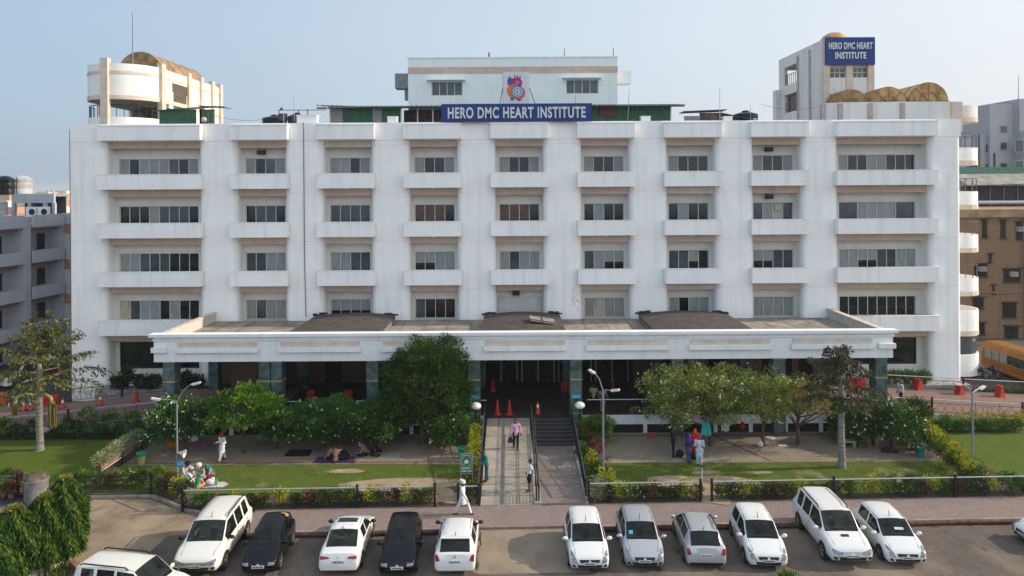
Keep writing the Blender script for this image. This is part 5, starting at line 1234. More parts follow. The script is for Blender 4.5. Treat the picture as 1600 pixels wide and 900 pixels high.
bin_(P(722, 716, .145), 'green bucket bin half hidden behind the assembly sign', BT, BG)
q = P(1357, 640, ZD); bin_((q.x, 46.9, ZD), 'dark green bin on the deck left of the rightmost column', M('bin_dark', (.02, .12, .08), rough=.5), BT, .26, .8)
# concrete drum with domed lid, far left
b = P(53, 783, .0); t = thing('concrete_drum', (b.x, b.y+.2, .0), 'old grey concrete drum tank with rusty domed lid behind the weeping trees', 'tank')
MB().lathe([(.53, 0), (.53, 1.0), (.58, 1.02), (.58, 1.1)], n=24).build('drum', M('drum_grey', (.24, .23, .22), rough=.9, var=.25, scale=2, bump=.3), t, True)
MB().lathe([(.56, 1.1), (.5, 1.2), (.3, 1.32), (0, 1.36)], n=24, cap=False).build('lid', M('drum_lid', (.17, .12, .10), rough=.8, var=.35, scale=3), t, True)
MB().tube([(-.45, -.25, .1), (-.45, -.3, 1.3), (-.35, -.3, 1.45)], .05, 6).tube([(0, 0, 1.3), (.05, 0, 1.5), (-.05, 0, 1.5)], .04, 6).build('rusty_pipe', M('rust', (.16, .08, .06)), t)
# shelf of red pots in the left garden, white low wall by the weeping trees
t = thing('pot_rack', (-22.55, 39.0, .13), 'slanting row of red flower pots on a white railed rack at the left lawn edge', 'plant rack')
mb = MB()
for z in (.45, .6, .75): mb.tube([(.25, 0, z), (.25, 4.5, z)], .02, 5)
mb.build('rail', M('rack_cream', (.5, .45, .38), rough=.6), t)
for y in (0, 2.2, 4.4): MB().box(.2, .28, y-.04, y+.04, 0, .85).build('post', BLACKM, t)
MB().box(-.15, .25, 0, 4.5, .38, .42).build('shelf', CONC, t)
for k in range(13):
    MB().lathe([(.10, .42), (.15, .7), (.165, .7), (.165, .76)], (.05, .2+k*.34, 0), 12).build('pot', M('red_pot', (.42, .06, .04), rough=.6), t, True)
t = thing('low_wall', (*P(112, 885, 0).xy, 0), 'low peeling whitewashed wall beneath the weeping trees', 'wall')
a, b = P(108, 868, 0)-Vector(t.location), P(20, 930, 0)-Vector(t.location)
MB().beam(a, b, .25, .55).build('wall_body', facade_paint('peeling_white', (.62, .58, .5), grime=1.8), t)
b = MB().beam(P(112, 888, 0), P(140, 915, 0), .2, .35).build('brick_edging', M('brick_pink', (.32, .17, .14), rough=.9, var=.2)); tag(b, 'short pink brick edging beside the white car at bottom left', 'edging')
b = MB().box(-.5, .5, -.3, .3, 0, .03).build('lawn_cover', M('cover_slab', (.27, .27, .27), rough=.9)); b.location = P(190, 696, .14); tag(b, 'flat grey cover slab in the left lawn near the hedge', 'slab')

# ================================================================ TREES AND SHRUBS
def tree(name, base, lab, c, r, leaf, size, nc=60, per=90, cr=.5, r0=.11, group=None, flowers=None, nf=0, shell=.5, bottom=-.7, seed=1, droop=.1, fsize=.085, cat='tree', lean=(0, 0), nl=9, aspect=.4, amp=1.0):
    b = Vector(base); t = thing(name, b, lab, cat, group)
    cc = (c[0]-b.x, c[1]-b.y, c[2]-b.z)
    pts, dr, tint, cl = clumps(cc, r, nc, per, cr, shell=shell, bottom=bottom, seed=seed, amp=amp)
    leaves('crown', pts, dr, size, LF[leaf], t, aspect=aspect, tint=tint, droop=droop)
    mb = MB(); limbs(mb, (0, 0, -.05), cl, cc[2]-r[2]*.35, r0, nl, seed, lean); mb.build('trunk', BARK, t, True, fix=False)
    if nf:
        g = np.random.RandomState(seed+5)
        idx = g.choice(len(cl), nf); q = np.array([cl[i] for i in idx]); out = q-np.array(cc); out /= np.linalg.norm(out, axis=1)[:, None]+1e-6
        pp = q+out*cr*.8+g.normal(0, .16, q.shape)
        P5 = np.repeat(pp, 5, 0); D5 = g.normal(0, 1, P5.shape)+np.array([0, 0, .6])
        leaves('blossom', P5, D5, fsize, FLW[flowers], t, aspect=.6)
    return t
def T(px, py): return P(px, py, .14)
# big dark tree left of the ramp
b = T(661, 692); c = Q(667, 590, 44.2)
tree('mango_tree', b, 'tall dense dark green tree standing left of the ramp, hiding the fourth portico column', (c.x, 44.2, 4.0), (2.72, 2.5, 2.72), 'mango', .20, amp=.3, nc=380, per=80, cr=.42, r0=.17, shell=.62, bottom=-.8, seed=9, droop=.35, aspect=.26, nl=16)
# white flowering low trees, left courtyard
FG = 'low white flowering trees along the courtyard'
def fr(bpx, bpy, px0, px1, py0, py1, leaf, lab, nf, seed, Y=None, **k):
    b = T(bpx, bpy); Yc = Y or b.y+.3; a, d = Q(px0, py0, Yc), Q(px1, py1, Yc)
    cx_, cz = (a.x+d.x)/2, (a.z+d.z)/2; rx, rz_ = (d.x-a.x)/2*.92, max(.55, (a.z-d.z)/2*.92)
    kw = dict(size=.23, nc=int(80+rx*46), per=50, cr=.38, r0=.09, shell=.5, bottom=-.5, seed=seed, droop=.0, flowers='w', nf=nf, aspect=.34); kw.update(k)
    return tree(k.pop('nm', 'frangipani_tree') if False else 'frangipani_tree', b, lab, (cx_, Yc, cz), (rx, min(rx, 1.9), rz_), leaf, group=None, **kw)
fr(292, 706, 229, 332, 626, 692, 'frang', 'leftmost flowering low tree, many white blossoms, behind the horn speaker lamp', 150, 11)
fr(382, 708, 318, 450, 604, 678, 'bright', 'bright light green low tree without blossoms, second from the left', 0, 12, size=.26, nc=120)
fr(430, 702, 405, 540, 632, 694, 'frang', 'wide low dark tree with tiny white blossoms, third from left', 90, 13)
fr(497, 705, 468, 575, 626, 682, 'frang', 'low dark tree with sparse white blossoms over the seated people', 90, 14)
fr(562, 700, 545, 645, 632, 688, 'frang', 'dark low tree with white blossoms just left of the big dark tree', 80, 15)
fr(694, 702, 668, 736, 650, 688, 'frang', 'small flowering tree between the big dark tree and the ramp', 50, 16, r0=.06)
# right courtyard
fr(1110, 696, 988, 1192, 566, 672, 'loose', 'largest loose light green tree with pale blossoms right of the stairs', 200, 21, nc=330, per=55, cr=.42, r0=.13, size=.15, bottom=-.8, nl=22, shell=.35)
fr(1193, 697, 1140, 1248, 578, 668, 'loose', 'loose light green tree second from left in the right courtyard', 90, 22, nc=190, per=50, size=.15, r0=.11, nl=16, shell=.4)
fr(1246, 694, 1198, 1308, 584, 662, 'olive', 'thin olive yellow tree with a bent forked trunk left of the right palm', 40, 23, nc=190, per=44, size=.13, r0=.10, nl=20, shell=.35)
fr(1325, 692, 1300, 1350, 640, 690, 'bright', 'small bright green tree right behind the right palm trunk', 0, 24, r0=.05, size=.2)
fr(1392, 698, 1332, 1442, 636, 692, 'frang', 'rounded dark tree with large white blossoms at the right courtyard end', 110, 25, fsize=.12)
fr(1365, 694, 1322, 1378, 640, 682, 'frang', 'dark green tree against the rightmost portico column', 25, 26)

# fishtail palms
def fishtail(base, h, spread, n, leaf, lab, seed, r0=.2, droopk=1.0, L=2.0, bunch=False, zlo=.86, dens=5):
    g = random.Random(seed); t = thing('palm_tree', base, lab, 'palm tree')
    zs = [0, .15, .5, h*.35, h*.7, h]; rr = [r0*1.5, r0*1.25, r0*1.05, r0, r0*.9, r0*.7]
    MB().tube([(.03*math.sin(z*2), 0, z-.03) for z in zs], rr, 14).build('trunk', BARKP, t, True)
    ms = MB(); pts, dr = [], []
    for k in range(n):
        az = k*2.4+g.uniform(-.3, .3); u = k/(n-1); el = R(12+75*u**1.4+g.uniform(-6, 6)); z0 = h*(zlo+(1-zlo)*u); Lr = L*(1-.28*u)*g.uniform(.85, 1.1)
        p = Vector((0, 0, z0)); d = Vector((math.cos(az)*math.cos(el), math.sin(az)*math.cos(el), math.sin(el))); path = [p.copy()]
        for j in range(10):
            p = p+d*Lr/10; d = (d+Vector((0, 0, -.085*droopk))).normalized(); path.append(p.copy())
            if j > 1:
                side = d.cross(Vector((0, 0, 1))).normalized()
                for s in (-1, 1):
                    ln = Lr*.30*math.sin(PI*(j+1)/12.5)+.12
                    q = p.copy(); e = (side*s+d*.45+Vector((0, 0, .15))).normalized()
                    for m in range(6):
                        q = q+e*ln/6; e = (e+Vector((0, 0, -.16*droopk))).normalized()
                        for w_ in range(dens):
                            pts.append((q.x+g.gauss(0, .05), q.y+g.gauss(0, .05), q.z+g.gauss(0, .04))); dr.append((e.x*.7+g.gauss(0, .4), e.y*.7+g.gauss(0, .4), e.z-.5*droopk))
        ms.tube(path, [.035*(1-j/12) for j in range(11)], 5)
    ms.build('frond_stem', M('frond_green', (.12, .13, .05), rough=.6) if leaf == 'palm' else M('frond_brown', (.12, .10, .06), rough=.7), t, True, fix=False)
    leaves('frond_leaves', np.array(pts), np.array(dr), .28, LF[leaf], t, aspect=.30, droop=.15)
    if bunch:
        FB = M('fruit_strings', (.20, .18, .045), rough=.8, var=.35, scale=12, bump=.4); ST = M('fruit_stalk', (.34, .36, .10), rough=.6)
        for s, dx, z1, LL, rr_ in ((1, 1.0, .25, 1.75, .3), (-1, -1.25, .35, 1.0, .24)):
            z0 = h*.60
            a = MB().tube([(0, -.1, z0), (dx*.5, -.3, z0+.12), (dx*.9, -.35, z0-.1), (dx, -.35, z0-.45)], [.05, .06, .09, .12], 8).build('fruit_stalk', ST, t, True)
            mb = MB()
            for k in range(46):
                aa = g.uniform(0, 6.28); q = rr_*math.sqrt(g.uniform(0, 1)); x, y = dx+q*math.cos(aa)*.6, -.35+q*math.sin(aa)*.6; l_ = LL*g.uniform(.75, 1)
                mb.tube([(dx+(x-dx)*.3, -.35+(y+.35)*.3, z0-.25), (dx+(x-dx)*1.2, -.35+(y+.35)*1.2, z0-.6), (dx+(x-dx)*1.2, -.35+(y+.35)*1.2, z0-.25-l_)], [.03, .035, .02], 4)
            mb.build('fruit_bunch', FB, a, True, fix=False)
    return t
b = T(62, 703); fishtail(b, 5.6, 3, 20, 'palm', 'pale trunked palm with drooping green fronds and hanging fruit strings at the left', 5, r0=.19, L=3.3, bunch=True, droopk=.8, zlo=.70, dens=2)
b = T(1315, 730); fishtail(b, 5.3, 2, 15, 'palmd', 'pale trunked palm with dark brownish ragged fronds in the right lawn', 8, r0=.18, L=2.1, droopk=.8, zlo=.70, dens=2)
pts, dr, tint, cl = clumps((-.28, -.1, 3.45), (.35, .3, .45), 14, 30, .2, seed=4)
leaves('trunk_creeper', pts, dr, .16, LF['green'], bpy.data.objects['palm_tree.001'], tint=tint)

# weeping ashoka trees at the lower left
def ashoka(base, h, r, lab, seed):
    t = thing('weeping_tree', base, lab, 'tree', 'clipped weeping trees at the lower left'); g = np.random.RandomState(seed)
    n = 8500; u = g.uniform(0, 1, n)**.8; z = .9+(h-.9)*(1-u)
    rad = r*1.06*np.clip((u*2.6)**.5, 0, 1)*np.clip(1.12-.28*u, 0, 1)*(.78+.22*g.uniform(0, 1, n)); a = g.uniform(0, 6.28, n)
    lump = 1+.11*np.sin(4*a+seed)+.07*np.sin(9*a+5*z)+.05*np.sin(11*z)
    pts = np.stack([rad*lump*np.cos(a), rad*lump*np.sin(a), z+g.normal(0, .05, n)], 1)
    d = np.stack([np.cos(a)*.55, np.sin(a)*.55, -np.ones(n)*.9], 1)
    tint = .4+.3*np.sin(6*a+4*z)+g.normal(0, .2, n)
    leaves('crown', pts, d, .24, LF['ashoka'], t, aspect=.2, tint=tint, jitter=.25)
    m = 260; a = g.uniform(0, 6.28, m); q = r*.3*np.sqrt(g.uniform(0, 1, m))
    leaves('crown_top', np.stack([q*np.cos(a), q*np.sin(a), h+.0*a-q*.4], 1), np.stack([np.cos(a)*.5, np.sin(a)*.5, np.ones(m)*.5], 1), .16, LF['olive'], t, aspect=.25)
    MB().tube([(0, 0, -.05), (.03, 0, 1.2), (0, 0, h*.8)], [.085, .07, .04], 8).build('trunk', BARK, t, True)
for i, (bx, by, topy, hw, lab) in enumerate(((103, 893, 745, 31, 'weeping clipped tree nearest the white car, tallest of the lower left row'), (72, 905, 772, 33, 'weeping clipped tree in the middle of the lower left row'), (22, 925, 792, 38, 'weeping clipped tree cut off by the left edge of the picture'), (-20, 950, 830, 38, 'weeping clipped tree lowest in the left corner, mostly out of frame'))):
    b = P(bx, by, 0); top = Q(bx, topy, b.y).z; ashoka(b, top, hw*b.y/F*.86, lab, 30+i)
o = leaves('corner_weeds', np.stack([NR.uniform(-19.8, -18.2, 500), NR.uniform(28.4, 30.4, 500), NR.uniform(0, .12, 500)], 1), np.tile([0, 0, 1.], (500, 1)), .2, LF['green'], aspect=.15)
tag(o, 'dark weeds below the peeling low wall at lower left', 'weeds', kind='stuff')

# shrubs: one builder, many plants
def shrub(x, y, z0, r, h, leaf, lab, seed, size=.11, group=None, flowers=None, nf=0, stem=True, cat='shrub', name='shrub', aspect=.5, dens=1.0):
    t = thing(name, (x, y, z0), lab, cat, group)
    nc = int(max(8, 26*(r/.35)*dens)); 
    pts, dr, tint, cl = clumps((0, 0, h*.58), (r, r, h*.42), nc, 22, .16+.1*r, shell=.35, bottom=-.9, seed=seed)
    leaves('foliage', pts, dr, size, LF[leaf], t, aspect=aspect, tint=tint)
    if stem: MB().tube([(0, 0, -.03), (.01, 0, h*.4)], [.025, .02], 5).tube([(0, 0, h*.1), (r*.4, 0, h*.5)], .012, 4).tube([(0, 0, h*.1), (-r*.4, .05, h*.5)], .012, 4).build('stem', BARK, t)
    if nf:
        g = np.random.RandomState(seed+9); a = g.uniform(0, 6.28, nf); zz = g.uniform(.3, 1.0, nf)*h; q = r*np.sqrt(np.clip(1-((zz/h-.55)/.6)**2, .1, 1))
        pp = np.repeat(np.stack([q*np.cos(a), -np.abs(q*np.sin(a)) if False else q*np.sin(a), zz], 1), 4, 0)
        leaves('blossom', pp, g.normal(0, 1, pp.shape)+np.array([0, -.3, .4]), .065, FLW[flowers], t, aspect=.7)
    return t
CN = dict(yellow='yellow', green='mid green', red='copper red', pale='pale variegated', dark='dark green', bright='bright green')
def bed(items, y_of, z, place, seed0, group):
    cnt = {}
    for k, (px, leaf, r, h, fl) in enumerate(items):
        cnt.setdefault((leaf, fl), []).append(k)
    for k, (px, leaf, r, h, fl) in enumerate(items):
        x = Q(px, 780, y_of(0)).x; y = y_of(x); x = Q(px, 780, y).x
        same = cnt[(leaf, fl)]; i = same.index(k)
        f = dict(w=' white flowered', p=' pink flowered', r=' red flowered', l=' lilac flowered').get(fl, '')
        o_ = 'the only' if len(same) == 1 else ORD[i]
        lab = f'{o_} {CN[leaf]}{f} bush{"" if len(same) == 1 else " from left"} {place}'
        shrub(x, y, z, r*.86, h*(.86 if leaf != 'yellow' else .95), leaf, lab, seed0+k, flowers=fl, nf=16 if fl else 0, group=group, size=.11 if leaf != 'pale' else .16, aspect=.5 if leaf != 'pale' else .16)
yb = lambda x: Yf(x)+.36
bed([(300, 'pale', .5, .95, ''), (318, 'green', .35, .85, ''), (338, 'green', .3, .7, 'r'), (352, 'dark', .35, .65, ''), (370, 'yellow', .32, .9, ''), (392, 'dark', .35, .65, 'p'), (410, 'green', .35, .6, 'r'), (440, 'yellow', .34, .98, ''), (462, 'dark', .35, .65, ''), (483, 'red', .33, .75, 'r'), (505, 'green', .35, .8, 'r'), (514, 'bright', .36, 1.05, ''), (530, 'dark', .35, .8, 'p'), (547, 'green', .38, .95, 'p'), (563, 'dark', .32, .65, 'w'), (580, 'yellow', .36, .95, ''), (597, 'green', .35, .85, 'l'), (615, 'red', .33, .8, ''), (636, 'yellow', .36, .98, ''), (652, 'green', .35, .7, 'p'), (667, 'green', .35, .8, 'p')],
    yb, .13, 'behind the fence left of the ramp', 100, 'mixed bushes behind the garden fence left of the ramp')
bed([(932, 'pale', .42, 1.0, ''), (950, 'dark', .36, .75, 'l'), (972, 'yellow', .34, .9, ''), (985, 'green', .36, .8, 'w'), (1003, 'dark', .32, .7, 'w'), (1018, 'red', .42, .95, ''), (1040, 'green', .35, .8, ''), (1056, 'dark', .35, .8, ''), (1072, 'yellow', .36, .98, ''), (1088, 'green', .3, .7, 'r')],
    yb, .13, 'behind the fence between walk and small gate', 140, 'mixed bushes behind the fence right of the walk')
bed([(1128, 'green', .33, .8, 'r'), (1145, 'dark', .33, .9, 'r'), (1163, 'yellow', .33, .9, ''), (1180, 'green', .34, .7, 'p'), (1200, 'dark', .34, .75, 'r'), (1212, 'red', .36, .92, ''), (1232, 'green', .33, .8, 'r'), (1252, 'yellow', .36, .98, ''), (1270, 'dark', .3, .6, ''), (1288, 'green', .3, .6, ''), (1303, 'red', .34, .9, ''), (1327, 'green', .34, .85, 'r'), (1360, 'yellow', .34, 1.0, ''), (1388, 'bright', .45, 1.15, ''), (1404, 'green', .26, .6, 'w'), (1422, 'dark', .45, 1.0, ''), (1440, 'red', .3, .7, ''), (1456, 'yellow', .36, 1.0, ''), (1478, 'green', .32, .8, ''), (1496, 'red', .38, .92, ''), (1512, 'dark', .4, 1.05, ''), (1530, 'dark', .4, 1.0, 'l'), (1546, 'yellow', .36, 1.1, ''), (1578, 'green', .55, 1.25, ''), (1600, 'dark', .5, .9, '')],
    yb, .13, 'behind the long right garden fence', 160, 'mixed bushes behind the long right garden fence')
# far left corner bushes follow the stepping fence
seg = [P(124, 765, .13), P(240, 762, .13), P(296, 783, .13)]
its = [(0.02, 'bright', .4, .95, ''), (.14, 'green', .4, .9, ''), (.24, 'red', .33, .75, ''), (.34, 'green', .38, .9, 'w'), (.46, 'dark', .36, .8, ''), (.58, 'bright', .45, 1.05, 'r'), (.70, 'dark', .4, .8, 'r'), (.78, 'red', .36, .95, ''), (.86, 'yellow', .38, 1.0, ''), (.93, 'dark', .4, .9, '')]
cn = {}
for k, (u, leaf, r, h, fl) in enumerate(its):
    L1 = (seg[1]-seg[0]).length; L2 = (seg[2]-seg[1]).length; s = u*(L1+L2)
    p = seg[0].lerp(seg[1], s/L1) if s < L1 else seg[1].lerp(seg[2], (s-L1)/L2)
    cn[leaf] = cn.get(leaf, 0)+1
    shrub(p.x, p.y+.15, .13, r, h, leaf, f'{CN[leaf]} bush, {ORD[cn[leaf]-1]} of its colour from left, along the stepping fence', 200+k, flowers=fl or None, nf=16 if fl else 0, group='bushes along the stepping fence')
for k, (px, py, leaf, r, h, lab) in enumerate(((4, 660, 'bright', .5, 1.1, ''), )): pass
# row of shrubs before the left driveway
row = [(8, 'bright', .55, 1.25), (30, 'dark', .4, .8), (50, 'dark', .38, 1.25), (88, 'dark', .4, .7), (108, 'green', .4, 1.4), (122, 'dark', .35, 1.0), (137, 'bright', .6, 1.75), (155, 'dark', .35, .7), (172, 'green', .5, 1.6), (185, 'dark', .3, .7), (202, 'bright', .6, 1.75), (218, 'dark', .4, .9), (228, 'green', .4, 1.0)]
cn = {}
for k, (px, leaf, r, h) in enumerate(row):
    p = P(px, 680, .14); x = Q(px, 675, 45.7).x; cn[leaf] = cn.get(leaf, 0)+1
    shrub(x, 45.7, .14, r, h, leaf, f'{CN[leaf]} garden plant, {ORD[cn[leaf]-1]} of its colour from left, before left driveway wall', 230+k, size=.15, group='plants before the left driveway wall', aspect=.35)
pts = np.stack([NR.uniform(-33.5, -22.9, 3600), NR.uniform(45.3, 46.1, 3600), NR.uniform(.13, .2, 3600)], 1)
tag(leaves('ground_cover', pts, np.tile([0, 0, 1.], (3600, 1)), .2, LF['dark'], aspect=.3, jitter=.6), 'dark low ground cover between the plants before the left driveway', 'ground cover', kind='stuff')
# row of shrubs before the right driveway wall
row = [(1432, 'dark', .55, 1.4), (1450, 'yellow', .5, 1.45), (1463, 'green', .35, .75), (1476, 'bright', .38, 1.15), (1484, 'yellow', .22, 1.15), (1490, 'green', .32, .7), (1500, 'green', .3, .65), (1506, 'yellow', .4, 1.2), (1516, 'green', .35, .75), (1530, 'yellow', .4, 1.15), (1540, 'green', .35, .75), (1550, 'yellow', .4, 1.2), (1563, 'green', .38, .8), (1577, 'yellow', .42, 1.15), (1585, 'green', .35, .75), (1598, 'yellow', .4, 1.1)]
cn = {}
for k, (px, leaf, r, h) in enumerate(row):
    x = Q(px, 668, 45.8).x; cn[leaf] = cn.get(leaf, 0)+1
    shrub(x, 45.75+(.25 if leaf == 'yellow' else -.05), .14, r, h, leaf, f'{CN[leaf]} clipped shrub, {ORD[cn[leaf]-1]} of its colour from left, before right driveway wall', 260+k, group='clipped shrubs before the right driveway wall')
p = P(1452, 672, .14); shrub(p.x, p.y-.1, .14, .4, .75, 'red', 'copper red bush at the inner corner of the right lawn', 290)
p = P(1428, 655, .14); shrub(Q(1430, 640, 45.9).x, 45.9, .14, .8, 2.0, 'dark', 'spiky dark plant behind the white flowering tree at the right courtyard end', 291, size=.4, aspect=.12, name='spiky_plant', cat='plant')
# diagonal hedge on the right lawn edge, plant by plant
for k in range(9):
    u = k/8; a, b_ = P(1442, 690, .14), P(1520, 762, .14); p = a.lerp(b_, u)
    o = shrub(p.x, p.y, .14, .62, 1.25, 'green', f'yellow topped hedge bush, {ORD[k]} from far end, along right lawn edge', 300+k, stem=False, group='yellow topped hedge along the right lawn edge')
    pts, dr, tint, cl = clumps((0, 0, 1.15), (.55, .55, .2), 24, 20, .2, shell=.3, seed=310+k); leaves('yellow_top', pts, dr, .12, LF['yellow'], o, tint=tint)
# pale plants on the left pot rack side
for k in range(12):
    shrub(-22.5-.03*k*0, 39.2+k*.36, .75, .26, .6, 'pale', f'grey green potted plant, {ORD[k]} from the near end of the red pot rack', 330+k, size=.2, aspect=.2, stem=False, group='grey green plants in the red pots')
p = P(222, 700, .14); shrub(p.x-.5, 43.9, .14, .8, 1.6, 'dark', 'dark bush where the pot rack meets the left courtyard', 345)
# along the ramp: tall yellow hedge columns, then flowering bushes
for k, (y, h, r, leaf, lab) in enumerate(((44.2, 1.7, .42, 'green', 'spiky green plant by the left globe lamp'), (42.6, 1.75, .38, 'yellow', 'tallest clipped yellow hedge column left of the ramp, nearest the globe lamp'), (41.6, 1.6, .38, 'yellow', 'second clipped yellow hedge column left of the ramp'), (40.4, 1.35, .42, 'yellow', 'third yellow hedge bush left of the ramp, behind the green shirted man'), (39.3, 1.0, .4, 'yellow', 'fourth yellow hedge bush left of the ramp'), (38.2, .95, .4, 'green', 'green bush with red flowers left of the ramp, behind the assembly sign'), (37.2, .9, .42, 'green', 'green bush with red flowers at the foot of the ramp rail'), (36.4, .8, .4, 'dark', 'dark bush at the near left corner of the ramp'))):
    shrub(-2.25, y, .14, r, h, leaf, lab, 350+k, flowers='r' if k in (5, 6) else None, nf=22 if k in (5, 6) else 0)
for k, (x, y, h, r, leaf, fl, lab) in enumerate(((4.15, 42.6, 1.35, .55, 'dark', 'r', 'tall dark bush with red flowers right of the stairs'), (4.0, 41.4, .9, .45, 'bright', None, 'bright green low bush beside the foot of the stairs'), (4.7, 41.0, 1.3, .5, 'red', 'r', 'copper and red flowered bush beside the walk'), (4.3, 39.9, 1.1, .42, 'yellow', None, 'yellow bush beside the walk, behind the street lamp'), (4.05, 39.0, .9, .45, 'green', None, 'low green bush along the walk rail'), (4.7, 38.6, 1.1, .5, 'dark', 'r', 'dark bush with red flowers left of the street lamp'), (4.2, 37.7, .9, .45, 'dark', None, 'dark low bush at the near end of the walk rail'), (4.75, 37.2, 1.15, .45, 'yellow', None, 'yellow bush at the foot of the middle street lamp'), (4.2, 36.6, .9, .45, 'pale', None, 'pale grassy bush at the near corner of the walk'))):
    shrub(x, y, .14, r, h, leaf, lab, 360+k, flowers=fl, nf=22 if fl else 0)
b = Q(932, 675, 44.2); o = tree('round_bush', (b.x, 44.2, .14), 'smooth rounded bright green bush right of the right globe lamp', (b.x, 44.2, 1.05), (1.08, .9, .58), 'bright', .13, nc=70, per=60, cr=.25, r0=.06, shell=.75, bottom=-.4, seed=44, cat='shrub', nl=6)
# potted plants in front of the facade
for k, px in enumerate((1388, 1400, 1417, 1429, 1445)):
    q = Q(px, 580, 53.1); t = shrub(q.x, 53.1, 1.42, .32, .55, 'bright', f'potted spiky green plant, {ORD[k]} from left, before the right ground floor window', 380+k, size=.3, aspect=.12, stem=False, cat='plant', name='potted_plant')
    MB().lathe([(.14, -.28), (.2, .02), (.17, .02)], n=12).build('pot', M('terracotta', (.28, .11, .07), rough=.8), t, True)
for k, (px, r, h) in enumerate(((186, .4, .8), (198, .4, 1.35), (222, .35, .85), (240, .4, .8), (290, .45, 1.0), (305, .4, .8))):
    q = Q(px, 590, 53.2); shrub(q.x, 53.2, 1.15, r, h, 'dark' if k != 1 else 'mango', f'dark leafy plant, {ORD[k]} from left, before the left ground floor window', 390+k, size=.28, aspect=.3, cat='plant', name='leafy_plant')
# pots at the left edge
for k, (px, py) in enumerate(((6, 770), (18, 772), (8, 752), (24, 756))):
    p = P(px, py+6, .13); t = shrub(p.x, p.y, .33, .3, .6, 'red' if k % 2 else 'bright', f'small potted plant at the left edge, {["lower left", "lower right", "upper left", "upper right"][k]} of four', 400+k, stem=False, cat='plant', name='potted_plant')
    MB().lathe([(.12, -.2), (.17, .05), (.15, .05)], n=12).build('pot', MT['terracotta'], t, True)
p = P(1243, 895, 0)
for px, py, lab in ((1231, 899, 'bright green weed tuft at the bottom edge in front of the big white car'),): 
    p = P(px, py+6, 0); tag(leaves('weed_tuft', np.stack([p.x+NR.normal(0, .18, 160), p.y+NR.normal(0, .12, 160), NR.uniform(0, .12, 160)], 1), np.tile([0, 0, .9], (160, 1)), .26, LF['bright'], aspect=.18, jitter=.6), lab, 'weed')
# short grass fringe where lawn meets paving, and over the front lawns
def grass(n, x0, x1, y0, y1, lab, sz=.055):
    pts = np.stack([NR.uniform(x0, x1, n), NR.uniform(y0, y1, n), np.full(n, .13)], 1)
    for ex, ey, rx, ry in EARTH: pts = pts[((pts[:, 0]-ex)/rx)**2+((pts[:, 1]-ey)/ry)**2 > NR.uniform(.75, 1.25, len(pts))]
    n = len(pts)
    tag(leaves('grass', pts, np.tile([0, 0, 1.], (n, 1)), sz, LF['lawn'], aspect=.3, jitter=.5), lab, 'grass', kind='stuff')
LF['lawn'] = leaf_mat('grass_blade', (.07, .11, .014), (.17, .215, .04), (.28, .25, .09))
def keep(a): return a
grass(26000, -22, -2.2, 37.6, 41.02, 'short worn grass of the left front lawn')
grass(26000, 5.3, 24.6, 36.9, 40.95, 'short worn grass of the right front lawn')
# distant trees just beyond the site, real crowns
for k, (x, y, h, r, lab) in enumerate(((-60, 110, 9, 5, 'dark tree beyond the left wing'), )): pass

pts = np.stack([NR.uniform(33.5, 42, 2600), NR.uniform(52.7, 53.4, 2600), NR.uniform(.3, .75, 2600)], 1)
tag(leaves('low_hedge', pts, NR.normal(0, 1, (2600, 3)), .16, LF['dark'], aspect=.45), 'low dark hedge strip between the right driveway fence and the bus', 'hedge', kind='stuff')

# ================================================================ CARS
def paint(name, col, metal=0.0, rough=.22):
    m = M(name, col, rough=rough, var=.02, scale=.5, spec=.35 if col[0] > .1 else .2, coat=.35 if col[0] > .1 else .12, metal=metal); return m
CW = paint('car_white', (.66, .66, .655)); CPW = paint('car_pearl', (.66, .645, .60)); CB = paint('car_black', (.006, .0065, .010), rough=.25); CSV = paint('car_silver', (.40, .42, .45), metal=.35, rough=.3); CGS = paint('car_pale_silver', (.42, .43, .45), metal=.3)
CGL = M('car_glass', (.035, .048, .048), rough=.06, var=.6, scale=2.2, spec=.6); CGV = M('car_window', (.03, .042, .042), rough=.05, var=.5, scale=2.2, spec=.6)
def _seethrough(m):
    n_, l_ = m.node_tree.nodes, m.node_tree.links; tr = n_.new('ShaderNodeBsdfTransparent'); tr.inputs[0].default_value = (.50, .60, .59, 1)
    mx = n_.new('ShaderNodeMixShader'); mx.inputs[0].default_value = .60; l_.new(n_['Principled BSDF'].outputs[0], mx.inputs[1]); l_.new(tr.outputs[0], mx.inputs[2]); l_.new(mx.outputs[0], n_['Material Output'].inputs[0])
_seethrough(CGV)
TYR = M('tyre_rubber', (.02, .02, .02), rough=.85); RIM = M('alloy_rim', (.36, .37, .38), rough=.35, metal=.6)
TRIM = M('black_trim', (.015, .015, .016), rough=.5); LAMPC = M('lamp_clear', (.30, .33, .37), rough=.15, var=.3, scale=14, spec=.7, metal=.3); LAMPR = M('lamp_red', (.36, .012, .015), rough=.2, var=.25, scale=10, spec=.6); PLATE = M('number_plate', (.62, .63, .62), rough=.5); PTXT = M('plate_text', (.06, .06, .08), rough=.6); CHR = M('chrome', (.55, .56, .57), rough=.15, metal=.9)
SEATC = M('seat_beige', (.30, .25, .18), rough=.9)
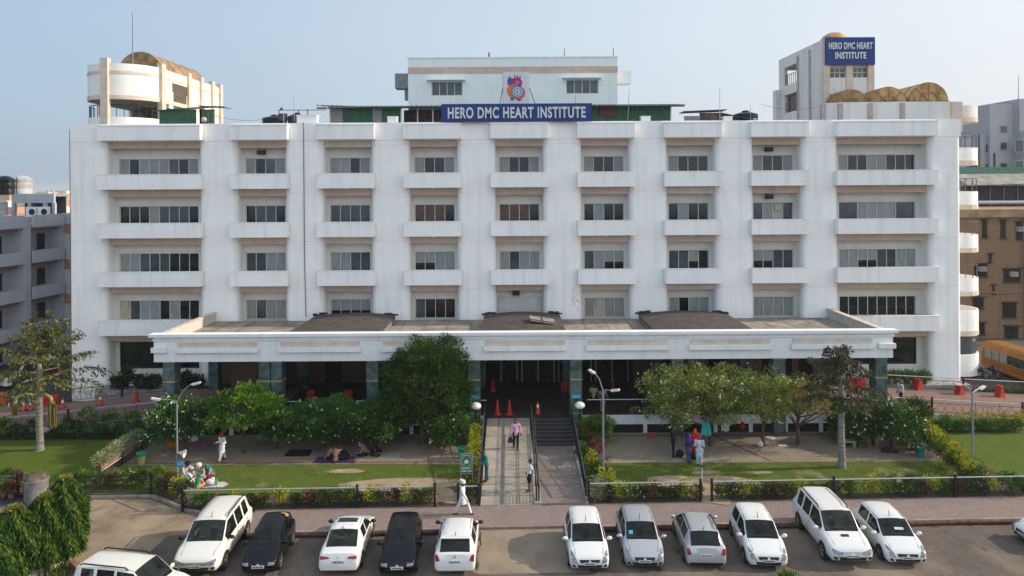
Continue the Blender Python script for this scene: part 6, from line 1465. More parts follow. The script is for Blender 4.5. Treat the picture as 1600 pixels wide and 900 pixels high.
# side profile stations: y (0 = nose), z of the bottom, belt, top; half width; half width at the top
def lerp(a, b, t): return a+(b-a)*t
def car(name, loc, rzt, kind, L, W, Hh, col, lab, opts=()):
    """nose towards -Y of the car's own frame; body, glass, lamps, wheels are parts"""
    t = thing(name, loc, lab, 'car', rz=rzt); w2 = W/2
    suv = kind == 'suv'; belt = .62*Hh if not suv else .60*Hh; bot = .20 if not suv else .34
    if kind == 'hatch': ys = dict(cowl=.222, roof0=.405, roof1=.855, tail=.958); deck = None
    elif kind == 'boxy': ys = dict(cowl=.25, roof0=.42, roof1=.90, tail=.965); deck = None
    elif kind == 'sedan': ys = dict(cowl=.265, roof0=.43, roof1=.70, tail=.85); deck = .66*Hh
    else: ys = dict(cowl=.24, roof0=.385, roof1=.93, tail=.975); deck = None
    hood0 = belt*(.86 if suv else .80); hood1 = belt+.02
    S = []      # (y, zbot, zside(belt), ztop, halfw, tophalf, glass flag)
    def st(u, zb, zs, zt, hw, ht): S.append((u*L, zb, zs, zt, hw*w2, ht*w2))
    st(0, bot+.12, hood0*.62, hood0*.66, .80, .62)
    st(.012, bot+.04, hood0*.80, hood0*.85, .87, .72)
    st(.035, bot, hood0*.90, hood0*.96, .93, .78)
    st(.08, bot, hood0*.96, hood0+.02, .97, .80)
    st(.15, bot, lerp(hood0, belt, .55), lerp(hood0, hood1, .55)+.03, .99, .82)
    st(ys['cowl'], bot, belt-.02, hood1+.03, 1, .84)
    a, b = ys['cowl'], ys['roof0']
    for k in (1, 2, 3): u = k/4; st(lerp(a, b, u), bot, belt, lerp(hood1+.03, Hh*.972, u**.9), 1, lerp(.83, .74, u))
    st(b, bot, belt+.005, Hh*.975, 1, .735)
    c, d = ys['roof1'], ys['tail']
    bp = lerp(b, c, .36 if kind != 'suv' else .30)
    for u, zt in ((bp-.012, .995), (bp+.012, 1.0), (lerp(b, c, .62), 1.0), (lerp(b, c, .68) if suv else lerp(b, c, .7), .998)): st(u, bot, belt+.015, Hh*zt, 1, .74)
    st(lerp(b, c, .9), bot, belt+.03, Hh*.99, 1, .73)
    st(c, bot, belt+.035, Hh*.975, .995, .72)
    ze = (deck if deck else belt+.06)
    for k in (1, 2): u = k/3; st(lerp(c, d, u), bot, belt+.035, lerp(Hh*.965, ze, u), lerp(.995, .98, u), lerp(.72, .76 if not deck else .8, u))
    st(d, bot, belt+.03 if not deck else belt+.04, ze, .98, .78 if not deck else .82)
    if deck: st(.94, bot, deck-.06, deck+.01, .96, .80); st(.975, bot+.02, deck-.10, deck-.02, .93, .76)
    else: st(lerp(d, 1, .5), bot+.01, belt-.05, belt+.0, .96, .76)
    st(.992, bot+.05, (deck or belt)*.72, (deck or belt)*.76, .92, .76)
    st(1.0, bot+.12, (deck or belt)*.56, (deck or belt)*.6, .86, .70)
    def ringp(s):
        y, zb, zs, zt, hw, ht = s; gl = zt > zs+.09
        zm = lerp(zb, zs, .55); P_ = [(0, zb), (hw*.90, zb), (hw*.985, zb+.10), (hw, zm), (hw*.985, lerp(zm, zs, .75)), (hw*.955, zs)]
        if gl: P_ += [(hw*.93, zs+.03), (lerp(hw*.93, ht, .55), lerp(zs, zt, .55)), (ht*1.02, zt-.055), (ht*.95, zt-.018)]
        else: P_ += [(hw*.94, lerp(zs, zt, .3)), (lerp(hw*.93, ht, .5), lerp(zs, zt, .6)), (lerp(hw*.93, ht, .8), lerp(zs, zt, .8)), (ht*.92, lerp(zs, zt, .95))]
        P_ += [(ht*.5, zt+.006), (0, zt+.014)]
        return [(x, y-L/2, z) for x, z in P_]+[(-x, y-L/2, z) for x, z in P_[-2:0:-1]]
    rings = [ringp(s) for s in S]; n = len(rings[0]); half = 12
    V = [v for r_ in rings for v in r_]
    body, wind, rear, side = [], [], [], {}
    U = [s[0]/L for s in S]
    for i in range(len(rings)-1):
        um = (U[i]+U[i+1])/2
        for k in range(n):
            k2 = (k+1) % n; f = (i*n+k, i*n+k2, (i+1)*n+k2, (i+1)*n+k)
            kk = k if k < half else n-1-k
            tgt = body
            if a < um < b and kk >= 9: tgt = wind
            elif c < um < d and kk >= 9: tgt = rear
            elif kk in (6, 7) and a+.25*(b-a) < um < lerp(b, c, .9)+.0*(suv) and not (bp-.012 < um < bp+.012): 
                tgt = side.setdefault((k < half, um > bp, suv and um > lerp(b, c, .65)), [])
                if suv and lerp(b, c, .62) < um < lerp(b, c, .68): tgt = body
            tgt.append(f)
    body.append(tuple(range(n-1, -1, -1))); body.append(tuple((len(rings)-1)*n+k for k in range(n)))
    def piece(nm, fs, mt, par=t):
        used = sorted({i for f in fs for i in f}); mp = {u: j for j, u in enumerate(used)}
        me = bpy.data.meshes.new(nm); me.from_pydata([V[u] for u in used], [], [tuple(mp[i] for i in f) for f in fs]); me.materials.append(mt)
        me.polygons.foreach_set('use_smooth', [True]*len(me.polygons)); me.set_sharp_from_angle(angle=R(38)); me.update()
        o = bpy.data.objects.new(nm, me); COL.objects.link(o); o.parent = par; return o
    bo = piece('body', body, col)
    gw = piece('windshield', wind, CGV); gr = piece('rear_window', rear, CGV); [piece('side_window', f_, CGV) for f_ in side.values() if f_]
    # cabin seen through the glass
    cy0, cyb, cyt = ys['cowl']*L-L/2, b*L-L/2, d*L-L/2; pale = 'rearseats' in opts or 'seats' in opts or kind == 'sedan'
    SM = M('seat_beige_cloth', (.34, .29, .21), rough=.9) if pale else M('seat_grey_cloth', (.10, .10, .105), rough=.9); CAB = M('cabin_dark', (.02, .02, .022), rough=.8)
    it = MB().box(-w2*.84, w2*.84, cy0+.05, cyt-.15, bot+.1, belt-.32).box(-w2*.82, w2*.82, cy0+.04, cy0+.42, belt-.32, belt-.07).build('cabin_floor', CAB, t)
    for sg in (-1, 1):
        q_ = MB().obox((sg*w2*.42, cyb+.52, belt-.06), (.46, .16, .62), 0, 0, R(-12)).obox((sg*w2*.42, cyb+.60, belt+.27), (.24, .1, .14), 0, 0, R(-12)).obox((sg*w2*.42, cyb+.28, belt-.28), (.46, .5, .14)).build('seat', SM, t)
    yr_ = min(cyb+1.5, cyt-.55); MB().obox((0, yr_, belt-.05), (w2*1.5, .16, .56), 0, 0, R(-14)).obox((-w2*.45, yr_+.07, belt+.25), (.22, .1, .12)).obox((w2*.45, yr_+.07, belt+.25), (.22, .1, .12)).box(-w2*.75, w2*.75, yr_-.45, yr_, belt-.32, belt-.2).build('rear_bench', SM, t)
    MB().tube([(w2*.42+.18*math.cos(k*PI/6), cy0+.52+.06*math.sin(k*PI/6), belt-.02+.17*math.sin(k*PI/6)) for k in range(13)], .015, 5).build('steering_wheel', CAB, t)
    bvh = BVHTree.FromPolygons([Vector(v) for v in V], body+wind+rear+[f_ for q_ in side.values() for f_ in q_])
    def decal(nm, poly, face, mt, par=t, off=.012, smooth=True, sub=4):
        """polygon in (x,z) for front/rear, (y,z) for sides, (x,y) for top, laid on the body"""
        cx = sum(p[0] for p in poly)/len(poly); cz = sum(p[1] for p in poly)/len(poly)
        rs = [1-k/sub for k in range(sub)]+[0]; vs = []; last = None; m_ = len(poly)
        dense = []
        for k in range(m_):
            p, q = poly[k], poly[(k+1) % m_]
            for j in range(3): dense.append((lerp(p[0], q[0], j/3), lerp(p[1], q[1], j/3)))
        m_ = len(dense)
        for r_ in rs[:-1]+[0.001]:
            for p in dense:
                u, v = lerp(cx, p[0], r_), lerp(cz, p[1], r_)
                if face == 'front': o_, dd = Vector((u, -9, v)), Vector((0, 1, 0))
                elif face == 'rear': o_, dd = Vector((u, 9, v)), Vector((0, -1, 0))
                elif face == 'top': o_, dd = Vector((u, v, 9)), Vector((0, 0, -1))
                elif face == 'left': o_, dd = Vector((-9, u, v)), Vector((1, 0, 0))
                else: o_, dd = Vector((9, u, v)), Vector((-1, 0, 0))
                h = bvh.ray_cast(o_, dd)[0]
                if h is None: h = last if last is not None else Vector((u, -L/2, v))
                last = h; vs.append(h-dd*off)
        fs = [(i*m_+k, i*m_+(k+1) % m_, (i+1)*m_+(k+1) % m_, (i+1)*m_+k) for i in range(sub) for k in range(m_)]
        base = len(vs); vs += [v+dd*(off+.01) for v in vs[:m_]]
        fs += [(k, base+k, base+(k+1) % m_, (k+1) % m_) for k in range(m_)]
        return MB().add(vs, fs).build(nm, mt, par, smooth)
    # pillars drawn by the gap between glass pieces; front lamps, grille, plate
    hx = w2*.93; zl0, zl1 = hood0*.66, hood0*.93
    if suv: zl0, zl1 = hood0*.66, hood0*.86
    for sg in (-1, 1):
        if kind == 'boxy': pg = [(sg*hx*.55, zl0+.02), (sg*hx*.92, zl0+.04), (sg*hx*.93, zl1-.05), (sg*hx*.58, zl1-.04)]
        elif suv: pg = [(sg*hx*.52, zl0), (sg*hx*.85, zl0+.02), (sg*hx*.97, zl1+.03), (sg*hx*.9, zl1+.05), (sg*hx*.55, zl1-.03)]
        else: pg = [(sg*hx*.60, zl0-.03), (sg*hx*.88, zl0), (sg*hx*.97, zl1+.02), (sg*hx*.95, zl1+.13), (sg*hx*.86, zl1+.10), (sg*hx*.70, zl1-.02)]
        if sg < 0: pg = pg[::-1]
        decal('headlight', pg, 'front', LAMPC)
    gwid = .50*w2 if not suv else .50*w2
    gz0, gz1 = (zl0+.01, zl1-.05) if suv else (zl0-.0, zl0+.11)
    gg = decal('grille', [(-gwid*.9, gz0), (gwid*.9, gz0), (gwid, gz1), (-gwid, gz1)], 'front', TRIM)
    if suv or 'chromegrille' in opts:
        for q in (.15, .5, .85): decal('grille_bar', [(-gwid*.9, lerp(gz0, gz1, q)-.014), (gwid*.9, lerp(gz0, gz1, q)-.014), (gwid*.9, lerp(gz0, gz1, q)+.014), (-gwid*.9, lerp(gz0, gz1, q)+.014)], 'front', CHR, gg, .02, sub=1)
    decal('badge', ell(0, (gz0+gz1)/2, .055, .05, 0, 0, 10), 'front', CHR, gg, .03, sub=1)
    lz = bot+.06
    decal('air_intake', [(-w2*.55, lz), (w2*.55, lz), (w2*.62, lz+.12), (-w2*.62, lz+.12)], 'front', TRIM, off=.01)
    for sg in (-1, 1):
        x_ = sg*w2*.74; y0_, y1_ = .06*L-L/2, (ys['cowl']-.01)*L-L/2; decal('bonnet_seam', [(x_*.9-.007, y0_), (x_*.9+.007, y0_), (x_+.007, y1_), (x_-.007, y1_)], 'top', TRIM, off=.003, sub=1)
    if 'plain' not in opts:
        for sg in (-1, 1):
            pg = [(sg*w2*.66, lz+.02), (sg*w2*.82, lz+.05), (sg*w2*.84, lz+.16), (sg*w2*.70, lz+.13)]
            decal('fog_lamp', pg if sg > 0 else pg[::-1], 'front', TRIM, off=.014)
    pf = bvh.ray_cast(Vector((0, -9, lz+.17)), Vector((0, 1, 0)))[0]; pr = bvh.ray_cast(Vector((0, 9, .62 if not suv else .85)), Vector((0, -1, 0)))[0]
    def plate(y, z, s):
        p = MB().box(-.25, .25, min(y, y+s*.02), max(y, y+s*.02), z-.055, z+.055).build('number_plate', PLATE, t)
        yy = y+s*.024 if s < 0 else y+.024
        MB().box(-.2, -.1, min(yy, yy-.003), yy, z-.02, z+.02).box(-.07, .02, yy-.003, yy, z-.02, z+.02).box(.05, .2, yy-.003, yy, z-.02, z+.02).build('plate_marks', PTXT, p)
    plate(pf.y-.005, lz+.17, -1)
    rzc = belt*.70 if not suv else belt*.78
    if 'rearplate' in opts or 1:
        p_ = bvh.ray_cast(Vector((0, 9, rzc)), Vector((0, -1, 0)))[0]; plate(p_.y+.005, rzc, 1)
    # tail lamps, bumper strip
    for sg in (-1, 1):
        if kind == 'sedan': pg = [(sg*w2*.40, deck*.80), (sg*w2*.92, deck*.74), (sg*w2*.96, deck*.90), (sg*w2*.5, deck*.87)]
        elif kind == 'hatch': pg = [(sg*w2*.70, belt*.74), (sg*w2*.92, belt*.70), (sg*w2*.95, belt*1.02), (sg*w2*.80, belt*.98)]
        else: pg = [(sg*w2*.78, belt*.8), (sg*w2*.93, belt*.8), (sg*w2*.93, belt*1.05), (sg*w2*.80, belt*1.05)]
        decal('tail_light', pg if sg < 0 else pg[::-1], 'rear', LAMPR)
    decal('rear_bumper_trim', [(w2*.8, bot+.03), (-w2*.8, bot+.03), (-w2*.8, bot+.12), (w2*.8, bot+.12)], 'rear', TRIM if 'rearblack' in opts else col, off=.02)
    decal('badge', ell(0, belt*.9, .055, .05, 0, 0, 10), 'rear', CHR, sub=1)
    # wheels and arches
    wr = .36 if suv else .295; wb0 = .195*L-L/2; wb1 = .80*L-L/2
    for sg, nm in ((-1, 'left'), (1, 'right')):
        for yy in (wb0, wb1):
            pg = [(yy+(wr+.06)*math.cos(PI*k/10), wr+(wr+.06)*math.sin(PI*k/10)) for k in range(11)]
            pg = [(y_, max(z_, bot+.005)) for y_, z_ in pg]
            decal('wheel_arch', pg if sg > 0 else pg[::-1], nm, TRIM, off=.004, sub=2)
            wt = bpy.data.objects.new('wheel', None); COL.objects.link(wt); wt.parent = t; wt.location = (sg*(w2-.085), yy, wr); wt.empty_display_size = .1
            def wz(mb_): mb_.v = [(z_*sg, x_, y_) for x_, y_, z_ in mb_.v]; return mb_
            wz(MB().lathe([(wr*.62, -.1), (wr*.95, -.1), (wr, -.07), (wr, .07), (wr*.95, .1), (wr*.64, .105), (wr*.6, .08)], n=24)).build('tyre', TYR, wt, True)
            rm = MB().lathe([(wr*.63, .06), (wr*.63, .095), (wr*.56, .095), (wr*.54, .07), (0, .07)], n=24, cap=False)
            for q in range(5):
                an = q*2*PI/5; ca, sa = math.cos(an), math.sin(an)
                rm.add([(ca*.04-sa*.045, sa*.04+ca*.045, .112), (ca*.04+sa*.045, sa*.04-ca*.045, .112), (ca*wr*.6+sa*.03, sa*wr*.6-ca*.03, .10), (ca*wr*.6-sa*.03, sa*wr*.6+ca*.03, .10)], [(0, 1, 2, 3)])
            wz(rm).build('rim', RIM, wt, False); 
            wz(MB().lathe([(wr*.56, .064), (0, .066)], n=20, cap=False)).build('brake_shadow', TRIM, wt)
    # mirrors, wipers, rails, antenna
    for sg in (-1, 1):
        my = (ys['cowl']+.055)*L-L/2
        MB().ball((sg*(w2+.09), my, belt+.10), (.12, .07, .085), 12).tube([(sg*(w2*.93), my+.02, belt+.05), (sg*(w2+.05), my, belt+.06)], .03, 6).build('mirror', TRIM if 'blackmirror' in opts else col, t, True)
    wy0, wy1 = (a+.018)*L-L/2, (a+.03)*L-L/2
    decal('wiper', [(-w2*.6, wy0), (w2*.1, wy0-.02), (w2*.1, wy0+.01), (-w2*.6, wy0+.03)], 'top', TRIM, off=.02, sub=1)
    decal('wiper', [(.02, wy0), (w2*.72, wy0+.01), (w2*.72, wy0+.04), (.02, wy0+.03)], 'top', TRIM, off=.024, sub=1)
    # dark sill, door seams, handles
    for sg, nm in ((-1, 'left'), (1, 'right')):
        for uy in (.30, bp, lerp(b, c, .8)):
            y_ = uy*L-L/2; pg = [(y_-.006, bot+.12), (y_+.006, bot+.12), (y_+.006, belt-.03), (y_-.006, belt-.03)]
            decal('door_seam', pg if sg > 0 else pg[::-1], nm, TRIM, off=.003, sub=1)
        for uy in (bp-.03, lerp(b, c, .8)-.03):
            y_ = uy*L-L/2; MB().obox((sg*(w2*.995), y_, belt-.12), (.03, .17, .03)).build('door_handle', col if not suv else CHR, t)
    # roof gutters; sunroof; spoiler; rails
    for sg in (-1, 1):
        x_ = sg*w2*.66; pg = [(x_-.012, (b+.01)*L-L/2), (x_+.012, (b+.01)*L-L/2), (x_+.012, (c-.01)*L-L/2), (x_-.012, (c-.01)*L-L/2)]
        decal('roof_seam', pg, 'top', TRIM, off=.004, sub=1)
    if 'rails' in opts:
        for sg in (-1, 1):
            x_ = sg*w2*.68; y0_, y1_ = (b+.06)*L-L/2, (c-.03)*L-L/2
            MB().tube([(x_, y0_, Hh-.03), (x_, y0_+.12, Hh+.05), (x_, y1_-.12, Hh+.06), (x_, y1_, Hh-.0)], .026, 6).build('roof_rail', TRIM, t, True)
    if 'sunroof' in opts: decal('sunroof', [(-.42, (b+.03)*L-L/2), (.42, (b+.03)*L-L/2), (.42, (b+.14)*L-L/2), (-.42, (b+.14)*L-L/2)], 'top', CGL, off=.006, sub=2)
    if 'antenna' in opts: MB().tube([(0, (c-.02)*L-L/2 if 'rearant' in opts else (b+.04)*L-L/2, Hh), (0, (c)*L-L/2+.06 if 'rearant' in opts else (b+.04)*L-L/2+.12, Hh+.22)], [.02, .006], 5).build('antenna', TRIM, t)
    if 'fin' in opts: MB().prismy([(-.02, Hh-.02), (.02, Hh-.02), (.005, Hh+.07)], (c-.04)*L-L/2, c*L-L/2).build('roof_fin', col, t)
    if 'scoop' in opts: decal('hood_scoop', [(-.16, .13*L-L/2+.12), (.16, .13*L-L/2+.12), (.16, .13*L-L/2+.26), (-.16, .13*L-L/2+.26)], 'top', TRIM, off=.02, sub=1)
    if 'spoiler' in opts: MB().box(-w2*.68, w2*.68, c*L-L/2-.1, c*L-L/2+.16, Hh*.965, Hh*.985).build('spoiler', col, t)
    if 'sticker' in opts: decal('windshield_sticker', [(-w2*.62, (a+.05)*L-L/2), (-w2*.42, (a+.05)*L-L/2), (-w2*.42, (a+.085)*L-L/2), (-w2*.62, (a+.085)*L-L/2)], 'top', M('sticker_blue', (.08, .38, .55)), off=.012, sub=1)
    if 'paper' in opts: decal('dash_paper', [(-.05, (a+.06)*L-L/2), (.32, (a+.06)*L-L/2), (.32, (a+.085)*L-L/2), (-.05, (a+.085)*L-L/2)], 'top', PLATE, off=.008, sub=1)
    if 0:
        for sx_ in (-.35, .3): decal('seat_glimpse', ell(sx_, (lerp(a, b, .62))*L-L/2, .17, .10, 0, 0, 10), 'top', M('seat_seen', (.10, .085, .06), rough=.3), gw, .004, sub=2)
    if 0:
        for sx_ in (-.36, .3): decal('seat_glimpse', ell(sx_, (lerp(c, d, .55))*L-L/2, .24, .13, 0, 0, 10), 'top', M('seat_seen_pale', (.20, .18, .13), rough=.4), gr, .004, sub=2)
    return t
cars = [
 ('suv_car', -12.98, 31.62, 2, 'suv', 4.65, 1.93, 1.80, CPW, 'large off white sport utility car with roof rails, leftmost of the front row', ('rails', 'seats', 'antenna', 'blackmirror')),
 ('small_car', -10.5, 31.3, 3, 'boxy', 3.5, 1.50, 1.42, CB, 'small black hatchback with a yellow cloth on its roof', ('plain',)),
 ('sedan_car', -7.2, 31.75, 181, 'sedan', 4.42, 1.70, 1.45, CW, 'white saloon with sunroof parked nose in, red tail lamps to the camera', ('sunroof', 'fin', 'rearseats', 'blackmirror')),
 ('small_car', -4.8, 31.15, 2, 'boxy', 3.5, 1.52, 1.46, CB, 'small black hatchback between the white saloon and the white hatchback', ('plain',)),
 ('hatchback_car', -2.42, 31.45, 180, 'hatch', 3.94, 1.71, 1.48, CW, 'white hatchback seen from behind, just left of the bare entrance apron', ('antenna', 'rearant', 'blackmirror', 'spoiler')),
 ('hatchback_car', 3.08, 31.55, 0, 'hatch', 3.85, 1.69, 1.50, CW, 'white hatchback facing the camera, just right of the bare entrance apron', ('antenna',)),
 ('hatchback_car', 5.42, 31.7, -2, 'hatch', 3.80, 1.69, 1.50, CSV, 'silver hatchback facing the camera with a blue windscreen sticker', ('antenna', 'sticker')),
 ('hatchback_car', 8.0, 31.85, 177, 'hatch', 3.97, 1.68, 1.47, CGS, 'pale silver hatchback seen from behind with black rear bumper', ('antenna', 'rearant', 'rearblack', 'rails')),
 ('sedan_car', 10.55, 31.75, -4, 'hatch', 3.99, 1.69, 1.51, CW, 'white short saloon facing the camera, between silver hatchback and big white car', ('antenna', 'plain')),
 ('suv_car', 13.95, 32.15, -1.5, 'suv', 4.70, 1.84, 1.82, CW, 'large white sport utility car with bonnet scoop and roof rails, right row', ('rails', 'scoop', 'seats')),
 ('hatchback_car', 16.3, 31.85, -3, 'hatch', 3.85, 1.69, 1.50, CW, 'white hatchback facing the camera, the right end of the front row', ('antenna', 'paper')),
 ('sedan_car', 24.35, 32.0, -88, 'sedan', 4.4, 1.70, 1.46, CW, 'white car cut off by the right picture edge', ('plain',)),
]
made = [car(nm, (x, y-.27, 0), R(a_), k, L*.955, W, h_*.955, c_, lab, op) for nm, x, y, a_, k, L, W, h_, c_, lab, op in cars]
# yellow cloth on the black car
mb = MB(); n = 14
for k in range(n):
    a0, a1 = -.2+2.0*k/n, -.2+2.0*(k+1)/n
    mb.add([(.34*math.cos(a0), .34*math.sin(a0), 0), (.34*math.cos(a1), .34*math.sin(a1), 0), (.19*math.cos(a1), .19*math.sin(a1), .025), (.19*math.cos(a0), .19*math.sin(a0), .025)], [(0, 1, 2, 3)])
o = mb.build('dust_cloth', M('duster_yellow', (.45, .32, .12), rough=.95)); o.location = (-10.27, 31.85, 1.375); tag(o, 'folded yellow dust cloth on the small black car roof', 'cloth')
# white car cut by the bottom edge, long side to the camera
q = P(190, 925, 0); white = car('suv_car', (q.x+1.05, 27.3, 0), R(80), 'suv', 4.4, 1.80, 1.78, CPW, 'white car with black roof rails cut off by the bottom left edge', ('rails',))

# parked yellow bus, van and motorbike
def bus(loc, rzt):
    t = thing('school_bus', loc, 'yellow orange bus with dark windows parked beyond the right driveway', 'bus', rz=rzt)
    YB = M('bus_yellow', (.26, .105, .012), rough=.45, var=.1, scale=2); L, W, Hh = 7.2, 2.1, 2.5
    prof_ = [(-W/2, .4), (W/2, .4), (W/2, 1.95), (W/2-.1, 2.3), (W/2-.4, 2.48), (-W/2+.4, 2.48), (-W/2+.1, 2.3), (-W/2, 1.95)]
    MB().prismy(prof_, -L/2, L/2).build('body', YB, t)
    for sg in (-1, 1):
        MB().box(sg*W/2-.01, sg*W/2+.01, -L/2+.3, L/2-.3, 1.25, 1.95).build('side_window', CGL, t)
        mb = MB()
        for k in range(8): mb.box(sg*W/2-.02, sg*W/2+.02, -L/2+.3+k*.93, -L/2+.36+k*.93, 1.25, 1.95)
        mb.build('window_posts', TRIM, t)
        for z in (.75, .98): MB().box(sg*W/2-.008, sg*W/2+.008, -L/2+.05, L/2-.05, z, z+.09).build('stripe', M('bus_brown', (.14, .05, .02), rough=.5), t)
        for yy in (-L*.3, L*.28):
            w_ = bpy.data.objects.new('wheel', None); COL.objects.link(w_); w_.parent = t; w_.location = (sg*(W/2-.12), yy, .42)
            m_ = MB().lathe([(.25, -.13), (.42, -.12), (.42, .12), (.25, .13)], n=20); m_.v = [(z_*sg, x_, y_) for x_, y_, z_ in m_.v]; m_.build('tyre', TYR, w_, True)
            m_ = MB().lathe([(.24, .10), (.1, .06), (0, .1)], n=20, cap=False); m_.v = [(z_*sg, x_, y_) for x_, y_, z_ in m_.v]; m_.build('rim', GALV, w_, True)
    for y_ in (-L/2-.01, L/2+.01): MB().box(-W/2+.15, W/2-.15, min(y_, y_*.999), max(y_, y_*1.001), 1.25, 2.1).build('end_window', CGL, t)
    for sg in (-1, 1): MB().ball((sg*.8, -L/2, .75), (.12, .04, .1)).build('headlight', LAMPC, t, True)
    return t
bus((41.0, 58.0, 0), R(1.5))
def van(loc, rzt):
    t = thing('ambulance_van', loc, 'old white van with maroon side band parked behind the left palm', 'van', rz=rzt)
    MB().prism([(-.85, -1.9), (-.6, -2.05), (.6, -2.05), (.85, -1.9), (.85, 2.1), (-.85, 2.1)], .35, .98).build('body', CW, t)
    mb = MB().add([(-.82, -1.2, .98), (.82, -1.2, .98), (.82, 2.08, .98), (-.82, 2.08, .98), (-.7, -.65, 1.85), (.7, -.65, 1.85), (.7, 1.98, 1.9), (-.7, 1.98, 1.9)], [(0, 1, 5, 4), (1, 2, 6, 5), (2, 3, 7, 6), (3, 0, 4, 7), (4, 5, 6, 7)]); mb.build('cabin', CW, t)
    for sg in (-1, 1):
        MB().box(sg*.852-.006, sg*.852+.006, -1.3, 2.05, .55, .95).build('maroon_band', M('van_maroon', (.20, .02, .025), rough=.4), t)
        MB().add([(sg*.825, -1.0, 1.05), (sg*.815, 1.9, 1.05), (sg*.735, 1.85, 1.7), (sg*.75, -.6, 1.7)], [(0, 1, 2, 3)]).build('side_window', CGL, t)
        for yy in (-1.25, 1.3):
            w_ = bpy.data.objects.new('wheel', None); COL.objects.link(w_); w_.parent = t; w_.location = (sg*.80, yy, .33)
            m_ = MB().lathe([(.2, -.1), (.33, -.09), (.33, .09), (.2, .1)], n=18); m_.v = [(z_*sg, x_, y_) for x_, y_, z_ in m_.v]; m_.build('tyre', TYR, w_, True)
            m_ = MB().lathe([(.19, .085), (0, .1)], n=18, cap=False); m_.v = [(z_*sg, x_, y_) for x_, y_, z_ in m_.v]; m_.build('rim', GALV, w_, True)
        MB().ball((sg*.55, -2.02, .75), (.11, .05, .1)).build('headlight', LAMPC, t, True)
    MB().add([(-.72, -1.215, 1.05), (.72, -1.215, 1.05), (.62, -.72, 1.78), (-.62, -.72, 1.78)], [(0, 1, 2, 3)]).build('windshield', CGL, t)
    mb = MB()
    for k in range(5): mb.tube([(-.5, -2.1, .5+k*.09), (.5, -2.1, .5+k*.09)], .015, 4)
    mb.build('grille', CHR, t)
p = P(22, 606, 0); van((-39.6, 59.0, 0), R(-30))
def bike(loc, rzt, lab):
    t = thing('motorcycle', loc, lab, 'motorcycle', rz=rzt)
    for yy in (-.62, .62):
        w_ = bpy.data.objects.new('wheel', None); COL.objects.link(w_); w_.parent = t; w_.location = (0, yy, .3)
        m_ = MB().lathe([(.23, -.05), (.3, -.04), (.3, .04), (.23, .05), (.23, -.05)], n=18, cap=False); m_.v = [(z_, x_, y_) for x_, y_, z_ in m_.v]; m_.build('tyre', TYR, w_, True)
        m_ = MB()
        for k in range(6): m_.tube([(0, 0, 0), (0, .22*math.cos(k), .22*math.sin(k))], .01, 4)
        m_.build('spokes', STEEL, w_)
    MB().ball((0, -.15, .72), (.14, .3, .13), 12).build('fuel_tank', CB, t, True)
    MB().obox((0, .32, .74), (.24, .6, .09)).build('seat', TRIM, t)
    MB().obox((0, 0, .42), (.25, .4, .3)).tube([(0, -.62, .3), (0, -.45, .85)], .03, 6).tube([(0, .62, .3), (0, .1, .45)], .03, 6).tube([(0, -.45, .8), (0, .3, .55), (0, .6, .7)], .03, 6).build('frame', GALV, t)
    MB().tube([(-.33, -.38, .98), (0, -.45, .92), (.33, -.38, .98)], .018, 6).build('handlebar', STEEL, t)
    MB().ball((0, -.55, .8), (.09, .07, .09)).build('headlight', LAMPC, t, True)
bike((*P(1527, 592, 0).xy, 0), R(70), 'dark motorcycle parked by the round stair drum, the left one'); bike((*P(1545, 590, 0).xy, 0), R(60), 'dark motorcycle parked beside another, nearer the bus')

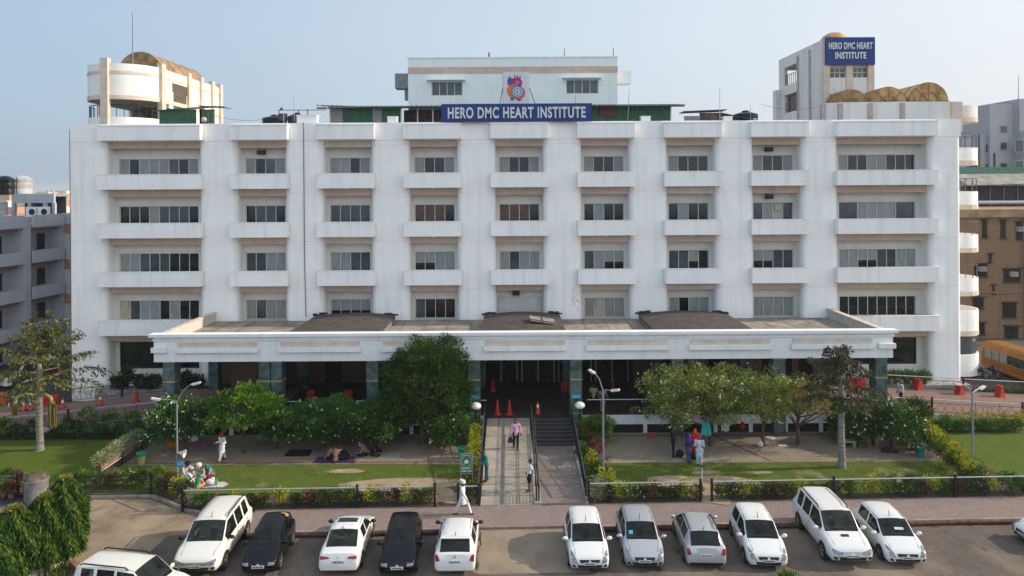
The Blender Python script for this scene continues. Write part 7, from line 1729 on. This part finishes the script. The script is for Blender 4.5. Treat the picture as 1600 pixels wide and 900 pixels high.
# ================================================================ PEOPLE
SK = M('skin_brown', (.22, .12, .075), rough=.6, var=.08, scale=8); SKD = M('skin_dark', (.12, .065, .042), rough=.6, var=.08, scale=8); HAIR = M('hair_black', (.012, .01, .01), rough=.6)
def cl(name, c, **k): return M('cloth_'+name, c, rough=.9, var=.14, scale=6, spec=.1, bump=.5, bscale=14, **k)
def cap_tube(mb, pts, rs, n=10, flat=1.0):
    """tapered limb with round ends; flat squashes it front to back"""
    o = len(mb.v); mb.tube(pts, rs, n)
    if flat != 1.0:
        cy = sum(Vector(p).y for p in pts)/len(pts)
        for i in range(o, len(mb.v)):
            x, y, z = mb.v[i]; mb.v[i] = (x, cy+(y-cy)*flat, z)
    for p, r in ((pts[0], rs[0]), (pts[-1], rs[-1])): mb.ball(p, (r*.98, r*.98*flat, r*.98), n, m=6)
def person(loc, rzt, J, lab, top, bottom, head='hair', headmat=None, skin=None, hgt=1.70, kurta=0.0, sleeve=1.0, legs=1.0, shoes=None, shawl=None, beard=False, group=None, scarf=None):
    """J: joint positions for a 1.70 m figure facing -Y; built as one fused body with clothes as parts"""
    skin = skin or SK; s = hgt/1.70; t = thing('person', loc, lab, 'person', group, rz=rzt); t.scale = (s, s, s)
    V_ = {k: Vector(v) for k, v in J.items()}
    pel, chest, neck, hd = V_['pelvis'], V_['chest'], V_['neck'], V_['head']
    b = MB()
    cap_tube(b, [pel, pel.lerp(chest, .5), chest, chest.lerp(neck, .7)], [.125, .115, .135, .09], 12, .75)
    cap_tube(b, [chest.lerp(neck, .8), neck, neck.lerp(hd, .5)], [.06, .052, .055], 10)
    b.ball(hd, (.078, .095, .115), 16, m=12); b.ball(hd+Vector((0, -.03, -.07)), (.05, .055, .05), 10)
    b.ball(hd+Vector((0, -.10, -.015)), (.014, .022, .025), 8)
    for sg in (-1, 1): b.ball(hd+Vector((sg*.08, .01, -.01)), (.014, .022, .032), 8)
    for S_ in 'LR':
        sh, el, wr = V_['sh'+S_], V_['el'+S_], V_['wr'+S_]; hp, kn, an = V_['hip'+S_], V_['kn'+S_], V_['an'+S_]
        cap_tube(b, [chest.lerp(sh, .4), sh], [.085, .062], 10); cap_tube(b, [sh, sh.lerp(el, .5), el], [.058, .05, .042], 10); cap_tube(b, [el, el.lerp(wr, .35), wr], [.042, .040, .028], 10)
        d = (wr-el).normalized(); side = d.cross(Vector((0, 1, 0))); side = side.normalized() if side.length > .2 else Vector((1, 0, 0))
        pm = wr+d*.045; cap_tube(b, [wr, pm], [.028, .036], 8)
        for k in range(4):
            f0 = wr+d*.08+side*(k-1.5)*.019; ln = (.065, .075, .07, .055)[k]
            b.tube([f0-d*.02, f0+d*ln*.5, f0+d*ln+Vector((0, -.015, 0))], [.0105, .0095, .008], 6)
        b.tube([wr+d*.02+side*.03, wr+d*.05+side*.052, wr+d*.085+side*.056], [.013, .011, .009], 6)
        cap_tube(b, [hp, hp.lerp(kn, .5), kn], [.092, .078, .056], 10); cap_tube(b, [kn, kn.lerp(an, .3), an], [.055, .056, .036], 10)
        f = V_.get('toe'+S_, an+Vector((0, -.17, -.05))); cap_tube(b, [an+Vector((0, .03, -.035)), an.lerp(f, .55)+Vector((0, 0, -.02)), f], [.035, .036, .026], 8)
    bo = b.build('body', skin, t, True, fix=False)
    md = bo.modifiers.new('fuse', 'REMESH'); md.mode = 'VOXEL'; md.voxel_size = .0115; md.use_smooth_shade = True
    e = MB()
    for sg in (-1, 1): e.ball(hd+Vector((sg*.03, -.088, .012)), (.011, .008, .007), 8)
    e.build('eyes', HAIR, t, True)
    MB().ball(hd+Vector((0, -.092, -.052)), (.022, .008, .007), 8).build('mouth', M('lips', (.16, .05, .04)), t, True)
    # clothes
    c = MB()
    zt = [pel+Vector((0, 0, -.06)), pel.lerp(chest, .5), chest, chest.lerp(neck, .62)]
    cap_tube(c, zt, [.158, .15, .165, .10], 14, .8)
    for S_ in 'LR':
        sh, el, wr = V_['sh'+S_], V_['el'+S_], V_['wr'+S_]; cap_tube(c, [chest.lerp(sh, .45), sh], [.105, .08], 12)
        if sleeve >= 1: cap_tube(c, [sh, el], [.075, .058], 10); c.tube([el, el.lerp(wr, .85)], [.058, .044], 10)
        else: c.tube([sh, sh.lerp(el, sleeve*1.4)], [.078, .068], 10)
    to = c.build('shirt', top, t, True, fix=False); md = to.modifiers.new('fuse', 'REMESH'); md.mode = 'VOXEL'; md.voxel_size = .016; md.use_smooth_shade = True
    if kurta:
        m_ = MB(); g = random.Random(int(loc[0]*10)); n = 18; vs = []; rr = [.165, .175, .19, .205]
        cen = [pel+Vector((0, 0, .12)), pel+Vector((0, 0, -.08)), (V_['hipL']+V_['hipR'])/2+((V_['knL']+V_['knR'])/2-(V_['hipL']+V_['hipR'])/2)*kurta*.6, (V_['hipL']+V_['hipR'])/2+((V_['knL']+V_['knR'])/2-(V_['hipL']+V_['hipR'])/2)*kurta]
        for i, (q, r_) in enumerate(zip(cen, rr)):
            for k in range(n):
                a_ = 2*PI*k/n; rf = r_*(1+(.07*math.sin(5*a_+i) if i > 1 else 0)); vs.append((q.x+rf*math.cos(a_), q.y+rf*.8*math.sin(a_), q.z))
        m_.add(vs, [(i*n+k, i*n+(k+1) % n, (i+1)*n+(k+1) % n, (i+1)*n+k) for i in range(3) for k in range(n)]); m_.build('tunic_skirt', top, t, True)
    l_ = MB(); cap_tube(l_, [pel+Vector((-.02, 0, 0)), pel+Vector((.02, 0, 0))], [.14, .14], 12, .85)
    for S_ in 'LR':
        hp, kn, an = V_['hip'+S_], V_['kn'+S_], V_['an'+S_]; wide_ = .02 if kurta else 0
        cap_tube(l_, [hp, hp.lerp(kn, min(1, legs*2)*.999 if legs < .5 else 1)], [.108+wide_, (.075 if legs >= .5 else .1)+wide_], 12)
        if legs > .5: cap_tube(l_, [kn, kn.lerp(an, (legs-.5)*2*.97)], [.074+wide_, .056+wide_], 10)
    lo = l_.build('trousers', bottom, t, True, fix=False); md = lo.modifiers.new('fuse', 'REMESH'); md.mode = 'VOXEL'; md.voxel_size = .016; md.use_smooth_shade = True
    for S_ in 'LR':
        an = V_['an'+S_]; f = V_.get('toe'+S_, an+Vector((0, -.17, -.05))); m_ = MB(); cap_tube(m_, [an+Vector((0, .035, -.05)), an.lerp(f, .5)+Vector((0, 0, -.035)), f+Vector((0, 0, -.005))], [.04, .043, .034], 10); m_.build('shoe', shoes or TRIM, t, True, fix=False)
    hm = headmat or HAIR; m_ = MB()
    if head == 'hair': m_.ball(hd+Vector((0, .022, .035)), (.088, .095, .098), 16, m=10)
    elif head == 'turban':
        m_.ball(hd+Vector((0, .015, .075)), (.115, .125, .085), 18, m=10); m_.ball(hd+Vector((0, .01, .04)), (.105, .118, .06), 18, m=8)
        for k in range(5): m_.tube([hd+Vector((.117*math.cos(a_), .01+.125*math.sin(a_), .04+.022*k-.035*math.cos(a_-PI/2)*-1)) for a_ in [2*PI*q/16 for q in range(17)]], .016, 5)
    elif head == 'veil':
        m_.ball(hd+Vector((0, .03, .025)), (.105, .11, .125), 16, m=10); cap_tube(m_, [hd+Vector((0, .06, -.03)), neck+Vector((0, .05, 0)), chest+Vector((0, .09, -.05)), pel.lerp(chest, .3)+Vector((0, .14, 0))], [.10, .13, .16, .12], 12, .7)
        for sg in (-1, 1): cap_tube(m_, [hd+Vector((sg*.08, -.01, -.06)), chest+Vector((sg*.12, -.08, .05)), pel.lerp(chest, .5)+Vector((sg*.1, -.13, 0))], [.04, .06, .05], 8)
    elif head == 'bald': m_.ball(hd+Vector((0, .03, .01)), (.082, .085, .085), 12)
    m_.build({'hair': 'hair', 'turban': 'turban', 'veil': 'headscarf', 'bald': 'hair'}[head], hm, t, True, fix=False)
    if beard: MB().ball(hd+Vector((0, -.055, -.085)), (.06, .05, .065), 12).build('beard', M('beard_grey', (.3, .29, .27)) if beard == 2 else HAIR, t, True)
    if shawl:
        m_ = MB(); cap_tube(m_, [pel+Vector((0, .02, -.25)), pel+Vector((0, 0, .05)), chest, neck+Vector((0, 0, -.03))], [.19, .185, .21, .11], 14, .82); m_.build('shawl', shawl, t, True, fix=False)
    return t
def stand(stride=0.0, armf=0.0, bend=0.0, elb=.0, sway=0.0):
    s = stride; z = .93-abs(s)*.06
    J = dict(pelvis=(0, 0, z), chest=(0, -bend*.25, z+.32), neck=(0, -bend*.5, z+.52), head=(0, -.02-bend*.75, z+.65-bend*.1))
    for S_, sg in (('L', -1), ('R', 1)):
        f = s*sg; J['hip'+S_] = (sg*.095, 0, z-.03); J['kn'+S_] = (sg*.10, -.22*f-.04*abs(s), .50); J['an'+S_] = (sg*.10, -.42*f+(.0 if f > 0 else .06*abs(s)), .085+(0 if f >= 0 else .05*abs(s)))
        a_ = -f*armf; sy = J['chest'][1]; J['sh'+S_] = (sg*.195, sy-bend*.1, z+.46); J['el'+S_] = (sg*(.245+sway), sy-.20*a_+.02-bend*.3, z+.185); J['wr'+S_] = (sg*(.25+sway), sy-.35*a_-.05-elb*.25-bend*.5, z-.06+elb*.3)
    return J
def sit(lean=.25, reach=.3, spread=.32):
    J = dict(pelvis=(0, .1, .13), chest=(0, .1-lean*.5, .44), neck=(0, .1-lean*.95, .62), head=(0, .06-lean*1.25, .745))
    for S_, sg in (('L', -1), ('R', 1)):
        J['hip'+S_] = (sg*.1, .06, .13); J['kn'+S_] = (sg*spread, -.28, .20); J['an'+S_] = (-sg*.06, -.36-.05*sg, .07); J['toe'+S_] = (-sg*.2, -.38-.05*sg, .05)
        y = .1-lean*.85; J['sh'+S_] = (sg*.19, y, .56); J['el'+S_] = (sg*.25, y-.12, .33); J['wr'+S_] = (sg*.14, y-.14-reach*.6, .28)
    return J
WC = cl('white', (.68, .68, .69)); GWC = cl('offwhite', (.55, .52, .45)); PKC = cl('pink', (.62, .32, .50)); NVY = cl('navy', (.03, .04, .09)); BLK = cl('black', (.02, .02, .022)); GRN = cl('green_check', (.015, .26, .20), col2=(.008, .06, .06)); JEA = cl('jeans', (.05, .08, .15)); REDC = cl('red', (.55, .03, .02)); BLU = cl('blue', (.03, .03, .20)); MAR = cl('maroon', (.18, .02, .04)); TAN_ = cl('peach', (.55, .30, .17)); TEA = cl('teal', (.02, .22, .17)); PUR = cl('plum_print', (.14, .05, .13), col2=(.42, .32, .36)); LIL = cl('lilac', (.62, .42, .58)); ORB = M('sandal_red', (.25, .04, .03), rough=.7); BRN = cl('brown_check', (.30, .17, .15), col2=(.14, .07, .09)); MGT = cl('magenta', (.5, .04, .2)); PTB = cl('pale_blue', (.5, .58, .66))
def at(px, py, z=.14): p = P(px, py, z); return (p.x, p.y, z)
person(at(723, 804, .12), R(78), stand(.85, .8), 'man in white tunic and white turban striding right past the assembly sign', WC, WC, 'turban', WC, kurta=.85, shoes=ORB, beard=1, hgt=1.68)
person(at(347, 720), R(-35), stand(.55, .3, 0, .8), 'man in white tunic and red turban walking under the left trees', WC, WC, 'turban', REDC, kurta=.95, beard=1, hgt=1.66)
p = P(806, 703, rz(43.2)); p = P(806, 703, rz(p.y)); c_man = person((p.x, p.y, rz(p.y)), R(5), stand(.35, .4, 0, 0, .03), 'man in pink shirt and dark trousers coming down the ramp with a bag', PKC, BLK, 'hair', skin=SKD)
bg_ = MB(); bg_.prismy([(-.15, 0), (.17, 0), (.12, .3), (-.08, .3)], -.05, .05).tube([(-.06, 0, .28), (-.03, 0, .5), (.04, 0, .5), (.08, 0, .28)], .012, 5)
o = bg_.build('carrier_bag', cl('dark_bag', (.05, .045, .07))); o.location = (p.x-.33, p.y-.05, rz(p.y)+.36); tag(o, 'dark carrier bag held by the man in the pink shirt', 'bag')
p = P(759, 749, rz(38.8)); person((-1.42, p.y, rz(p.y)), R(-82), stand(.12, .3, .25, .9), 'man in green checked shirt and jeans leaning on the left ramp rail', GRN, JEA, 'hair', skin=SKD, shoes=ORB, hgt=1.66)
p = P(822, 765, rz(37.6)); person((.78, p.y, rz(p.y)), R(-70), stand(.1, .2, -.12, .2, .04), 'man in white tee shirt and black shorts leaning on the middle rail', WC, BLK, 'hair', skin=SKD, sleeve=.4, legs=.40, shoes=ORB, hgt=1.62)
q = on_right(1407, 633); person(tuple(q), R(-85), stand(.35, .3), 'bald man in white shirt walking on the right driveway with yellow bag', WC, NVY, 'bald', HAIR, skin=SKD, hgt=1.68)
o = MB().prismy([(-.17, 0), (.17, 0), (.14, .5), (-.12, .5)], -.07, .07).build('carrier_bag', cl('yellow', (.55, .40, .02))); o.location = (q.x+.12, q.y-.28, q.z+.22); tag(o, 'bright yellow bag carried by the bald man on the driveway', 'bag')
q = P(1325, 637, ZD); person((q.x, 47.0, ZD), R(15), stand(.1, .1, 0, .5), 'man in grey shirt standing on the deck beside the dark palm', cl('grey', (.2, .17, .16)), BLK, 'hair', skin=SKD)
o = MB().ball((0, 0, .15), (.11, .08, .16), 10).tube([(0, 0, .28), (0, 0, .42)], .02, 5).build('carrier_bag', WC, smooth=True); o.location = (q.x+.1, 46.72, ZD+.55); tag(o, 'small white bag held by the man beside the dark palm', 'bag')
person(at(1052, 714), R(80), stand(.0, .2, 0, .6), 'man in black clothes standing in tree shade with bags at his feet', BLK, BLK, 'hair', skin=SKD, hgt=1.78)
person(at(1076, 722), R(60), stand(0, 0, 0, .3), 'woman wrapped in a long dark blue shawl facing the group', BLU, cl('slate', (.08, .09, .14)), 'veil', BLU, kurta=1.0, shawl=BLU, hgt=1.62)
person(at(1086, 716), R(-10), stand(0, 0, 0, .4), 'woman in bright red shawl standing in the right courtyard', REDC, REDC, 'veil', REDC, kurta=1.0, shawl=REDC, hgt=1.66)
person(at(1093, 727), R(165), stand(.1, .1, 0, .6), 'man in pale blue tunic and pink turban seen from behind', PTB, PTB, 'turban', MGT, kurta=.9, hgt=1.68)
for px, py, z in ((1062, 714, .0), (1084, 718, .0)):
    p = at(px, py); o = MB().ball((0, 0, .2), (.24, .17, .22), 12).tube([(-.1, 0, .38), (0, 0, .5), (.1, 0, .38)], .015, 5).build('holdall', BLK, smooth=True); o.location = p; tag(o, 'black bag on the paving ' + ('between the man in black and the blue shawl' if px < 1070 else 'at the feet of the woman in red'), 'bag')
person((Q(942, 640, 46.6).x, 46.65, ZD), R(0), stand(0, 0, .2, .7, .05), 'woman in sleeveless striped dress leaning on the deck railing', PUR, PUR, 'hair', skin=SK, kurta=1.0, sleeve=.15, hgt=1.6)
person((Q(928, 640, 47.0).x, 47.05, ZD), R(165), stand(0, 0), 'man in tan shirt on the deck with his back to the railing', cl('tan', (.40, .30, .17)), BLK, 'hair', skin=SKD, sleeve=.5)
person((Q(883, 640, 48.2).x, 48.4, ZD), R(20), stand(0, 0), 'person in dark red shirt standing in portico shade by the column', cl('darkred', (.30, .02, .02)), BLK, 'hair', skin=SKD, sleeve=.5)
for px, lab in ((470, 'dim figure in dark clothes under the portico, the left one'),): person((Q(px, 610, 49.8).x, 49.8, ZD), R(30), stand(0, 0), lab, BLK, NVY, 'hair', skin=SKD)
# seated picnic group on the lawn
for px, py, rz_, lab, top, head, hm, k, hg in ((291, 757, 130, 'seated man in white with lilac turban nearest the lamp post', WC, 'turban', LIL, .3, 1.7), (289, 746, 60, 'seated man in cream with black turban behind the lilac turban', GWC, 'turban', BLK, .3, 1.7), (315, 748, -5, 'seated man in beige tunic and white turban facing the camera', cl('beige', (.42, .38, .30)), 'turban', WC, .3, 1.75), (329, 747, -40, 'seated woman in plum print with teal headscarf at the picnic', PUR, 'veil', TEA, .3, 1.6), (309, 763, 175, 'seated child in peach with green scarf, back to the camera', TAN_, 'veil', TEA, .3, 1.35)):
    person(at(px, py), R(rz_), sit(), lab, top, top if top is not PUR else MAR, head, hm, kurta=.3, hgt=hg, beard=(2 if hm is WC else (1 if head == 'turban' else False)))
p = at(325, 758, .14)
o = MB().prism([(-.55, -.35), (.6, -.3), (.75, .1), (.4, .4), (-.5, .35)], 0, .02).build('picnic_sheet', cl('paper', (.6, .57, .55))); o.location = (p[0]+.3, p[1], .14); tag(o, 'crumpled pale picnic sheet spread on the lawn between the seated people', 'sheet')
o = MB().ball((0, 0, .17), (.26, .2, .17), 12).ball((.1, .05, .3), (.12, .1, .1), 10).build('bundle', WC, smooth=True); o.location = (p[0]+.15, p[1]-.05, .16); tag(o, 'white cloth bundle on the picnic sheet', 'bundle')
o = MB().lathe([(.06, 0), (.07, .2), (.03, .28), (.03, .33)], n=12).build('water_bottle', M('bottle_green', (.08, .40, .2), rough=.3), smooth=True); o.location = (p[0]+.48, p[1]-.05, .16); tag(o, 'small green bottle on the picnic sheet', 'bottle')
# people on mats under the left trees
for px, py, rz_, lab, top, head, hm in ((526, 719, 170, 'seated person in peach shirt, back to camera, on the dark mat', TAN_, 'hair', HAIR), (513, 718, 110, 'seated person in brown with lime strap left of the peach shirt', BRN, 'hair', HAIR), (541, 717, -80, 'seated person in black right of the peach shirt', BLK, 'hair', HAIR), (571, 712, -70, 'seated person in pale pink checked wrap under the left trees', BRN, 'veil', BRN), (584, 712, 60, 'seated person in dark clothes beside the pink wrapped one', BLK, 'veil', BLK)):
    person(at(px, py), R(rz_), sit(.35, .4), lab, top, BLK if top is not TAN_ else cl('purple', (.10, .05, .16)), head, hm, kurta=.3, skin=SKD, hgt=1.62)
def mat_(px, py, w_, d_, m_, lab, rz_=0.0):
    p = at(px, py); g = random.Random(px); poly = [(-w_/2, -d_/2), (0, -d_/2-.04), (w_/2, -d_/2+.05), (w_/2-.05, d_/2), (-w_/2+.06, d_/2)]
    o = MB().prism(poly, 0, .025).build('floor_mat', m_); o.location = (p[0], p[1], .147); o.rotation_euler = (0, 0, rz_); tag(o, lab, 'mat')
mat_(523, 719, 2.3, .9, cl('mat_plum', (.06, .035, .09)), 'dark purple mat under the three seated people'); mat_(467, 708, 1.5, 1.0, BLK, 'black mat lying empty left of the seated people'); mat_(595, 711, 2.4, .8, cl('mat_grey', (.34, .32, .30)), 'pale grey mat stretching right of the pink wrapped person')
mat_(1222, 696, .55, .35, WC, 'small white sheet on the right courtyard paving')
def hang(px, py, Y, w_, h_, m_, lab, cat='cloth'):
    q = Q(px, py, Y); g = random.Random(px); n = 9; vs = []
    for k in range(n): x = -w_/2+w_*k/(n-1); y = .07*math.sin(k*1.7); vs += [(x*.7, y*.4, h_/2), (x*(1+.12*math.sin(k)), y, -h_/2-.07*math.cos(k*1.3))]
    mb = MB().add(vs, [(2*k, 2*k+2, 2*k+3, 2*k+1) for k in range(n-1)]).add([(x, y+.012, z) for x, y, z in vs], [(2*k+1, 2*k+3, 2*k+2, 2*k) for k in range(n-1)]); o = mb.build('hanging_cloth', m_, smooth=True); o.location = q; tag(o, lab, cat)
hang(1103, 670, 43.2, .62, .85, M('cloth_cyan', (.04, .42, .45), rough=.9), 'bright cyan cloth hanging from the large loose tree')
hang(1017, 681, 43.0, .3, .35, REDC, 'small red and white bag hanging under the loose tree left edge')
hang(1160, 664, 44.4, .3, .4, REDC, 'red cloth hanging in the second loose tree')
hang(1133, 664, 44.8, .5, .8, WC, 'pale cloth hanging behind the trunk of the large loose tree')
hang(267, 690, 43.4, .75, .65, cl('orange', (.55, .20, .02)), 'orange cloth hanging under the leftmost flowering tree')
hang(302, 683, 43.4, .45, .5, WC, 'white cloth hanging beside the striped blanket')
hang(308, 700, 43.9, 1.4, .5, cl('striped', (.40, .05, .12), col2=(.10, .07, .25)), 'maroon and purple striped blanket slung under the left trees')
hang(698, 690, 43.2, .25, .35, BLU, 'dark blue bag hanging on the small tree beside the ramp')
o = MB().ball((0, 0, .16), (.2, .16, .17), 10).tube([(0, 0, .3), (.03, 0, .42)], [.05, .02], 5).build('carrier_bag', WC, smooth=True); o.location = at(1188, 698); tag(o, 'white plastic bag at the foot of the second loose tree', 'bag')
o = MB().tube([(.3*math.cos(a_), .17*math.sin(a_), .05+.02*math.sin(3*a_)) for a_ in [2*PI*k/16 for k in range(17)]], .035, 6).tube([(.22*math.cos(a_), .12*math.sin(a_), .1) for a_ in [2*PI*k/16 for k in range(17)]], .03, 6).build('rope_coil', WC, smooth=True); o.location = at(1203, 686); tag(o, 'pale coil of rope on the paving behind the second loose tree', 'rope')
p = at(1388, 706); t = thing('sleeping_dog', p, 'dark brown dog lying curled asleep at the right courtyard end', 'dog')
m_ = MB(); cap_tube(m_, [(-.3, 0, .12), (0, .02, .14), (.25, -.02, .12)], [.12, .14, .11], 12); cap_tube(m_, [(.25, -.02, .13), (.4, -.12, .12)], [.07, .06], 10); m_.ball((.46, -.17, .11), (.09, .07, .07), 12); m_.ball((.54, -.2, .09), (.05, .035, .035), 8)
for x, y in ((.2, -.15), (-.2, -.15), (.1, -.18), (-.3, -.12)): cap_tube(m_, [(x, y+.08, .07), (x+.14, y-.08, .035), (x+.24, y-.05, .03)], [.045, .03, .025], 8)
cap_tube(m_, [(-.36, 0, .1), (-.48, -.1, .05), (-.42, -.22, .03)], [.035, .025, .015], 8)
o = m_.build('body', M('dog_brown', (.06, .03, .02), rough=.9, var=.3), t, True, fix=False); md = o.modifiers.new('fuse', 'REMESH'); md.mode = 'VOXEL'; md.voxel_size = .012; md.use_smooth_shade = True
MB().add([(.42, -.10, .17), (.47, -.08, .17), (.43, -.06, .24)], [(0, 1, 2)]).add([(.47, -.2, .17), (.51, -.18, .17), (.49, -.2, .23)], [(0, 1, 2)]).build('ears', MT['dog_brown'], t)
o = MB().box(-.4, .4, -.25, .25, .32, .4).box(-.35, -.25, -.2, .2, 0, .32).box(.25, .35, -.2, .2, 0, .32).build('stone_bench', CONC); o.location = at(1325, 698); tag(o, 'small stone bench behind the right palm trunk', 'bench')

# ================================================================ AIR
mb = MB().box(-3600, 3600, -400, 4600, -1.2, 34)
hz = mb.build('haze', [], None); hz['kind'] = 'stuff'
m = bpy.data.materials.new('haze_air'); m.use_nodes = True; n = m.node_tree.nodes
n.remove(n['Principled BSDF']); pv = n.new('ShaderNodeVolumePrincipled'); pv.inputs['Color'].default_value = (.93, .95, 1, 1); pv.inputs['Density'].default_value = .00022; pv.inputs['Anisotropy'].default_value = .2
m.node_tree.links.new(pv.outputs[0], n['Material Output'].inputs['Volume']); hz.data.materials.append(m)
